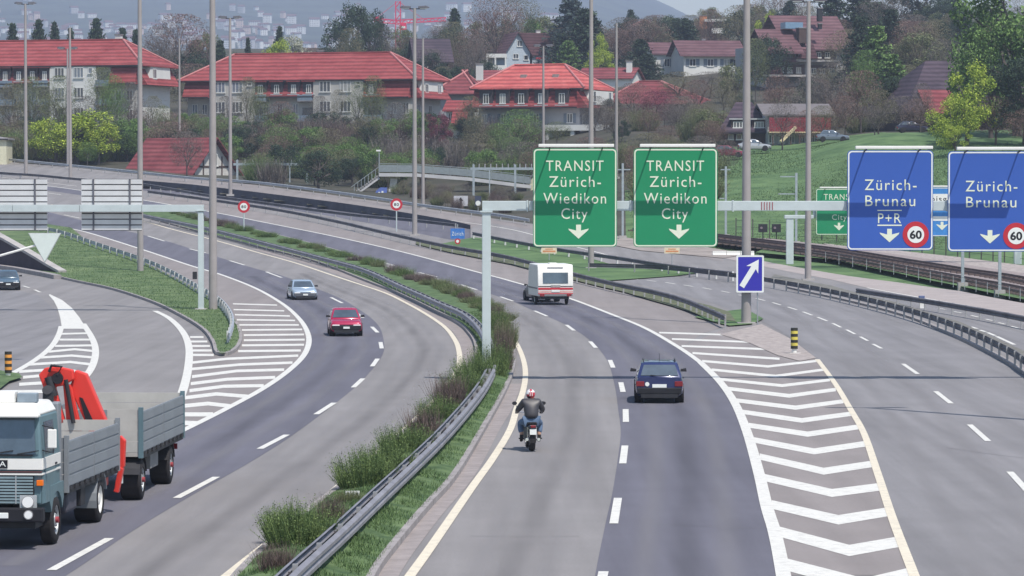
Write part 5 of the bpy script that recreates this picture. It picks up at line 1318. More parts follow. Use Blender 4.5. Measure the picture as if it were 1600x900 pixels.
class House:
    def __init__(s, name, label, pxL, pxR, base, D, yaw, W, cat='house', group=None, zb=None):
        s.s = F / D; s.ca = math.cos(R(yaw)); s.pxL = pxL; s.base = base; s.L = (pxR - pxL) / s.s / s.ca; s.W = W
        c = P((pxL + pxR) / 2, base, D)
        o = Vector((c.x, c.y, c.z)) - Vector((math.cos(R(yaw)), math.sin(R(yaw)), 0)) * s.L / 2
        s.t = thing(name, label, cat, o, R(yaw), group)
    def x(s, px): return (px - s.pxL) / s.s / s.ca
    def z(s, py): return (s.base - py) / s.s
    def wall(s, m, top, px0=None, px1=None, y0=0, y1=None, bot=None, name='wall', gable=None):
        x0 = 0 if px0 is None else s.x(px0); x1 = s.L if px1 is None else s.x(px1); zb = -6 if bot is None else s.z(bot)
        MB().box(x0, x1, y0, s.W if y1 is None else y1, zb, s.z(top)).build(name, m, s.t); return s
    def hip(s, m, eave, ridge, inl=None, inr=None, px0=None, px1=None, oh=.6, y0=0, y1=None, caps=True):
        x0 = (0 if px0 is None else s.x(px0)) - oh; x1 = (s.L if px1 is None else s.x(px1)) + oh
        y1 = s.W if y1 is None else y1
        inl = s.W / 2 if inl is None else inl; inr = s.W / 2 if inr is None else inr
        mb = MB(); e, f, a, b, c, d = hip_roof(mb, x0, x1, y0 - oh, y1 + oh, s.z(eave), s.z(ridge), inl, inr)
        r = mb.build('roof', m, s.t)
        if caps:
            for p, q in ((b, f), (c, f), (a, e), (e, f)):
                MB().tube([(p[0], p[1], p[2] + .06), (q[0], q[1], q[2] + .06)], .17, 6).build('ridge_tiles', RIDGE if (p, q) != (e, f) else m, r)
        MB().box(x0 + .05, x1 - .05, y0 - oh - .1, y0 - oh + .02, s.z(eave) - .24, s.z(eave) - .08).build('gutter', DARKM, r)
        return r
    def gable(s, m, eave, ridge, wallm, px0=None, px1=None, y0=0, y1=None, oh=.5, axis='x', th=.18):
        """ridge along x (gables at the ends) or along y (gable towards the viewer)"""
        x0 = (0 if px0 is None else s.x(px0)); x1 = (s.L if px1 is None else s.x(px1)); y1 = s.W if y1 is None else y1
        ze, zr = s.z(eave), s.z(ridge)
        g = MB()
        if axis == 'x':
            ym = (y0 + y1) / 2; k = (zr - ze) / (ym - y0)
            g.prism([(y0, ze - .01), (y1, ze - .01), (ym, zr - .05)], 'x', x0, x1)
            g.build('gable', wallm, s.t)
            rf = MB()
            for a, b in ((y0 - oh, ym), (y1 + oh, ym)):
                za = ze - k * oh
                rf.loft([[(x, a, za), (x, b, zr), (x, b, zr + th), (x, a, za + th)] for x in (x0 - oh, x1 + oh)])
        else:
            xm = (x0 + x1) / 2; k = (zr - ze) / (xm - x0)
            g.prism([(x0, ze - .01), (x1, ze - .01), (xm, zr - .05)], 'y', y0, y1)
            g.build('gable', wallm, s.t)
            rf = MB()
            for a, b in ((x0 - oh, xm), (x1 + oh, xm)):
                za = ze - k * oh
                rf.loft([[(a, y, za), (b, y, zr), (b, y, zr + th), (a, y, za + th)] for y in (y0 - oh, y1 + oh)])
        return rf.build('roof', m, s.t)
    def win(s, px, py, w=18, h=19, y=-.03, bars=3, sh=None, parent=None): return window(parent or s.t, s.x(px), y, s.z(py), w / s.s / s.ca, h / s.s, 'y', bars, sh)
    def swin(s, t, py, w=1.4, h=1.5, bars=2): return window(s.t, s.L + .03, s.W * t, s.z(py), w, h, 'x', bars)
    def bay(s, px0, px1, top, bot, m, out=1.1):
        MB().box(s.x(px0), s.x(px1), -out, .05, s.z(bot), s.z(top)).build('bay', m, s.t); return -out - .03
    def skirt(s, px0, px1, top, bot, m, out=1.3, dorm=(), dw=18, depth=.0):
        x0, x1 = s.x(px0), s.x(px1); zt, zb = s.z(top), s.z(bot)
        o = MB().prism([(-.25, zt), (-out, zb), (-out, zb - .2), (.1, zb - .2), (.1, zt)], 'x', x0, x1).build('mansard', m, s.t)
        MB().box(x0, x1, -out - .12, -out, zb - .26, zb - .08).build('gutter', DARKM, o)
        for px in dorm:
            w = dw / s.s / s.ca
            xa = s.x(px)
            MB().box(xa - w / 2, xa + w / 2, -out + .25, .05, zb + .25, zt - .02).build('dormer', mat('dormer_painted_shade', (.055, .045, .05), .8), o)  # solid box; the shade of a dormer recess is put into its colour
            window(s.t, xa, -out + .2, zb + .25 + (zt - zb) * .36, w * .42, (zt - zb) * .55, 'y', 2)
            MB().box(xa - w / 2 - .1, xa + w / 2 + .1, -out - .15, 0, zt - .12, zt + .03).build('dormer_roof', m, o)
            MB().box(xa - w / 2, xa + w / 2, -out + .05, -out + .3, zb + .12, zb + .25).build('sill', ALU, o)
    def balcony(s, px0, px1, py, h=9, out=1.4, m=None):
        x0, x1 = s.x(px0), s.x(px1); z0 = s.z(py + h / 2); z1 = s.z(py - h / 2)
        o = MB().box(x0, x1, -out, .02, z0 - .15, z0).build('balcony', CONC_D, s.t)
        MB().box(x0, x1, -out, -out + .06, z0, z1).build('balcony_panel', m or mat('balcony_blue', (.17, .22, .28), .7), o)
        for x in (x0, x1 - .06): MB().box(x, x + .06, -out + .06, 0, z0, z1).build('balcony_panel', m or MATS['balcony_blue'], o)
        MB().box(x0 + .3, x1 - .3, -.05, .0, z0, z0 + 2.1).build('balcony_door', GLASSW, o)
    def chimney(s, px, y, py0, py1, w=.8, m=None):
        MB().box(s.x(px) - w / 2, s.x(px) + w / 2, y, y + w, s.z(py1), s.z(py0)).build('chimney', m or WALL_W, s.t)
        MB().box(s.x(px) - w / 2 - .1, s.x(px) + w / 2 + .1, y - .1, y + w + .1, s.z(py0), s.z(py0) + .15).build('chimney_cap', CONC_D, s.t)
    def skylight(s, px, py, y): MB().box(s.x(px) - .45, s.x(px) + .45, y - .3, y + .3, s.z(py) - .4, s.z(py) + .4).build('roof_hatch', mat('hatch_zinc', (.25, .23, .22), .6), s.t)

# middle apartment block
h = House('apartment_block', 'long middle apartment block with red hipped roof and two pale window bays', 288, 646, 212, 572, -19, 12.5, 'apartment block')
h.wall(WALL_B, 126)
h.wall(CONC_D, 208, y0=-.03, y1=0, bot=216, name='plinth')
h.hip(ROOF_R, 125, 82, inl=6.5, inr=7.2, oh=1.2)
h.skirt(286, 328, 127, 150, ROOF_R, 1.6); h.skirt(402, 494, 127, 150, ROOF_R, dorm=(410, 436, 463, 487), dw=19); h.skirt(574, 645, 127, 152, ROOF_R, 1.5, dorm=(586,), dw=16)
for a, b_ in ((329, 401), (494, 573)):
    y = h.bay(a, b_, 127, 216, WALL_B)
    for px in ((345, 373) if a < 400 else (513, 545)):
        for py in (136, 167, 198): h.win(px, py, y=y, w=17, h=17)
    h.win(b_ - 8, 131, 7, 6, y=y, bars=1)
for px in (300, 316, 437, 415, 462):
    for py in (170, 199): h.win(px, py, 9, 16, bars=2)
for px in (617, 636):
    for py in (170, 200): h.win(px, py, 10, 17, bars=2)
for px0, px1 in ((402, 420), (470, 493), (574, 600)):
    for py in (153, 185): h.balcony(px0, px1, py)
for t in (.2, .62):
    for py in (172, 200): h.swin(t, py, 1.3, 1.5)
MB().prism([(1.0, h.z(153)), (11.5, h.z(153)), (11.0, h.z(127)), (1.6, h.z(127))], 'x', h.L + .0, h.L + .9).build('gable_dormer', WALL_W, h.t)
MB().prism([(h.L + 1.7, h.z(155)), (h.L, h.z(155)), (h.L, h.z(130))], 'y', -.3, 13).build('mansard', ROOF_R, h.t)
for t in (.3, .75): window(h.t, h.L + .95, h.W * t, h.z(139), 1.4, 1.4, 'x', 2)
for px, py, y in ((415, 108, 2.8), (520, 107, 2.9), (590, 107, 2.9), (365, 108, 2.8)): h.skylight(px, py, y)
h.chimney(475, 6.5, 78, 88, .7, WALL_B)
# left apartment block
h = House('apartment_block', 'left apartment block with red roof, white end wall and trees in front', -140, 222, 206, 566, -17, 12.5, 'apartment block')
h.wall(WALL_B, 103); h.hip(ROOF_R, 103, 62, inl=6.5, inr=6.2, oh=1.1)
h.wall(WALL_W, 133, px0=219, px1=222.6, y0=.1, y1=12.3, name='end_wall')
for a, b_ in ((84, 158), (-62, 2)):
    y = h.bay(a, b_, 104, 212, WALL_W)
    for px in ((100, 131) if a > 0 else (-45, -14)):
        for py in (115, 146, 177): h.win(px, py, y=y, w=16, h=16)
    h.win(b_ - 8, 112, 7, 9, y=y, bars=1)
h.skirt(3, 83, 106, 130, ROOF_O, dorm=(12, 34, 56, 76), dw=17); h.skirt(180, 222, 106, 131, ROOF_R, 1.5); h.skirt(-140, -63, 106, 130, ROOF_O, dorm=(-120, -96, -76), dw=17)
for px0, px1 in ((3, 24), (58, 82), (159, 180)):
    for py in (131, 160): h.balcony(px0, px1, py)
for px in (30, 45, 190, 208):
    for py in (150, 180): h.win(px, py, 10, 16, bars=2)
MB().prism([(2.0, h.z(133)), (10.8, h.z(133)), (10.3, h.z(105)), (2.6, h.z(105))], 'x', h.L, h.L + .9).build('gable_dormer', WALL_W, h.t)
MB().prism([(h.L + 1.6, h.z(134)), (h.L, h.z(134)), (h.L, h.z(109))], 'y', -.3, 13).build('mansard', ROOF_R, h.t)
window(h.t, h.L + .95, h.W * .33, h.z(116), 1.4, 1.5, 'x', 2)
for t in (.15, .85):
    for py in (147, 178): h.swin(t, py, 1.3, 1.6)
h.chimney(160, 7, 54, 66, .9)
# bright mansard house
h = House('apartment_block', 'mansard house with bright red roof, five shaded dormers and a white porch', 748, 905, 226, 552, -20, 12, 'apartment block')
h.wall(WALL_G, 139); h.hip(ROOF_R2, 138, 100, inl=4.6, inr=5.5, oh=1.1)
h.skirt(742, 906, 139, 167, ROOF_R, 1.5, dorm=(764, 790, 819, 850, 882), dw=21)
MB().prism([(h.L + 1.7, h.z(169)), (h.L, h.z(169)), (h.L, h.z(143))], 'y', -1.2, 12.4).build('mansard', ROOF_R, h.t)
MB().prism([(1.2, h.z(164)), (11.5, h.z(164)), (11.2, h.z(142)), (1.8, h.z(142))], 'x', h.L, h.L + 1.5).build('gable_dormer', WALL_W, h.t)
for t in (.2, .8): window(h.t, h.L + 1.55, h.W * t, h.z(151), 1.1, 1.6, 'x', 1)
for px in (757, 787, 838, 890): h.win(px, 185, 9, 15, bars=2, sh=1)
for t in (.15, .5, .8): h.swin(t, 187, 1.2, 1.6)
MB().box(h.x(862), h.L + 4.6, -3.5, 0, h.z(205), h.z(196)).build('porch_roof', WALL_W, h.t)
for px in (865, 905): MB().box(h.x(px) - .3, h.x(px) + .3, -3.3, -2.7, -4, h.z(205)).build('porch_pillar', WALL_W, h.t)
MB().box(h.L + 3.9, h.L + 4.5, -3.3, -2.7, -4, h.z(205)).build('porch_pillar', WALL_W, h.t)
for px in (876, 892): h.win(px, 215, 13, 18, bars=2)
h.skylight(810, 120, 2.4); h.skylight(860, 120, 2.4)
# small red roofs between the blocks
h = House('house', 'small house with old red hipped roof between the middle block and the mansard house', 680, 742, 225, 590, -12, 10)
h.wall(WALL_G, 148); h.hip(ROOF_O, 147, 109, inl=5, inr=4, oh=.8); h.chimney(742, 3, 100, 125, 1.0)
h.win(700, 165, 8, 13, bars=2); h.win(725, 165, 8, 13, bars=2)
h = House('house', 'low white annexe with a red lean-to roof beside the purple bush', 697, 730, 225, 556, -10, 6)
h.wall(WALL_W, 170); h.gable(ROOF_R, 172, 158, WALL_W, axis='x'); h.skirt(708, 732, 172, 196, ROOF_R, 2.2); h.win(704, 183, 7, 14, bars=2)
h = House('house', 'plain red ridge roof peeping over the mansard house at its left', 745, 800, 205, 640, -12, 10)
h.wall(WALL_W, 128); h.gable(ROOF_O, 128, 110, WALL_W)
# red roof right of the mansard house
h = House('house', 'red hipped roof behind bare trees to the right of the mansard house', 942, 1078, 222, 600, -20, 13)
h.wall(WALL_W, 162); h.hip(ROOF_O, 163, 126, inl=5, inr=8, oh=.9)
for px in (960, 985, 1010, 1040): h.win(px, 178, 9, 13, bars=2)
h = House('house', 'long red roof with a white gable just above and right of the mansard roof', 905, 985, 170, 660, -15, 9)
h.wall(WALL_W, 122); h.gable(ROOF_O, 122, 106, WALL_W)
h.chimney(978, 2, 96, 118, .9); h.chimney(972, 5, 98, 114, .7)
# old gabled house beside the far road
h = House('house', 'low house with long red roof and timbered white gable beside the far road', 192, 296, 292, 488, -38, 10)
h.wall(WALL_W, 277); h.gable(ROOF_O, 276, 217, mat('gable_white', (.50, .49, .47), .9), oh=.9)
for k in range(5): MB().box(h.L + .002, h.L + .05, 1.2 + k * 1.8, 1.42 + k * 1.8, h.z(276), h.z(262) + (1.5 if k in (1, 3) else 3.6 if k == 2 else 0)).build('timber', WOODD, h.t)
MB().box(h.L + .002, h.L + .06, .4, 9.6, h.z(262), h.z(259)).build('timber', WOODD, h.t)
window(h.t, h.L + .06, 5.0, h.z(250), 1.6, 1.6, 'x', 2)
# white hut at the far left edge, pale house by the footbridge
h = House('hut', 'cream hut wall at the left edge above the far road', -60, 10, 252, 500, 0, 6, 'hut'); h.wall(mat('plaster_cream', (.58, .56, .42), .9), 217); h.hip(CONC_D, 216, 211, oh=.3, caps=False)
h = House('house', 'pale house end showing at the right end of the footbridge, behind the transit sign', 822, 860, 325, 452, -8, 10)
h.wall(MATS['plaster_cream'], 285); h.gable(CONC_D, 285, 266, MATS['plaster_cream'], axis='y', oh=.2)
# hillside houses
h = House('house', 'pale blue gabled house with dark red roof up the slope, above the mansard house', 790, 828, 104, 720, 12, 12)
h.wall(mat('plaster_blue', (.42, .48, .54), .9), 82); h.gable(ROOF_B, 82, 51, MATS['plaster_blue'], axis='y', oh=.6)
h.win(812, 68, 8, 10, bars=2); h.win(806, 88, 9, 8, bars=2); h.win(822, 90, 7, 8, bars=1)
MB().loft([[(h.x(814), 1, h.z(51)), (h.x(814), 11, h.z(51)), (h.x(833), 11, h.z(86)), (h.x(833), 1, h.z(86))], [(h.x(865), 1, h.z(51)), (h.x(865), 11, h.z(51)), (h.x(867), 11, h.z(86)), (h.x(867), 1, h.z(86))]]).build('roof', ROOF_B, h.t); h.chimney(850, 5, 46, 52, .8)
MB().box(h.x(834), h.x(862), 1.5, 10, -5, h.z(84)).build('wall', MATS['plaster_blue'], h.t)
h.wall(MATS['sign_red'], 90, px0=836, px1=860, y0=-1.2, y1=-.3, bot=93, name='awning')
h = House('house', 'dark timber barn roof left of the reddish trees, behind the middle block', 652, 700, 112, 690, 8, 12)
h.wall(WOODD, 95); h.gable(ROOF_V, 95, 60, WOODD, px0=650, px1=705, axis='x'); h.win(664, 100, 10, 10); h.win(682, 100, 10, 10)
h = House('house', 'white garden pavilion on posts beside the pale blue house', 760, 792, 110, 700, 0, 6)
MB().box(0, h.L, 0, 6, h.z(90), h.z(84)).build('roof', WALL_W, h.t)
for px in (761, 774, 790): MB().box(h.x(px) - .15, h.x(px) + .15, 0, .3, -3, h.z(90)).build('post', WALL_W, h.t)
MB().box(0, h.L, -.1, 0, h.z(110), h.z(102)).build('parapet', WALL_W, h.t)
h = House('house', 'house with brown hipped roof and cream wall high on the slope', 975, 1031, 75, 830, -8, 12)
h.wall(mat('plaster_cream_light', (.62, .57, .44), .9), 50); h.hip(ROOF_B, 49, 30, inl=5, inr=5, oh=1); [h.win(px, 56, 6, 8, bars=1) for px in (992, 1002, 1012, 1022)]
h.chimney(1020, 4, 26, 36, .8, WOODD)
h = House('house', 'smaller half of the white twin house under a brown gable roof', 1022, 1072, 112, 700, 8, 10)
h.wall(WALL_W, 84); h.gable(ROOF_B, 84, 66, WALL_W, axis='x'); [h.win(px, 98, 9, 12, bars=2, sh=1) for px in (1042, 1060)]
h = House('house', 'larger half of the white twin house, long low wall facing the sun', 1068, 1160, 114, 690, 10, 11)
h.wall(WALL_W, 84); h.gable(ROOF_B, 85, 63, WALL_W, axis='x', oh=.9); [h.win(px, 98, 10, 12, bars=2, sh=1) for px in (1082, 1110, 1136, 1151)]; h.chimney(1111, 6, 60, 68, .6)
h = House('house', 'modern flat roofed house with an orange chimney on the skyline', 1095, 1140, 60, 820, 0, 9)
h.wall(WOODD, 34, y0=1); MB().box(h.x(1100), h.x(1142), -.5, 9, h.z(34), h.z(30)).build('roof', WALL_W, h.t); h.chimney(1099, 0, 25, 45, 1.6, mat('chimney_orange', (.55, .22, .10), .8)); h.wall(WALL_W, 44, px0=1112, px1=1130, y0=-.4, y1=1, bot=52, name='balcony')
h = House('house', 'large terraced house under a wide brown gable roof on the right hillside', 1196, 1318, 150, 640, 16, 16)
h.wall(WALL_G, 72); h.wall(WALL_W, 72, px0=1302, px1=1318, y0=.02, y1=.1, name='gable_wall')
h.gable(ROOF_B, 72, 23, WOODD, px0=1235, px1=1325, axis='x', oh=1.2)
h.gable(ROOF_B, 82, 47, WOODD, px0=1190, px1=1240, y0=-3, y1=8, axis='x', oh=.6)
h.chimney(1292, 3, 12, 32, .8, DARKM); h.chimney(1252, -1, 45, 68, 1.6, WOODD); h.chimney(1279, -1, 38, 46, .6, DARKM)
MB().box(h.x(1228), h.x(1256), .5, 3, h.z(45), h.z(35)).build('solar_panel', mat('panel_blue', (.14, .24, .36), .25, spec=.8), h.t).rotation_euler.x = 0
for (a, b_, z_) in ((1190, 1245, 96), (1240, 1310, 97), (1180, 1260, 121), (1260, 1310, 122)):
    MB().box(h.x(a), h.x(b_), -2.2 - (z_ - 96) * .06, 0, h.z(z_), h.z(z_ - 3)).build('balcony', CONC, h.t)
    h.wall(WOODD, z_ - 22 if z_ < 110 else z_ - 20, px0=a + 4, px1=b_ - 4, y0=-.4, y1=.0, bot=z_ - 4, name='balcony_recess')
    for px in range(int(a) + 10, int(b_) - 6, 14): h.win(px, z_ - 11, 8, 9, y=-.45, bars=2)
for (ax, ay) in ((1220, 98), (1200, 121), (1254, 92)): MB().prism([(h.x(ax - 18), h.z(ay)), (h.x(ax + 8), h.z(ay - 24)), (h.x(ax + 16), h.z(ay))], 'y', -2.6, -2.0).build('roof_slope', ROOF_B, h.t)
h = House('house', 'white house with red brown hipped roof at the top right, among conifers', 1415, 1468, 95, 720, -12, 12)
h.wall(WALL_G, 64); h.hip(ROOF_B, 63, 38, inl=3, inr=6, oh=1); [h.win(px, 74, 8, 10, bars=2) for px in (1425, 1438, 1452)]
h.wall(mat('plaster_apricot', (.72, .52, .30), .9), 66, px0=1448, px1=1466, y0=-.3, y1=.0, bot=71, name='balcony')  # balcony front in an orange plaster tone
h = House('barn', 'big barn with sweeping dark purple roof at the right, behind the yellow green tree', 1424, 1650, 215, 480, 14, 18, 'barn')
h.wall(WOODD, 178); h.hip(ROOF_V, 176, 92, inl=6.5, inr=8, oh=1.5, caps=False)
MB().prism([(-1.8, h.z(178)), (2.2, h.z(140)), (2.2, h.z(178))], 'x', h.x(1440), h.x(1500)).build('roof_slope', ROOF_O, h.t)
MB().box(h.x(1425), h.x(1434), -.3, -.1, h.z(188), h.z(180)).build('window', mat('sill_peach', (.75, .55, .40), .6), h.t)  # small peach coloured panel on the barn front
h = House('house', 'dark timber house with two shaded dormers at the foot of the hill', 1132, 1198, 226, 470, -6, 12)
h.wall(WOODD, 206); h.hip(ROOF_V, 206, 158, inl=2, inr=3, oh=.8, caps=False)
for px in (1153, 1186):
    MB().box(h.x(px) - .9, h.x(px) + .9, .2, 4, h.z(202), h.z(187)).build('dormer', WOODD, h.t); MB().box(h.x(px) - 1.1, h.x(px) + 1.1, -.1, 4, h.z(187), h.z(185)).build('dormer_roof', ALU, h.t); h.win(px, 195, 15, 10, y=.1, bars=3)
for px in (1142, 1155, 1168): h.win(px, 214, 8, 9, bars=1)
h = House('house', 'house with a long red balcony front and an open stair at the grass edge', 1199, 1296, 226, 468, 4, 10)
h.wall(WALL_G, 178); h.gable(mat('roof_pale', (.15, .135, .14), .9), 179, 163, WALL_G, axis='x', oh=.7)
RB_ = mat('balcony_red', (.26, .025, .045), .7, var=.15, scale=.6)
for k in range(10): MB().box(h.x(1199) + h.L * k / 10 + .02, h.x(1199) + h.L * (k + 1) / 10 - .02, -1.5, -1.4, h.z(206), h.z(184)).build('balcony_panel', RB_, h.t)
MB().box(0, h.L, -1.5, 0, h.z(208), h.z(206)).build('balcony', mat('balcony_edge', (.6, .48, .3), .8), h.t)
for px in range(1205, 1292, 16): h.win(px, 217, 9, 13, bars=2)
for px in range(1205, 1292, 14): MB().box(h.x(px) - .08, h.x(px) + .08, -1.45, -1.3, -1, h.z(208)).build('post', WOODD, h.t)
MB().bar((h.x(1216), -2.2, h.z(222)), (h.x(1240), -1.8, h.z(199)), .5, .3).build('stair', mat('stair_wood', (.62, .52, .33), .8), h.t)
# parked vehicles on the hill road
for px, D, rz, c, lab in ((1300, 450, 88, (.15, .18, .23), 'pale car parked on the hill road behind the right lamp mast'), (1424, 462, 92, (.03, .03, .06), 'dark car parked before the big barn'), (1137, 442, 84, (.25, .02, .05), 'dark red car parked beside the transit sign at the grass edge'), (1178, 448, 90, (.40, .41, .44), 'white van-like car parked below the timber house')):
    p = S(px, D); car(lab, 'car', (p.x, p.y, p.z + .15), R(rz), carpaint('paint_%d' % px, c), 4.3, 1.7, 1.42, .92, hatch_st, (-.95, 1.6, -.2, 1.15, .59))
# ------------------------------------------------------------------ tower crane
c = P(622, 60, 1150); cb = Vector((c.x, c.y, c.z - 32)); CR = mat('crane_paint', (.62, .03, .10), .5)
t = thing('tower_crane', 'pinkish red tower crane above the ridge of the middle apartment block', 'crane', cb)
s = F / 1150; zz = lambda py: P(622, py, 1150).z - cb.z
def lattice(p, q, w, n, nm):
    p, q = Vector(p), Vector(q); mb = MB(); d = (q - p); u = Vector((0, 0, 1)) if abs(d.normalized().z) < .5 else Vector((1, 0, 0)); v = d.normalized().cross(u)
    for a in (-1, 1):
        for b_ in (-1, 1): o_ = u * a * w / 2 + v * b_ * w / 2; mb.bar(p + o_, q + o_, .26, .26)
    for k in range(n):
        a, b_ = p + d * k / n, p + d * (k + 1) / n
        for b2 in (-1, 1): mb.bar(a + u * w / 2 * (-1) ** k + v * b2 * w / 2, b_ - u * w / 2 * (-1) ** k + v * b2 * w / 2, .2, .2)
    mb.build(nm, CR, t)
lattice((0, 0, 0), (0, 0, zz(2)), 1.5, 22, 'mast'); lattice((0, 0, zz(34)), (75 / s, 0, zz(30)), 1.0, 14, 'jib'); lattice((0, 0, zz(35)), (-38 / s, 0, zz(31)), 1.1, 8, 'counter_jib')
MB().box(-38 / s, -30 / s, -.8, .8, zz(34), zz(26)).build('counterweight', CR, t); MB().box(.9, 2.6, -1, 1, zz(47), zz(37)).build('cab', CR, t); MB().box(1.0, 2.3, -1.03, -1, zz(44.5), zz(41)).build('cab_window', WALL_W, t)
MB().bar((0, 0, zz(2)), (-36 / s, 0, zz(30)), .12, .12).build('tie_bar', CR, t); MB().bar((0, 0, zz(2)), (40 / s, 0, zz(30)), .12, .12).build('tie_bar', CR, t)
# ------------------------------------------------------------------ footbridge with its stair
DB = 452.0; c0 = P(590, 275, DB)
t = thing('footbridge', 'concrete footbridge with railings and a stair down to the far road', 'footbridge', (c0.x, DB, c0.z))
q = lambda px, py, dy=0: Vector((P(px, py, DB).x - c0.x, dy, P(px, py, DB).z - c0.z))
deck = [q(592, 273), q(650, 273.5), (q(730, 279.5)), q(806, 289), q(830, 292)]
for a, b_ in zip(deck, deck[1:]): MB().bar(a + Vector((0, 1.2, 0)), b_ + Vector((0, 1.2, 0)), 2.6, .42).build('deck', mat('bridge_concrete', (.46, .46, .47), .85, var=.12, scale=.3), t)
RAILG = mat('railing_grey', (.30, .34, .36), .6, .2, var=.1)
pr_ = MB().box(-.03, .03, -.03, .03, 0, 1.15).mesh('railing_post', RAILG)
for a, b_ in zip(deck, deck[1:]):
    n = max(2, int((b_ - a).length / 2.0))
    for k in range(n):
        p = a + (b_ - a) * k / n; p2 = a + (b_ - a) * (k + 1) / n
        part('railing_post', pr_, t, p + Vector((0, -.05, .2)))
        MB().loft([[p + Vector((.05, -.05, .35)), p2 + Vector((-.05, -.05, .35)), p2 + Vector((-.05, -.05, 1.2)), p + Vector((.05, -.05, 1.2))], [p + Vector((.05, -.02, .35)), p2 + Vector((-.05, -.02, .35)), p2 + Vector((-.05, -.02, 1.2)), p + Vector((.05, -.02, 1.2))]]).build('railing_panel', mat('railing_mesh', (.23, .265, .28), .7, .2, var=.12), t)
    MB().bar(a + Vector((0, -.05, 1.34)), b_ + Vector((0, -.05, 1.34)), .07, .07).build('handrail', RAILG, t)
st0, st1 = q(592, 276), q(548, 308)
MB().bar(st0 + Vector((0, 1.0, -.1)), st1 + Vector((0, 1.0, -.1)), 1.8, .35).build('stair_flight', MATS['bridge_concrete'], t)
for k in range(14):
    p = st0 + (st1 - st0) * (k + .5) / 14; MB().box(p.x - .2, p.x + .2, .1, 1.9, p.z + .05, p.z + .22).build('step', CONC, t)
MB().bar(st0 + Vector((0, .05, 1.2)), st1 + Vector((0, .05, 1.2)), .07, .07).build('handrail', RAILG, t)
for k in range(8): p = st0 + (st1 - st0) * k / 8; part('railing_post', pr_, t, p + Vector((0, .05, .1)))
MB().prism([(q(610, 279).x, q(610, 279).z), (q(620, 279).x, q(620, 279).z), (q(620, 325).x, q(620, 325).z), (q(603, 325).x, q(603, 325).z)], 'y', .6, 2.4).build('pier', mat('pier_concrete', (.52, .50, .46), .9), t)
MB().box(q(800, 0).x, q(832, 0).x, .2, 4, q(0, 335).z, q(0, 294).z).build('abutment', mat('abutment_dark', (.10, .09, .10), .9), t)
tb = thing('bridge_lamp', 'thin lamp at the corner of the footbridge stair', 'lamp', (q(592, 0).x + c0.x, DB + .3, c0.z + .2)); MB().tube([(0, 0, 0), (0, 0, 36 / (F / DB))], .06, 6).build('pole', GALV, tb); MB().box(-.35, .2, -.15, .15, 36 / (F / DB), 36 / (F / DB) + .18).build('lamp_head', LAMPG, tb)
# painted panels under the bridge
p = P(594, 300, DB - 3); t = thing('graffiti_panel', 'blue and white painted board under the footbridge stair', 'board', p); s = F / DB
MB().prism([(-10 / s, -6 / s), (10 / s, -6 / s), (11 / s, 7 / s), (0, 7 / s), (-6 / s, 2 / s)], 'y', -.04, .04).build('board', mat('board_blue', (.10, .15, .42), .6), t)
for a, b_ in ((-8, -5), (-3, 0), (2, 5)): MB().box(a / s, b_ / s, -.055, -.041, -4 / s, (1 + a * .3) / s).build('white_mark', SIGN_W, t)
MB().box(-10 / s, 8 / s, -.058, -.042, -6 / s, -4.2 / s).build('white_mark', SIGN_W, t)
b = S(720, 413); t = thing('arrow_board', 'square white board with a black arrow beside the catenary post', 'road sign', b); s = F / 413; z = P(720, 314, 413).z - b.z
MB().box(-11 / s, 11 / s, -.04, .04, z - 8 / s, z + 8 / s).build('board', mat('board_pale', (.5, .5, .54), .6), t); MB().tube([(0, .1, 0), (0, .1, z)], .06).build('pole', GALV, t)
MB().prism([(x / s, z + y_ / s) for x, y_ in ((-1, -6), (1.5, -6), (1.5, 0), (4, 0), (0, 6), (-4, 1), (-1, 1))], 'y', -.055, -.041).build('arrow', BLACKP, t)
b = S(747, 411); t = thing('signal_board', 'small round white signal on a dark board beside the arrow board', 'signal', b); s = F / 411; z = P(747, 314, 411).z - b.z
MB().box(-5 / s, 5 / s, -.04, .04, z - 8 / s, z + 8 / s).build('board', mat('board_navy', (.05, .06, .10), .6), t); MB().tube([(0, .1, 0), (0, .1, z)], .06).build('pole', GALV, t)
d = MB().prism(circ(4 / s, 16), 'y', -.06, -.041).build('white_disc', SIGN_W, t); d.location = (0, 0, z - 3.5 / s)
# ------------------------------------------------------------------ catenary portals, poles, signals, fences
def cat_portal(pxs, top, bot, D, label, beam_ext=(6, 6), ins=10, group='catenary portals'):
    s = F / D; b = S(pxs[0], D); t = thing('catenary_portal', label, 'catenary portal', b, group=group)
    z1 = P(0, top, D).z - b.z; zt = z1 + 6 / s
    for i, px in enumerate(pxs):
        x = (px - pxs[0]) / s; main = i in (0, len(pxs) - 1)
        MB().box(x - (.13 if main else .07), x + (.13 if main else .07), -.13, .13, -1, zt if main else z1).build('post', mat('catenary_steel', (.34, .39, .42), .6, .3), t)
    x0, x1 = -beam_ext[0] / s, (pxs[-1] - pxs[0]) / s + beam_ext[1] / s
    MB().box(x0, x1, -.12, .12, z1 - .2, z1 + .1).build('beam', MATS['catenary_steel'], t)
    for k in range(ins):
        x = x0 + (x1 - x0) * (k + .5) / ins; MB().tube([(x, 0, z1 + .1), (x, 0, z1 + .55)], .06, 6).build('insulator', mat('insulator', (.35, .34, .36), .5), t)
cat_portal([371, 418, 453, 480], 256, 290, 470, 'railway portal with insulators on the scrub slope, left of the footbridge')
cat_portal([740, 765, 805], 263, 330, 446, 'railway portal in front of the footbridge deck', (5, 30), 11)
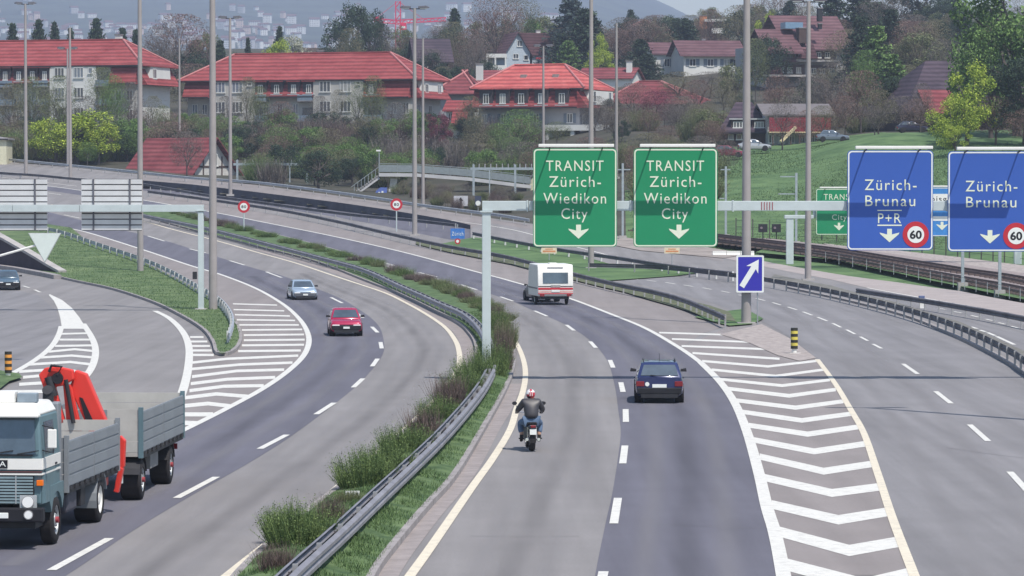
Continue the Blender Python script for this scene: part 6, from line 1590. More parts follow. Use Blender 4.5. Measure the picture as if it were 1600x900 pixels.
def cat_pole(px, by, top, label, D=None, arms=()):
    b = G(px, by) if D is None else S(px, D); s = F / b.y; t = thing('catenary_pole', label, 'pole', b, group='catenary poles')
    z = P(px, top, b.y).z - b.z; MB().box(-.1, .1, -.1, .1, -.3, z).build('post', MATS['catenary_steel'], t)
    for py, w_ in arms: zz_ = P(px, py, b.y).z - b.z; MB().box(min(0, w_ / s), max(0, w_ / s), -.04, .04, zz_ - .05, zz_ + .05).build('cantilever', MATS['catenary_steel'], t)
    MB().box(-.35, .35, -.35, .35, -.3, .35).build('footing', CONC, t)
cat_pole(973, 374, 255, 'pole with a crossbar between the two transit signs', arms=((265, -8), (265, 12)))
cat_pole(1134, 372, 260, 'pole with a short top bar left of the broad lamp mast', arms=((265, -8), (265, 7), (310, -10)))
cat_pole(1244, 383, 270, 'pole with two arms reaching left on the grass slope', arms=((276, -25), (303, -28)))
cat_pole(1504, 449, 380, 'thin pale post below the right blue sign', arms=())
cat_pole(1562, 461, 250, 'brown post below the rightmost blue sign', arms=())
for px, lab in ((1192, 'small dark railway signal, left of the pair on the slope'), (1213, 'small dark railway signal, right of the pair on the slope')):
    b = G(px, 376); s = F / b.y; t = thing('railway_signal', lab, 'signal', b, group='railway signals on the slope'); z = P(px, 357, b.y).z - b.z
    MB().box(-.05, .05, -.05, .05, 0, z).build('post', DARKM, t); MB().box(-7 / s, 7 / s, -.15, .15, z - 6 / s, z + 7 / s).build('board', DARKM, t, bevel=.03)
    MB().tube([(-2.5 / s, -.2, z + 1 / s), (-2.5 / s, -.15, z + 1 / s)], 2 / s, 10).build('lens', mat('signal_lens', (.2, .16, .18), .4), t)
# post-and-wire fence above the tracks and railing along the strip
fp = MB().box(-.05, .05, -.05, .05, 0, 1.9).mesh('fence_post', mat('fence_post_dark', (.09, .09, .08), .9))
t = None
pts = resample(path([(1150, 372), (1200, 375), (1300, 381), (1400, 391), (1500, 402), (1600, 414), (1750, 434)]), 2.3)
t = thing('wire_fence', 'wire fence on dark posts along the foot of the grass slope', 'fence', pts[0]); o0 = pts[0].copy()
for p in pts: part('fence_post', fp, t, p - o0)
for z in (.5, 1.1, 1.7):
    mb = MB()
    for a, b_ in zip(pts, pts[1:]): mb.bar(a - o0 + Vector((0, 0, z)), b_ - o0 + Vector((0, 0, z)), .025, .025)
    mb.build('wire', DARKM, t)
fp2 = MB().box(-.02, .02, -.02, .02, 0, .85).mesh('fence_post', GALV)
pts = resample(path([(1290, 409), (1400, 430), (1500, 451), (1600, 472), (1750, 505)]), 4.2)
t = thing('wire_fence', 'low thin railing between the grass strip and the railway', 'fence', pts[0]); o0 = pts[0].copy()
for p in pts: part('fence_post', fp2, t, p - o0)
for z in (.83,):
    mb = MB()
    for a, b_ in zip(pts, pts[1:]): mb.bar(a - o0 + Vector((0, 0, z)), b_ - o0 + Vector((0, 0, z)), .018, .018)
    mb.build('wire', GALV_D, t)
# dark retaining wall at the left
a, b_ = G(-120, 403), G(97, 429)
n = 12
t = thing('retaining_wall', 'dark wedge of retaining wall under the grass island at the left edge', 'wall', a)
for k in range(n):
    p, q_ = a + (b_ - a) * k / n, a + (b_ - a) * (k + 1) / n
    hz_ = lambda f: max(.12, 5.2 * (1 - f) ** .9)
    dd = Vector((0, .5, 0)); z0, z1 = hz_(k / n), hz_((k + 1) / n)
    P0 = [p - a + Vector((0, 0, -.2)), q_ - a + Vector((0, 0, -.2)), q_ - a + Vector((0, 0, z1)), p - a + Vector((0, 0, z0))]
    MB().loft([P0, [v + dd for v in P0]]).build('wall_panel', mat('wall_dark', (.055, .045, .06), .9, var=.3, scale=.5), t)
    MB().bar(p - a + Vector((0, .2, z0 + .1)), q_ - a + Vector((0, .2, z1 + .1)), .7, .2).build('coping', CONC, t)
mb = MB()
kerbline(path([(-100, 411), (0, 420), (60, 430), (90, 436)]), h=.3, w=.6)
# white concrete blocks beside the arrow sign
b = G(1135, 399); s = F / b.y; t = thing('concrete_barrier', 'pale low concrete wall behind the blue arrow sign', 'barrier', b)
for k in range(3): MB().prism([(-.3, 0), (.3, 0), (.15, .2), (.12, .38), (-.12, .38), (-.15, .2)], 'x', -.6 + k * 1.2 - .58, -.6 + k * 1.2 + .58).build('block', WALL_W, t)
# ------------------------------------------------------------------ trees and bushes
def leafcloud(mb, pts, size, rnd, flat=.5):
    for p in pts:
        s_ = size * rnd.uniform(.6, 1.35)
        u = Vector((rnd.gauss(0, 1), rnd.gauss(0, 1), rnd.gauss(0, 1))).normalized()
        v = u.orthogonal().normalized(); a = rnd.uniform(0, 6.28); w_ = u.cross(v); v, w_ = v * math.cos(a) + w_ * math.sin(a), w_ * math.cos(a) - v * math.sin(a)
        mb.face([p - v * s_ * .5, p + w_ * s_ * flat * .6, p + v * s_ * .55, p - w_ * s_ * flat * .6])
def limb(mb, p, q, r0, r1, n=5): mb.tube([p, (p + q) / 2 + Vector((random.uniform(-1, 1), random.uniform(-1, 1), 0)) * (q - p).length * .04, q], r0, n, r1, cap=False)
def proto(kind, seed):
    """unit tree: height 1, crown radius about .5 (object scale gives the real size)"""
    rnd = random.Random(seed); cr = MB(); tk = MB()
    if kind == 'round':
        tk.tube([(0, 0, -.1), (.01, 0, .2), (0, .01, .55)], .035, 7, .015)
        cl = []
        for i in range(26):
            a = rnd.uniform(0, 6.28); z = rnd.uniform(.22, .93); rr = .42 * math.sqrt(max(.05, 1 - ((z - .55) / .46) ** 2)) * rnd.uniform(.35, 1.0)
            cl.append((Vector((rr * math.cos(a), rr * math.sin(a), z)), rnd.uniform(.08, .15)))
            limb(tk, Vector((0, 0, rnd.uniform(.2, .5))), cl[-1][0], .012, .003, 4)
        for c_, r_ in cl:
            pts = []
            for k in range(330):
                d = Vector((rnd.gauss(0, 1), rnd.gauss(0, 1), rnd.gauss(0, .8))).normalized() * r_ * rnd.uniform(.55, 1.12)
                pts.append(c_ + d)
            leafcloud(cr, pts, .026, rnd)
    elif kind == 'conifer':
        tk.tube([(0, 0, -.1), (0, 0, .97)], .028, 6, .004)
        z = .08
        while z < .98:
            n = 9; rr = .44 * (1 - z) ** .8 + .02
            for k in range(n):
                a = rnd.uniform(0, 6.28); L = rr * rnd.uniform(.65, 1.1); tip = Vector((L * math.cos(a), L * math.sin(a), z - .05 * L / .4))
                limb(tk, Vector((0, 0, z)), tip, .006, .002, 3)
                pts = []
                for j in range(26):
                    f_ = rnd.uniform(.1, 1.05); p = Vector((0, 0, z)) * (1 - f_) + tip * f_
                    pts.append(p + Vector((rnd.gauss(0, .022), rnd.gauss(0, .022), -abs(rnd.gauss(0, .022)))))
                leafcloud(cr, pts, .042, rnd, .42)
            z += .036
    elif kind == 'bare':
        tk.tube([(0, 0, -.1), (.01, 0, .3)], .022, 6, .016)
        def grow(p, d, L, r, lv):
            q = p + d * L
            (tk if lv < 3 else cr).tube([p, q], r, 4 if lv < 3 else 3, r * .55, cap=False)
            if lv >= 5: return
            for k in range(3 if lv < 4 else 4):
                ax = Vector((rnd.gauss(0, 1), rnd.gauss(0, 1), rnd.gauss(0, .5))).normalized()
                nd = (d + ax * rnd.uniform(.35, .8)).normalized(); nd.z = nd.z * .8 + .18; nd.normalize()
                grow(p + d * L * rnd.uniform(.6, 1), nd, L * rnd.uniform(.62, .84), r * .58, lv + 1)
        for k in range(5):
            a = k * 1.26 + rnd.uniform(-.4, .4); d = Vector((math.cos(a) * .55, math.sin(a) * .55, 1)).normalized()
            grow(Vector((.01, 0, .2 + .03 * k)), d, .235, .011, 1)
        # haze of budding twig ends
        pts = []
        for k in range(5200):
            a = rnd.uniform(0, 6.28); z = rnd.uniform(.25, 1.0); rr = .46 * math.sqrt(max(.02, 1 - ((z - .6) / .42) ** 2)) * math.sqrt(rnd.random())
            pts.append(Vector((rr * math.cos(a), rr * math.sin(a), z)))
        leafcloud(cr, pts, .021, rnd, .32)
    elif kind == 'shrub':
        for k in range(900):
            a = rnd.uniform(0, 6.28); rr = math.sqrt(rnd.random()) * .42; L = rnd.uniform(.35, 1.0) * (1 - rr * .7)
            p = Vector((rr * math.cos(a), rr * math.sin(a), 0)); q = p + Vector((math.cos(a) * rr * .5 + rnd.gauss(0, .08), math.sin(a) * rr * .5 + rnd.gauss(0, .08), L))
            wv = Vector((rnd.gauss(0, 1), rnd.gauss(0, 1), 0)).normalized() * .010
            cr.face([p - wv, p + wv, q])
            for j in range(6):
                f_ = rnd.uniform(.3, 1); c_ = p + (q - p) * f_; leafcloud(cr, [c_ + Vector((rnd.gauss(0, .02), rnd.gauss(0, .02), rnd.gauss(0, .02)))], .034, rnd, .3)
        tk.tube([(0, 0, -.05), (0, 0, .4)], .02, 5, .005)
    elif kind == 'twigs':
        for k in range(700):
            a = rnd.uniform(0, 6.28); rr = math.sqrt(rnd.random()) * .4; L = rnd.uniform(.4, 1.0)
            p = Vector((rr * math.cos(a), rr * math.sin(a), 0)); q = p + Vector((rnd.gauss(0, .2), rnd.gauss(0, .2), L))
            wv = Vector((rnd.gauss(0, 1), rnd.gauss(0, 1), 0)).normalized() * .007
            m_ = (p + q) / 2 + Vector((rnd.gauss(0, .05), rnd.gauss(0, .05), 0))
            cr.face([p - wv, p + wv, m_ + wv * .7, m_ - wv * .7]); cr.face([m_ - wv * .7, m_ + wv * .7, q])
            if k % 2 == 0: leafcloud(cr, [m_, q], .03, rnd, .4)
        tk.tube([(0, 0, -.05), (0, 0, .3)], .02, 5, .005)
    return cr.mesh('crown', BARK, recalc=False), tk.mesh('trunk', BARK, recalc=False)
PROTO = {}
def get(kind, i):
    if (kind, i) not in PROTO: PROTO[(kind, i)] = proto(kind, 100 + i * 7 + len(kind))
    return PROTO[(kind, i)]
def leafmat(name, c1, c2):
    return mat(name, c1, .75, kind='leaf', col2=c2, scale=2.5, spec=.2)
LM = {'dark': leafmat('needles_dark', (.018, .036, .024), (.055, .085, .05)), 'green': leafmat('leaves_green', (.055, .11, .03), (.17, .27, .08)),
      'spring': leafmat('leaves_spring', (.15, .23, .025), (.40, .48, .07)), 'olive': leafmat('leaves_olive', (.08, .10, .04), (.20, .225, .11)),
      'purple': leafmat('twigs_purple', (.10, .06, .052), (.24, .16, .14)), 'grey': leafmat('twigs_grey', (.085, .073, .066), (.20, .175, .16)),
      'red': leafmat('leaves_red', (.10, .02, .04), (.20, .06, .09)), 'blue': leafmat('needles_blue', (.03, .05, .05), (.08, .11, .11)),
      'broom': leafmat('broom_green', (.05, .09, .03), (.17, .235, .085)), 'heath': leafmat('heath_brown', (.07, .05, .048), (.20, .15, .135)), 'white': leafmat('blossom', (.22, .24, .15), (.5, .5, .4)),
      'ash': leafmat('twigs_olive', (.095, .088, .05), (.22, .205, .13))}
rt = random.Random(5)
def plant(kind, i, colr, loc, w_, h_, label, cat, name, group=None, rz=None, trunk=None):
    cm, tm = get(kind, i)
    t = thing(name, label, cat, loc, rt.uniform(0, 6.28) if rz is None else rz, group); t.scale = (w_, w_, h_)
    c_ = part('crown', cm, t); c_.material_slots[0].link = 'OBJECT'; c_.material_slots[0].material = LM[colr]
    part('trunk', tm, t)
    return t
nt_ = [0]
def tree(px, top, D, wpx, kind, colr, label, cat='tree', name=None, base=None, group=None):
    b = S(px, D) if base is None else P(px, base, D)
    if base is not None: b.z = min(b.z, H(b.x, b.y) + 40)
    s = F / D; h_ = P(px, top, D).z - b.z
    nt_[0] += 1
    nm = name or {'round': 'leafy_tree', 'conifer': 'conifer_tree', 'bare': 'bare_tree', 'shrub': 'bush', 'twigs': 'bush'}[kind]
    return plant(kind, nt_[0] % 3, colr, b, wpx * (1.9 if kind == 'conifer' else 1.18 if kind == 'round' else 1.0) / s / .92, max(h_, 1), label, cat, nm, group)
T = [
 # left background
 (20, 30, 680, 30, 'conifer', 'dark', 'dark conifer over the left roof, leftmost of the row'),
 (62, 24, 690, 34, 'conifer', 'dark', 'broad dark conifer behind the left block, just right of the leftmost mast'),
 (86, 28, 695, 26, 'conifer', 'dark', 'narrow dark conifer behind the left block, second of a close pair'),
 (112, 38, 690, 24, 'conifer', 'dark', 'small dark conifer behind the headless mast'),
 (152, 22, 680, 38, 'conifer', 'dark', 'tallest dark conifer above the chimney of the left block'),
 (192, 38, 690, 30, 'conifer', 'dark', 'dark conifer touching the ridge end of the left block'),
 (214, 40, 670, 30, 'conifer', 'dark', 'dark conifer behind the mast right of the left ridge'),
 (282, 22, 700, 120, 'bare', 'purple', 'wide purple brown bare tree between the two long blocks'),
 (250, 40, 690, 60, 'bare', 'grey', 'greyish bare tree left of the wide purple one'),
 (325, 50, 720, 40, 'round', 'olive', 'olive crown right of the wide purple tree'),
 (345, 58, 690, 26, 'conifer', 'dark', 'dark conifer at the left shoulder of the middle roof'),
 (388, 55, 740, 16, 'conifer', 'dark', 'thin dark conifer over the left part of the middle roof'),
 (437, 36, 720, 24, 'conifer', 'dark', 'slim dark cypress alone above the middle roof'),
 (470, 55, 720, 60, 'round', 'white', 'pale blossoming crown above the middle roof'),
 (440, 62, 710, 50, 'round', 'spring', 'low yellow green crown right of the slim cypress'),
 (556, 6, 700, 80, 'round', 'dark', 'big dark round pine above the middle roof, left of the crane'),
 (528, 40, 690, 60, 'round', 'dark', 'lower dark lobe left of the big round pine'),
 (575, 28, 690, 60, 'round', 'dark', 'dark lobe right of the big round pine'),
 (548, 44, 680, 50, 'bare', 'ash', 'thin olive bare tree before the big round pine'),
 (598, 44, 690, 50, 'bare', 'grey', 'grey bare tree beside the crane foot'),
 (710, 8, 760, 32, 'conifer', 'dark', 'dark cypress tip above the olive trees, right of the crane'),
 (708, 34, 720, 54, 'bare', 'ash', 'olive bare tree just below the dark cypress tip'),
 (735, 45, 700, 60, 'bare', 'purple', 'purple bare tree right of the dark barn roof'),
 (775, -14, 730, 100, 'bare', 'purple', 'large wine coloured bare tree at the top, above the red roofs'),
 (812, -6, 760, 90, 'bare', 'ash', 'olive brown bare tree behind the pale blue house'),
 (745, 60, 680, 60, 'bare', 'grey', 'grey brushwood left of the pavilion'),
 (832, 28, 760, 40, 'round', 'green', 'fresh green crown right above the pale blue house'),
 (893, -10, 720, 76, 'conifer', 'blue', 'broad bluish spruce at the top centre'),
 (915, 8, 700, 70, 'conifer', 'dark', 'dark spruce just left of the tall lamp mast at the centre'),
 (888, 60, 690, 44, 'conifer', 'green', 'small green spruce at the foot of the bluish spruce'),
 (880, 48, 700, 50, 'conifer', 'dark', 'dark ragged spruce beside the pale blue house'),
 (932, 52, 690, 38, 'round', 'spring', 'upper yellow green tree right of the centre lamp mast'),
 (938, 78, 680, 40, 'round', 'spring', 'lower yellow green tree right of the centre lamp mast'),
 (962, 44, 720, 50, 'bare', 'purple', 'brown bare tree behind the two yellow green trees'),
 (985, 12, 850, 24, 'conifer', 'dark', 'small dark fir on the skyline left of the cream walled house'),
 (1000, 58, 690, 46, 'conifer', 'dark', 'ragged dark spruce before the white twin house'),
 (1012, 82, 680, 40, 'conifer', 'dark', 'low dark spruce touching the white twin house'),
 (1052, 28, 800, 50, 'bare', 'olive', 'olive brown tree behind the twin house roof'),
 (1080, 34, 810, 50, 'bare', 'purple', 'brown tree below the modern flat roofed house'),
 (1160, 8, 720, 96, 'bare', 'ash', 'large brownish green tree left of the broad lamp mast top'),
 (1196, 20, 690, 50, 'round', 'spring', 'mustard yellow crown right of the broad lamp mast'),
 (1190, 40, 700, 60, 'bare', 'olive', 'olive tree below the mustard crown'),
 (1205, -20, 850, 70, 'bare', 'purple', 'faint purple bare crown against the sky at the right'),
 (1262, 10, 760, 70, 'bare', 'ash', 'pale bare crown above the big brown roof'),
 (1300, -40, 730, 60, 'conifer', 'dark', 'dark fir above the gable of the terraced house'),
 (1345, -30, 700, 70, 'conifer', 'dark', 'dark firs at the top right, left of the white walled house'),
 (1390, 10, 650, 56, 'conifer', 'dark', 'dark fir in front of the white walled house'),
 (1380, -20, 690, 90, 'bare', 'grey', 'grey bare crown at the top right'),
 (1440, -25, 800, 100, 'round', 'dark', 'dark wood edge behind the white walled house'),
 (1490, -10, 800, 50, 'conifer', 'dark', 'dark spire shaped fir right of the white walled house'),
 (1500, 30, 760, 70, 'bare', 'grey', 'grey bare crown beside the spire shaped fir'),
 (1368, 34, 560, 60, 'conifer', 'green', 'tall green spruce before the terraced house gable'),
 (1392, 80, 540, 60, 'conifer', 'green', 'second green spruce, lower and to the right'),
 (1350, 78, 545, 50, 'bare', 'green', 'greenish bare tree before the terraced house'),
 (1300, 98, 500, 74, 'bare', 'grey', 'grey bare tree over the red balcony house'),
 (1345, 110, 480, 80, 'bare', 'purple', 'spreading bare tree right of the red balcony house'),
 (1372, 140, 460, 66, 'bare', 'ash', 'bare birch at the grass edge'),
 (1395, 120, 490, 66, 'round', 'dark', 'dark bush tree left of the big barn'),
 (1265, 118, 520, 70, 'bare', 'grey', 'grey brush above the red balcony house'),
 (1215, 118, 520, 66, 'bare', 'purple', 'purple brush above the timber house'),
 (1440, 130, 470, 40, 'bare', 'grey', 'thin bare tree before the barn corner'),
 (1510, 96, 425, 96, 'round', 'spring', 'yellow green tree standing in front of the big barn'),
 (1490, 150, 422, 72, 'round', 'spring', 'lower yellow green tree left of the barn tree'),
 (1492, 195, 412, 50, 'round', 'spring', 'small yellow green bush above the blue signs'),
 (1590, -60, 440, 210, 'round', 'green', 'big green tree filling the top right corner'),
 (1548, 30, 435, 110, 'round', 'green', 'green lower limb mass left of the corner tree'),
 (1600, 90, 425, 110, 'round', 'dark', 'dark lower crown at the right edge'),
 (1555, 150, 425, 90, 'bare', 'purple', 'leafless purple shrub tree under the corner tree'),
 (1610, 170, 420, 90, 'bare', 'purple', 'purple brush at the right edge above the signs'),
 # centre
 (1110, 112, 620, 80, 'bare', 'grey', 'grey brush below the white twin house'),
 (1060, 112, 600, 70, 'bare', 'ash', 'olive brush behind the far red roof'),
 (1150, 100, 600, 50, 'round', 'olive', 'light green crown right of the twin house'),
 (990, 130, 540, 74, 'bare', 'purple', 'bare tree over the far red roof, left one'),
 (1025, 142, 530, 74, 'bare', 'red', 'reddish budding tree over the far red roof'),
 (1062, 150, 520, 70, 'bare', 'grey', 'bare tree over the far red roof, right one'),
 (1090, 170, 500, 60, 'bare', 'olive', 'green tinged bare tree at the hill foot'),
 (960, 175, 510, 60, 'bare', 'grey', 'grey shrub tree right of the porch'),
 (1112, 172, 480, 50, 'round', 'olive', 'squarish light green hedge tree left of the timber house'),
 (1165, 165, 480, 40, 'bare', 'purple', 'pinkish bare tree before the timber house'),
 # in front of the blocks
 (120, 172, 503, 120, 'round', 'spring', 'round yellow green tree beside the far road at the left'),
 (88, 186, 503, 80, 'round', 'spring', 'left lobe of the yellow green bushes beside the far road'),
 (154, 188, 503, 72, 'round', 'spring', 'right lobe of the yellow green bushes beside the far road'),
 (50, 120, 535, 66, 'bare', 'olive', 'budding tree before the left block, leftmost'),
 (160, 105, 535, 60, 'bare', 'olive', 'budding tree hiding the bay of the left block'),
 (178, 118, 530, 50, 'bare', 'green', 'green budding tree between bay and end wall of the left block'),
 (80, 140, 540, 60, 'bare', 'grey', 'grey bare tree before the left block'),
 (132, 150, 530, 60, 'bare', 'grey', 'second grey bare tree before the left block'),
 (240, 150, 540, 40, 'bare', 'ash', 'thin tree before the white end wall'),
 (405, 135, 545, 40, 'bare', 'olive', 'green budding tree at the first balconies of the middle block'),
 (584, 118, 545, 46, 'bare', 'olive', 'green budding tree at the right balconies of the middle block'),
 (530, 140, 550, 34, 'bare', 'ash', 'climber like bare tree between the windows of the right bay'),
 (645, 170, 540, 40, 'bare', 'olive', 'light green shrub tree at the right end of the middle block'),
 (684, 178, 530, 40, 'round', 'red', 'purple red bush right of the middle block'),
 (762, 130, 560, 30, 'bare', 'olive', 'budding tree at the left dormer of the mansard house'),
 (812, 180, 520, 90, 'bare', 'green', 'low spreading pollarded tree before the mansard house'),
 (870, 190, 530, 50, 'bare', 'olive', 'green shrub tree beside the porch'),
 (95, 118, 530, 60, 'bare', 'olive', 'budding tree at the left edge of the bay of the left block'),
 (20, 130, 532, 60, 'bare', 'ash', 'ash grey tree before the left block, left of the leftmost mast'),
 (205, 128, 535, 46, 'bare', 'grey', 'grey tree before the shaded wall left of the white end wall'),
 (255, 165, 520, 40, 'bare', 'olive', 'yellowish sapling before the white end wall'),
 (355, 150, 545, 44, 'bare', 'grey', 'grey tree before the left bay of the middle block'),
 (388, 120, 548, 40, 'bare', 'ash', 'olive grey tree at the right edge of the left bay, middle block'),
 (440, 158, 545, 56, 'bare', 'purple', 'purple tree before the recessed part of the middle block'),
 (500, 150, 545, 40, 'bare', 'grey', 'grey tree at the left edge of the right bay'),
 (560, 128, 548, 44, 'bare', 'olive', 'budding tree at the right edge of the right bay'),
 (620, 160, 545, 50, 'bare', 'grey', 'grey tree at the right end of the middle block'),
 (735, 150, 545, 50, 'bare', 'ash', 'ash grey tree left of the mansard house'),
 (930, 150, 520, 50, 'bare', 'grey', 'grey tree at the right end of the mansard house'),
 (1222, 160, 452, 60, 'bare', 'grey', 'grey bare tree before the left end of the red balcony'),
 (1262, 172, 450, 50, 'bare', 'purple', 'purple bare tree before the middle of the red balcony'),
 (1240, 150, 485, 70, 'bare', 'grey', 'grey tree before the red balcony house'),
 (1285, 165, 460, 50, 'bare', 'ash', 'bare tree at the right end of the red balcony'),
 (1320, 150, 465, 60, 'bare', 'purple', 'purple bare tree beside the parked pale car'),
 (1410, 150, 470, 60, 'bare', 'grey', 'grey bare tree at the barn eave'),
 (1345, 20, 600, 56, 'conifer', 'dark', 'dark spruce right against the terraced house gable'),
 (1420, 60, 600, 60, 'bare', 'ash', 'olive bare tree below the white walled house'),
 (1470, 60, 560, 50, 'bare', 'grey', 'grey bare tree above the barn ridge'),
 (1180, 60, 600, 50, 'bare', 'olive', 'olive tree at the left side of the terraced house'),
 (1130, 120, 560, 60, 'bare', 'ash', 'olive bare tree below the larger twin house'),
 (1090, 125, 560, 60, 'bare', 'purple', 'purple bare tree below the smaller twin house'),
 (262, 190, 505, 90, 'bare', 'purple', 'bare purple tree before the long low red roof'),
 (292, 205, 478, 60, 'bare', 'grey', 'bare tree in front of the timbered gable'),
]
for (px, top, D, wp, kind, cc, lab) in T: tree(px, top, D, wp, kind, cc, lab)
# scrub on the bank behind the far road: many bushes nobody could tell apart
rs = random.Random(11); THICK = []
def thicket(name, label, px0, px1, rows, n, kinds, grp):
    for k in range(n):
        px = rs.uniform(px0, px1); D0, D1, hh = rows(px); D = rs.uniform(D0, D1)
        kd, cc = rs.choice(kinds)
        if 525 < px < 850 and D < 458 and not name.startswith('low'): D = rs.uniform(459, 500)
        if 165 < px < 395 and D < 505: D = rs.uniform(506, 550)
        b = S(px, D); h_ = rs.uniform(.7, 1.25) * hh
        o = plant(kd, k % 3, cc, b, h_ * rs.uniform(.9, 1.5), h_, label, 'bush' if name != 'hill_tree' else 'tree', name, grp); THICK.append((o, px, D, kd, cc, name, grp))
def Yb(px):
    ks = [(-300, 520), (0, 508), (200, 482), (400, 454), (600, 422), (800, 384), (1000, 352)]
    for (a, ya), (b_, yb) in zip(ks, ks[1:]):
        if px <= b_: return ya + (yb - ya) * (px - a) / (b_ - a)
    return 352
thicket('bank_bush', 'one of the dense brownish bushes covering the bank behind the far road', -40, 830, lambda p: (Yb(p) + 5, 552, 4.2), 190,
        [('bare', 'purple'), ('bare', 'grey'), ('twigs', 'heath'), ('twigs', 'grey'), ('shrub', 'olive'), ('round', 'dark'), ('bare', 'ash'), ('round', 'green'), ('bare', 'green'), ('shrub', 'broom')], 'bushes on the bank behind the far road')
thicket('bank_bush', 'one of the dark hedge bushes below the apartment blocks', 330, 720, lambda p: (530, 548, 4.0), 36, [('round', 'dark'), ('round', 'green'), ('twigs', 'heath')], 'hedge below the blocks')
thicket('bank_bush', 'one of the brown and green bushes between the signs and the hill', 830, 1140, lambda p: (Yb(min(p, 990)) + 25, 470, 4.0), 36, [('bare', 'grey'), ('bare', 'purple'), ('shrub', 'olive'), ('bare', 'ash')], 'bushes behind the transit signs')
thicket('low_bush', 'low bush under the footbridge', 622, 812, lambda p: (Yb(p) + 9, 449, 1.5), 46, [('bare', 'grey'), ('shrub', 'olive'), ('twigs', 'heath'), ('bare', 'ash')], 'low bushes under the footbridge')
thicket('hill_tree', 'one of the mixed trees filling the gaps on the hillside', 640, 1640, lambda p: ((720 if 760 < p < 1190 else 600), 850, 7.5), 115, [('bare', 'purple'), ('bare', 'grey'), ('conifer', 'dark'), ('bare', 'ash'), ('round', 'dark'), ('round', 'olive')], 'trees between the hillside houses')
thicket('hill_tree', 'one of the mixed garden trees behind the left blocks', -60, 660, lambda p: (610, 760, 7.5), 60, [('bare', 'purple'), ('conifer', 'dark'), ('bare', 'ash'), ('round', 'olive'), ('round', 'dark')], 'trees behind the left blocks')
thicket('garden_bush', 'one of the garden shrubs around the houses at the hill foot', 930, 1640, lambda p: (478 if 1130 < p < 1300 else 450 if p > 1190 else 500, 620 if p > 1190 else 560, 3.6), 95, [('bare', 'purple'), ('bare', 'grey'), ('shrub', 'olive'), ('round', 'dark'), ('bare', 'ash')], 'garden shrubs at the hill foot')
# far houses on the hill across the valley
fh = []
for k in range(6):
    r_ = random.Random(k); w_, d_, h_ = r_.uniform(9, 18), 10, r_.uniform(6, 14)
    mb = MB(); mb.box(-w_ / 2, w_ / 2, -d_ / 2, d_ / 2, -8, h_); mb.cur = 1; mb.prism([(-d_ / 2 - .6, h_ + .02), (d_ / 2 + .6, h_ + .02), (0, h_ + 3.6)], 'x', -w_ / 2 - .6, w_ / 2 + .6)
    mb.cur = 2
    for i in range(int(w_ / 3)):
        for j in range(int(h_ / 3)): mb.box(-w_ / 2 + 1 + i * 3, -w_ / 2 + 2.2 + i * 3, -d_ / 2 - .05, -d_ / 2, 1 + j * 3, 2.6 + j * 3)
    fh.append((mb, h_))
fwm = [mat('far_white', (.62, .62, .62), .9), mat('far_pink', (.55, .42, .38), .9), mat('far_grey', (.38, .38, .40), .9)]
fmesh = [m_.mesh('house', [fwm[i % 3 if i % 2 else 0], ROOF_B, GLASSW]) for i, (m_, _) in enumerate(fh)]
for k in range(240):
    px = rs.uniform(-20, 760) if k > 12 else rs.uniform(760, 900); t_ = min(.85, max(.28, rs.gauss(.42, .10)))
    p = HILL(px, t_)
    o = part('distant_house', fmesh[k % 6], None, p, (0, 0, rs.uniform(-.6, .6)), (rs.uniform(.45, .9), rs.uniform(.5, .9), rs.uniform(.35, .8)))
    tag(o, 'pale house on the blue hill across the valley', 'house', 'houses on the far hill')
# ------------------------------------------------------------------ planting on the median
def shrub(px, py, wpx, hpx, cc, label=None, kind='shrub', grp=None, lift=.2):
    b = G(px, py, lift * .8); s = F / b.y
    plant(kind, rs.randrange(3), cc, b, wpx * 1.0 / s / .95, hpx * 1.05 / s, label or 'one of the wiry bushes in the row on the median', 'bush', 'median_bush', grp or (None if label else 'bushes along the median'))
for a in [(468, 858, 105, 92, 'broom', 'largest green broom bush on the median, nearest the view'), (446, 838, 60, 60, 'broom', 'green shoots on the left flank of the nearest broom bush'), (432, 898, 62, 52, 'heath', 'brown twiggy bush at the bottom, before the nearest broom', 'twigs'),
          (515, 822, 50, 50, 'heath', 'brown heather clump just right of the nearest broom', 'twigs'), (570, 765, 84, 76, 'broom', 'second large green broom bush along the median'),
          (600, 745, 78, 70, 'broom', 'green broom right behind the second large one'), (545, 792, 40, 34, 'olive', 'yellowish low bush beside the number plate'),
          (632, 712, 74, 62, 'broom', 'third large green bush along the median'), (660, 690, 60, 56, 'heath', 'brown heather clump in the middle of the median row', 'twigs'),
          (683, 662, 56, 54, 'broom', 'mid green bush below the gantry foot'), (702, 640, 58, 58, 'heath', 'dark brown clump below the gantry foot', 'twigs'), (722, 620, 58, 56, 'broom', 'green bush left of the gantry foot'),
          (742, 598, 58, 54, 'broom', 'green bush at the gantry foot'), (768, 590, 52, 72, 'broom', 'tall bush hiding the gantry foot', 'shrub'), (786, 578, 34, 76, 'heath', 'brown tall bush right of the gantry post', 'twigs'),
          (790, 545, 34, 60, 'olive', 'olive bush right of the gantry post, farther', 'shrub'), (778, 522, 34, 50, 'broom', 'green bush behind the gantry post')]:
    shrub(*a[:6], kind=a[6] if len(a) > 6 else 'shrub')
row = path([(772, 508), (758, 494), (735, 480), (705, 466), (660, 448), (620, 435), (575, 419), (520, 403), (460, 388), (400, 372), (320, 351), (240, 331)])
row = resample(row, 1.0); k = 0; MC_ = {}; BW = {'broom': 'green', 'olive': 'olive', 'heath': 'brown'}
NUM = 'nearest second third fourth fifth sixth seventh eighth ninth tenth eleventh twelfth thirteenth fourteenth fifteenth sixteenth seventeenth eighteenth nineteenth twentieth'.split()
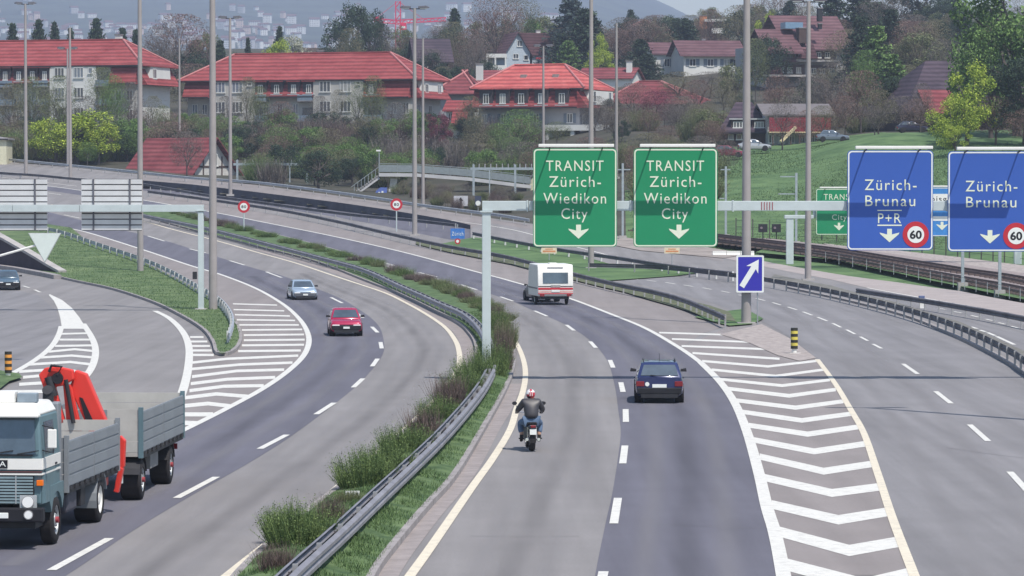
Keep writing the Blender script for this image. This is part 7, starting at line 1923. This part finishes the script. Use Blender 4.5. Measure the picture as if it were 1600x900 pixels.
while k < len(row):
    p = row[k]; s = F / p.y
    cc = rs.choice(['broom', 'broom', 'olive', 'heath']); MC_[cc] = MC_.get(cc, 0) + 1; nb = MC_[cc]
    if rs.random() < .8: plant(rs.choice(['shrub', 'shrub', 'twigs']), rs.randrange(3), cc, p + Vector((.35, 0, .15)), rs.uniform(.9, 2.0), rs.uniform(.5, 1.05), '%s small %s bush along the median rail, counting away from the gantry post' % (NUM[nb - 1] if nb <= 20 else 'farther', BW[cc]), 'bush', 'median_bush', 'small bushes along the median rail')
    k += rs.choice([2, 2, 3, 3, 5])
# ------------------------------------------------------------------ grass blades
def tufts(name, sampler, n, hmin, hmax, m, wd=.012):
    mb = MB()
    for k in range(n):
        q_ = sampler()
        if q_ is None: continue
        x, y, z = q_; hh = rs.uniform(hmin, hmax); a = rs.uniform(0, 6.28); lx, ly = rs.gauss(0, .35) * hh, rs.gauss(0, .35) * hh
        dx, dy = math.cos(a) * wd, math.sin(a) * wd
        mb.face([(x - dx, y - dy, z), (x + dx, y + dy, z), (x + lx, y + ly, z + hh)])
    return tag(mb.build(name, m, recalc=False), kind='stuff')
def med_pt():
    i = rs.randrange(0, min(len(MA), 56) - 1); f_ = rs.random(); t_ = rs.random()
    a = Vector(MA[i]).lerp(Vector(MA[i + 1]), f_); b_ = Vector(MBd[i]).lerp(Vector(MBd[i + 1]), f_); p = a.lerp(b_, t_)
    if noise.noise((p.x * .9, p.y * .5, 1)) < -.25 * rs.random(): return None
    return p.x, p.y, .10 + .22 * math.sin(math.pi * t_)
BL = leafmat('grass_blades', (.05, .10, .035), (.13, .20, .08))
tufts('median_grass', med_pt, 80000, .04, .13, BL, .010)
ix = [p[0] for p in isl]; iy = [p[1] for p in isl]
def isl_pt():
    x, y = rs.uniform(-45, max(ix)), rs.uniform(min(iy), max(iy))
    return (x, y, zp(y) + .13) if in_poly(x, y, isl) else None
tufts('island_grass', isl_pt, 90000, .05, .16, BL, .025)
def hill_pt():
    D = rs.uniform(325, 450); px = rs.uniform(985, 1640); p = S(px, D)
    return p.x, p.y, p.z - .02
tufts('slope_grass', hill_pt, 70000, .05, .18, leafmat('meadow_blades', (.05, .10, .035), (.12, .18, .075)), .05)

# ------------------------------------------------------------------ tell the many bushes apart by look and place
KN = {('bare', 'purple'): 'purple brown bare', ('bare', 'grey'): 'grey bare', ('bare', 'ash'): 'olive grey bare', ('bare', 'green'): 'fresh green budding', ('shrub', 'broom'): 'green wiry', ('twigs', 'heath'): 'brown twiggy', ('twigs', 'grey'): 'grey twiggy', ('shrub', 'olive'): 'olive leafy',
      ('round', 'dark'): 'dark evergreen', ('round', 'green'): 'green leafy', ('round', 'olive'): 'olive crowned', ('conifer', 'dark'): 'dark fir shaped'}
LMK = [(-999, 'the left edge'), (40, 'the leftmost mast'), (110, 'the headless mast'), (219, 'the blank sign mast'), (333, 'the nearest left mast'), (430, 'the first portal'), (500, 'the portal end'), (592, 'the bridge stair'), (648, 'the mast by the ramp'),
       (740, 'the second portal'), (833, 'the left transit sign'), (924, 'the mast behind it'), (980, 'the transit sign gap'), (1055, 'the right transit sign'), (1168, 'the broad mast'), (1263, 'the right mast'), (1325, 'the P+R sign'), (1400, 'the barn corner'), (1481, 'the last blue sign'), (1560, 'the corner tree')]
ORD = ['first', 'second', 'third', 'fourth', 'fifth', 'sixth', 'seventh', 'eighth', 'ninth', 'tenth', 'eleventh', 'twelfth', 'thirteenth', 'fourteenth', 'fifteenth', 'sixteenth']
WHERE = {'bushes on the bank behind the far road': 'bank bush', 'hedge below the blocks': 'hedge bush', 'low bushes under the footbridge': 'low underbridge bush', 'bushes behind the transit signs': 'bush', 'trees between the hillside houses': 'hillside tree', 'trees behind the left blocks': 'garden tree', 'garden shrubs at the hill foot': 'hill foot shrub'}
cl = {}
for o, px, D, kd, cc, nm, grp in THICK:
    mk = [l for x, l in LMK if x <= px][-1]
    cl.setdefault((grp, KN.get((kd, cc), cc), mk), []).append((px, o))
for (grp, kn, mk), lst in cl.items():
    lst.sort(key=lambda q: q[0])
    for i, (px, o) in enumerate(lst):
        o['label'] = '%s%s %s right of %s' % ('' if len(lst) == 1 else ORD[min(i, 15)] + ' ', kn, WHERE[grp], mk)
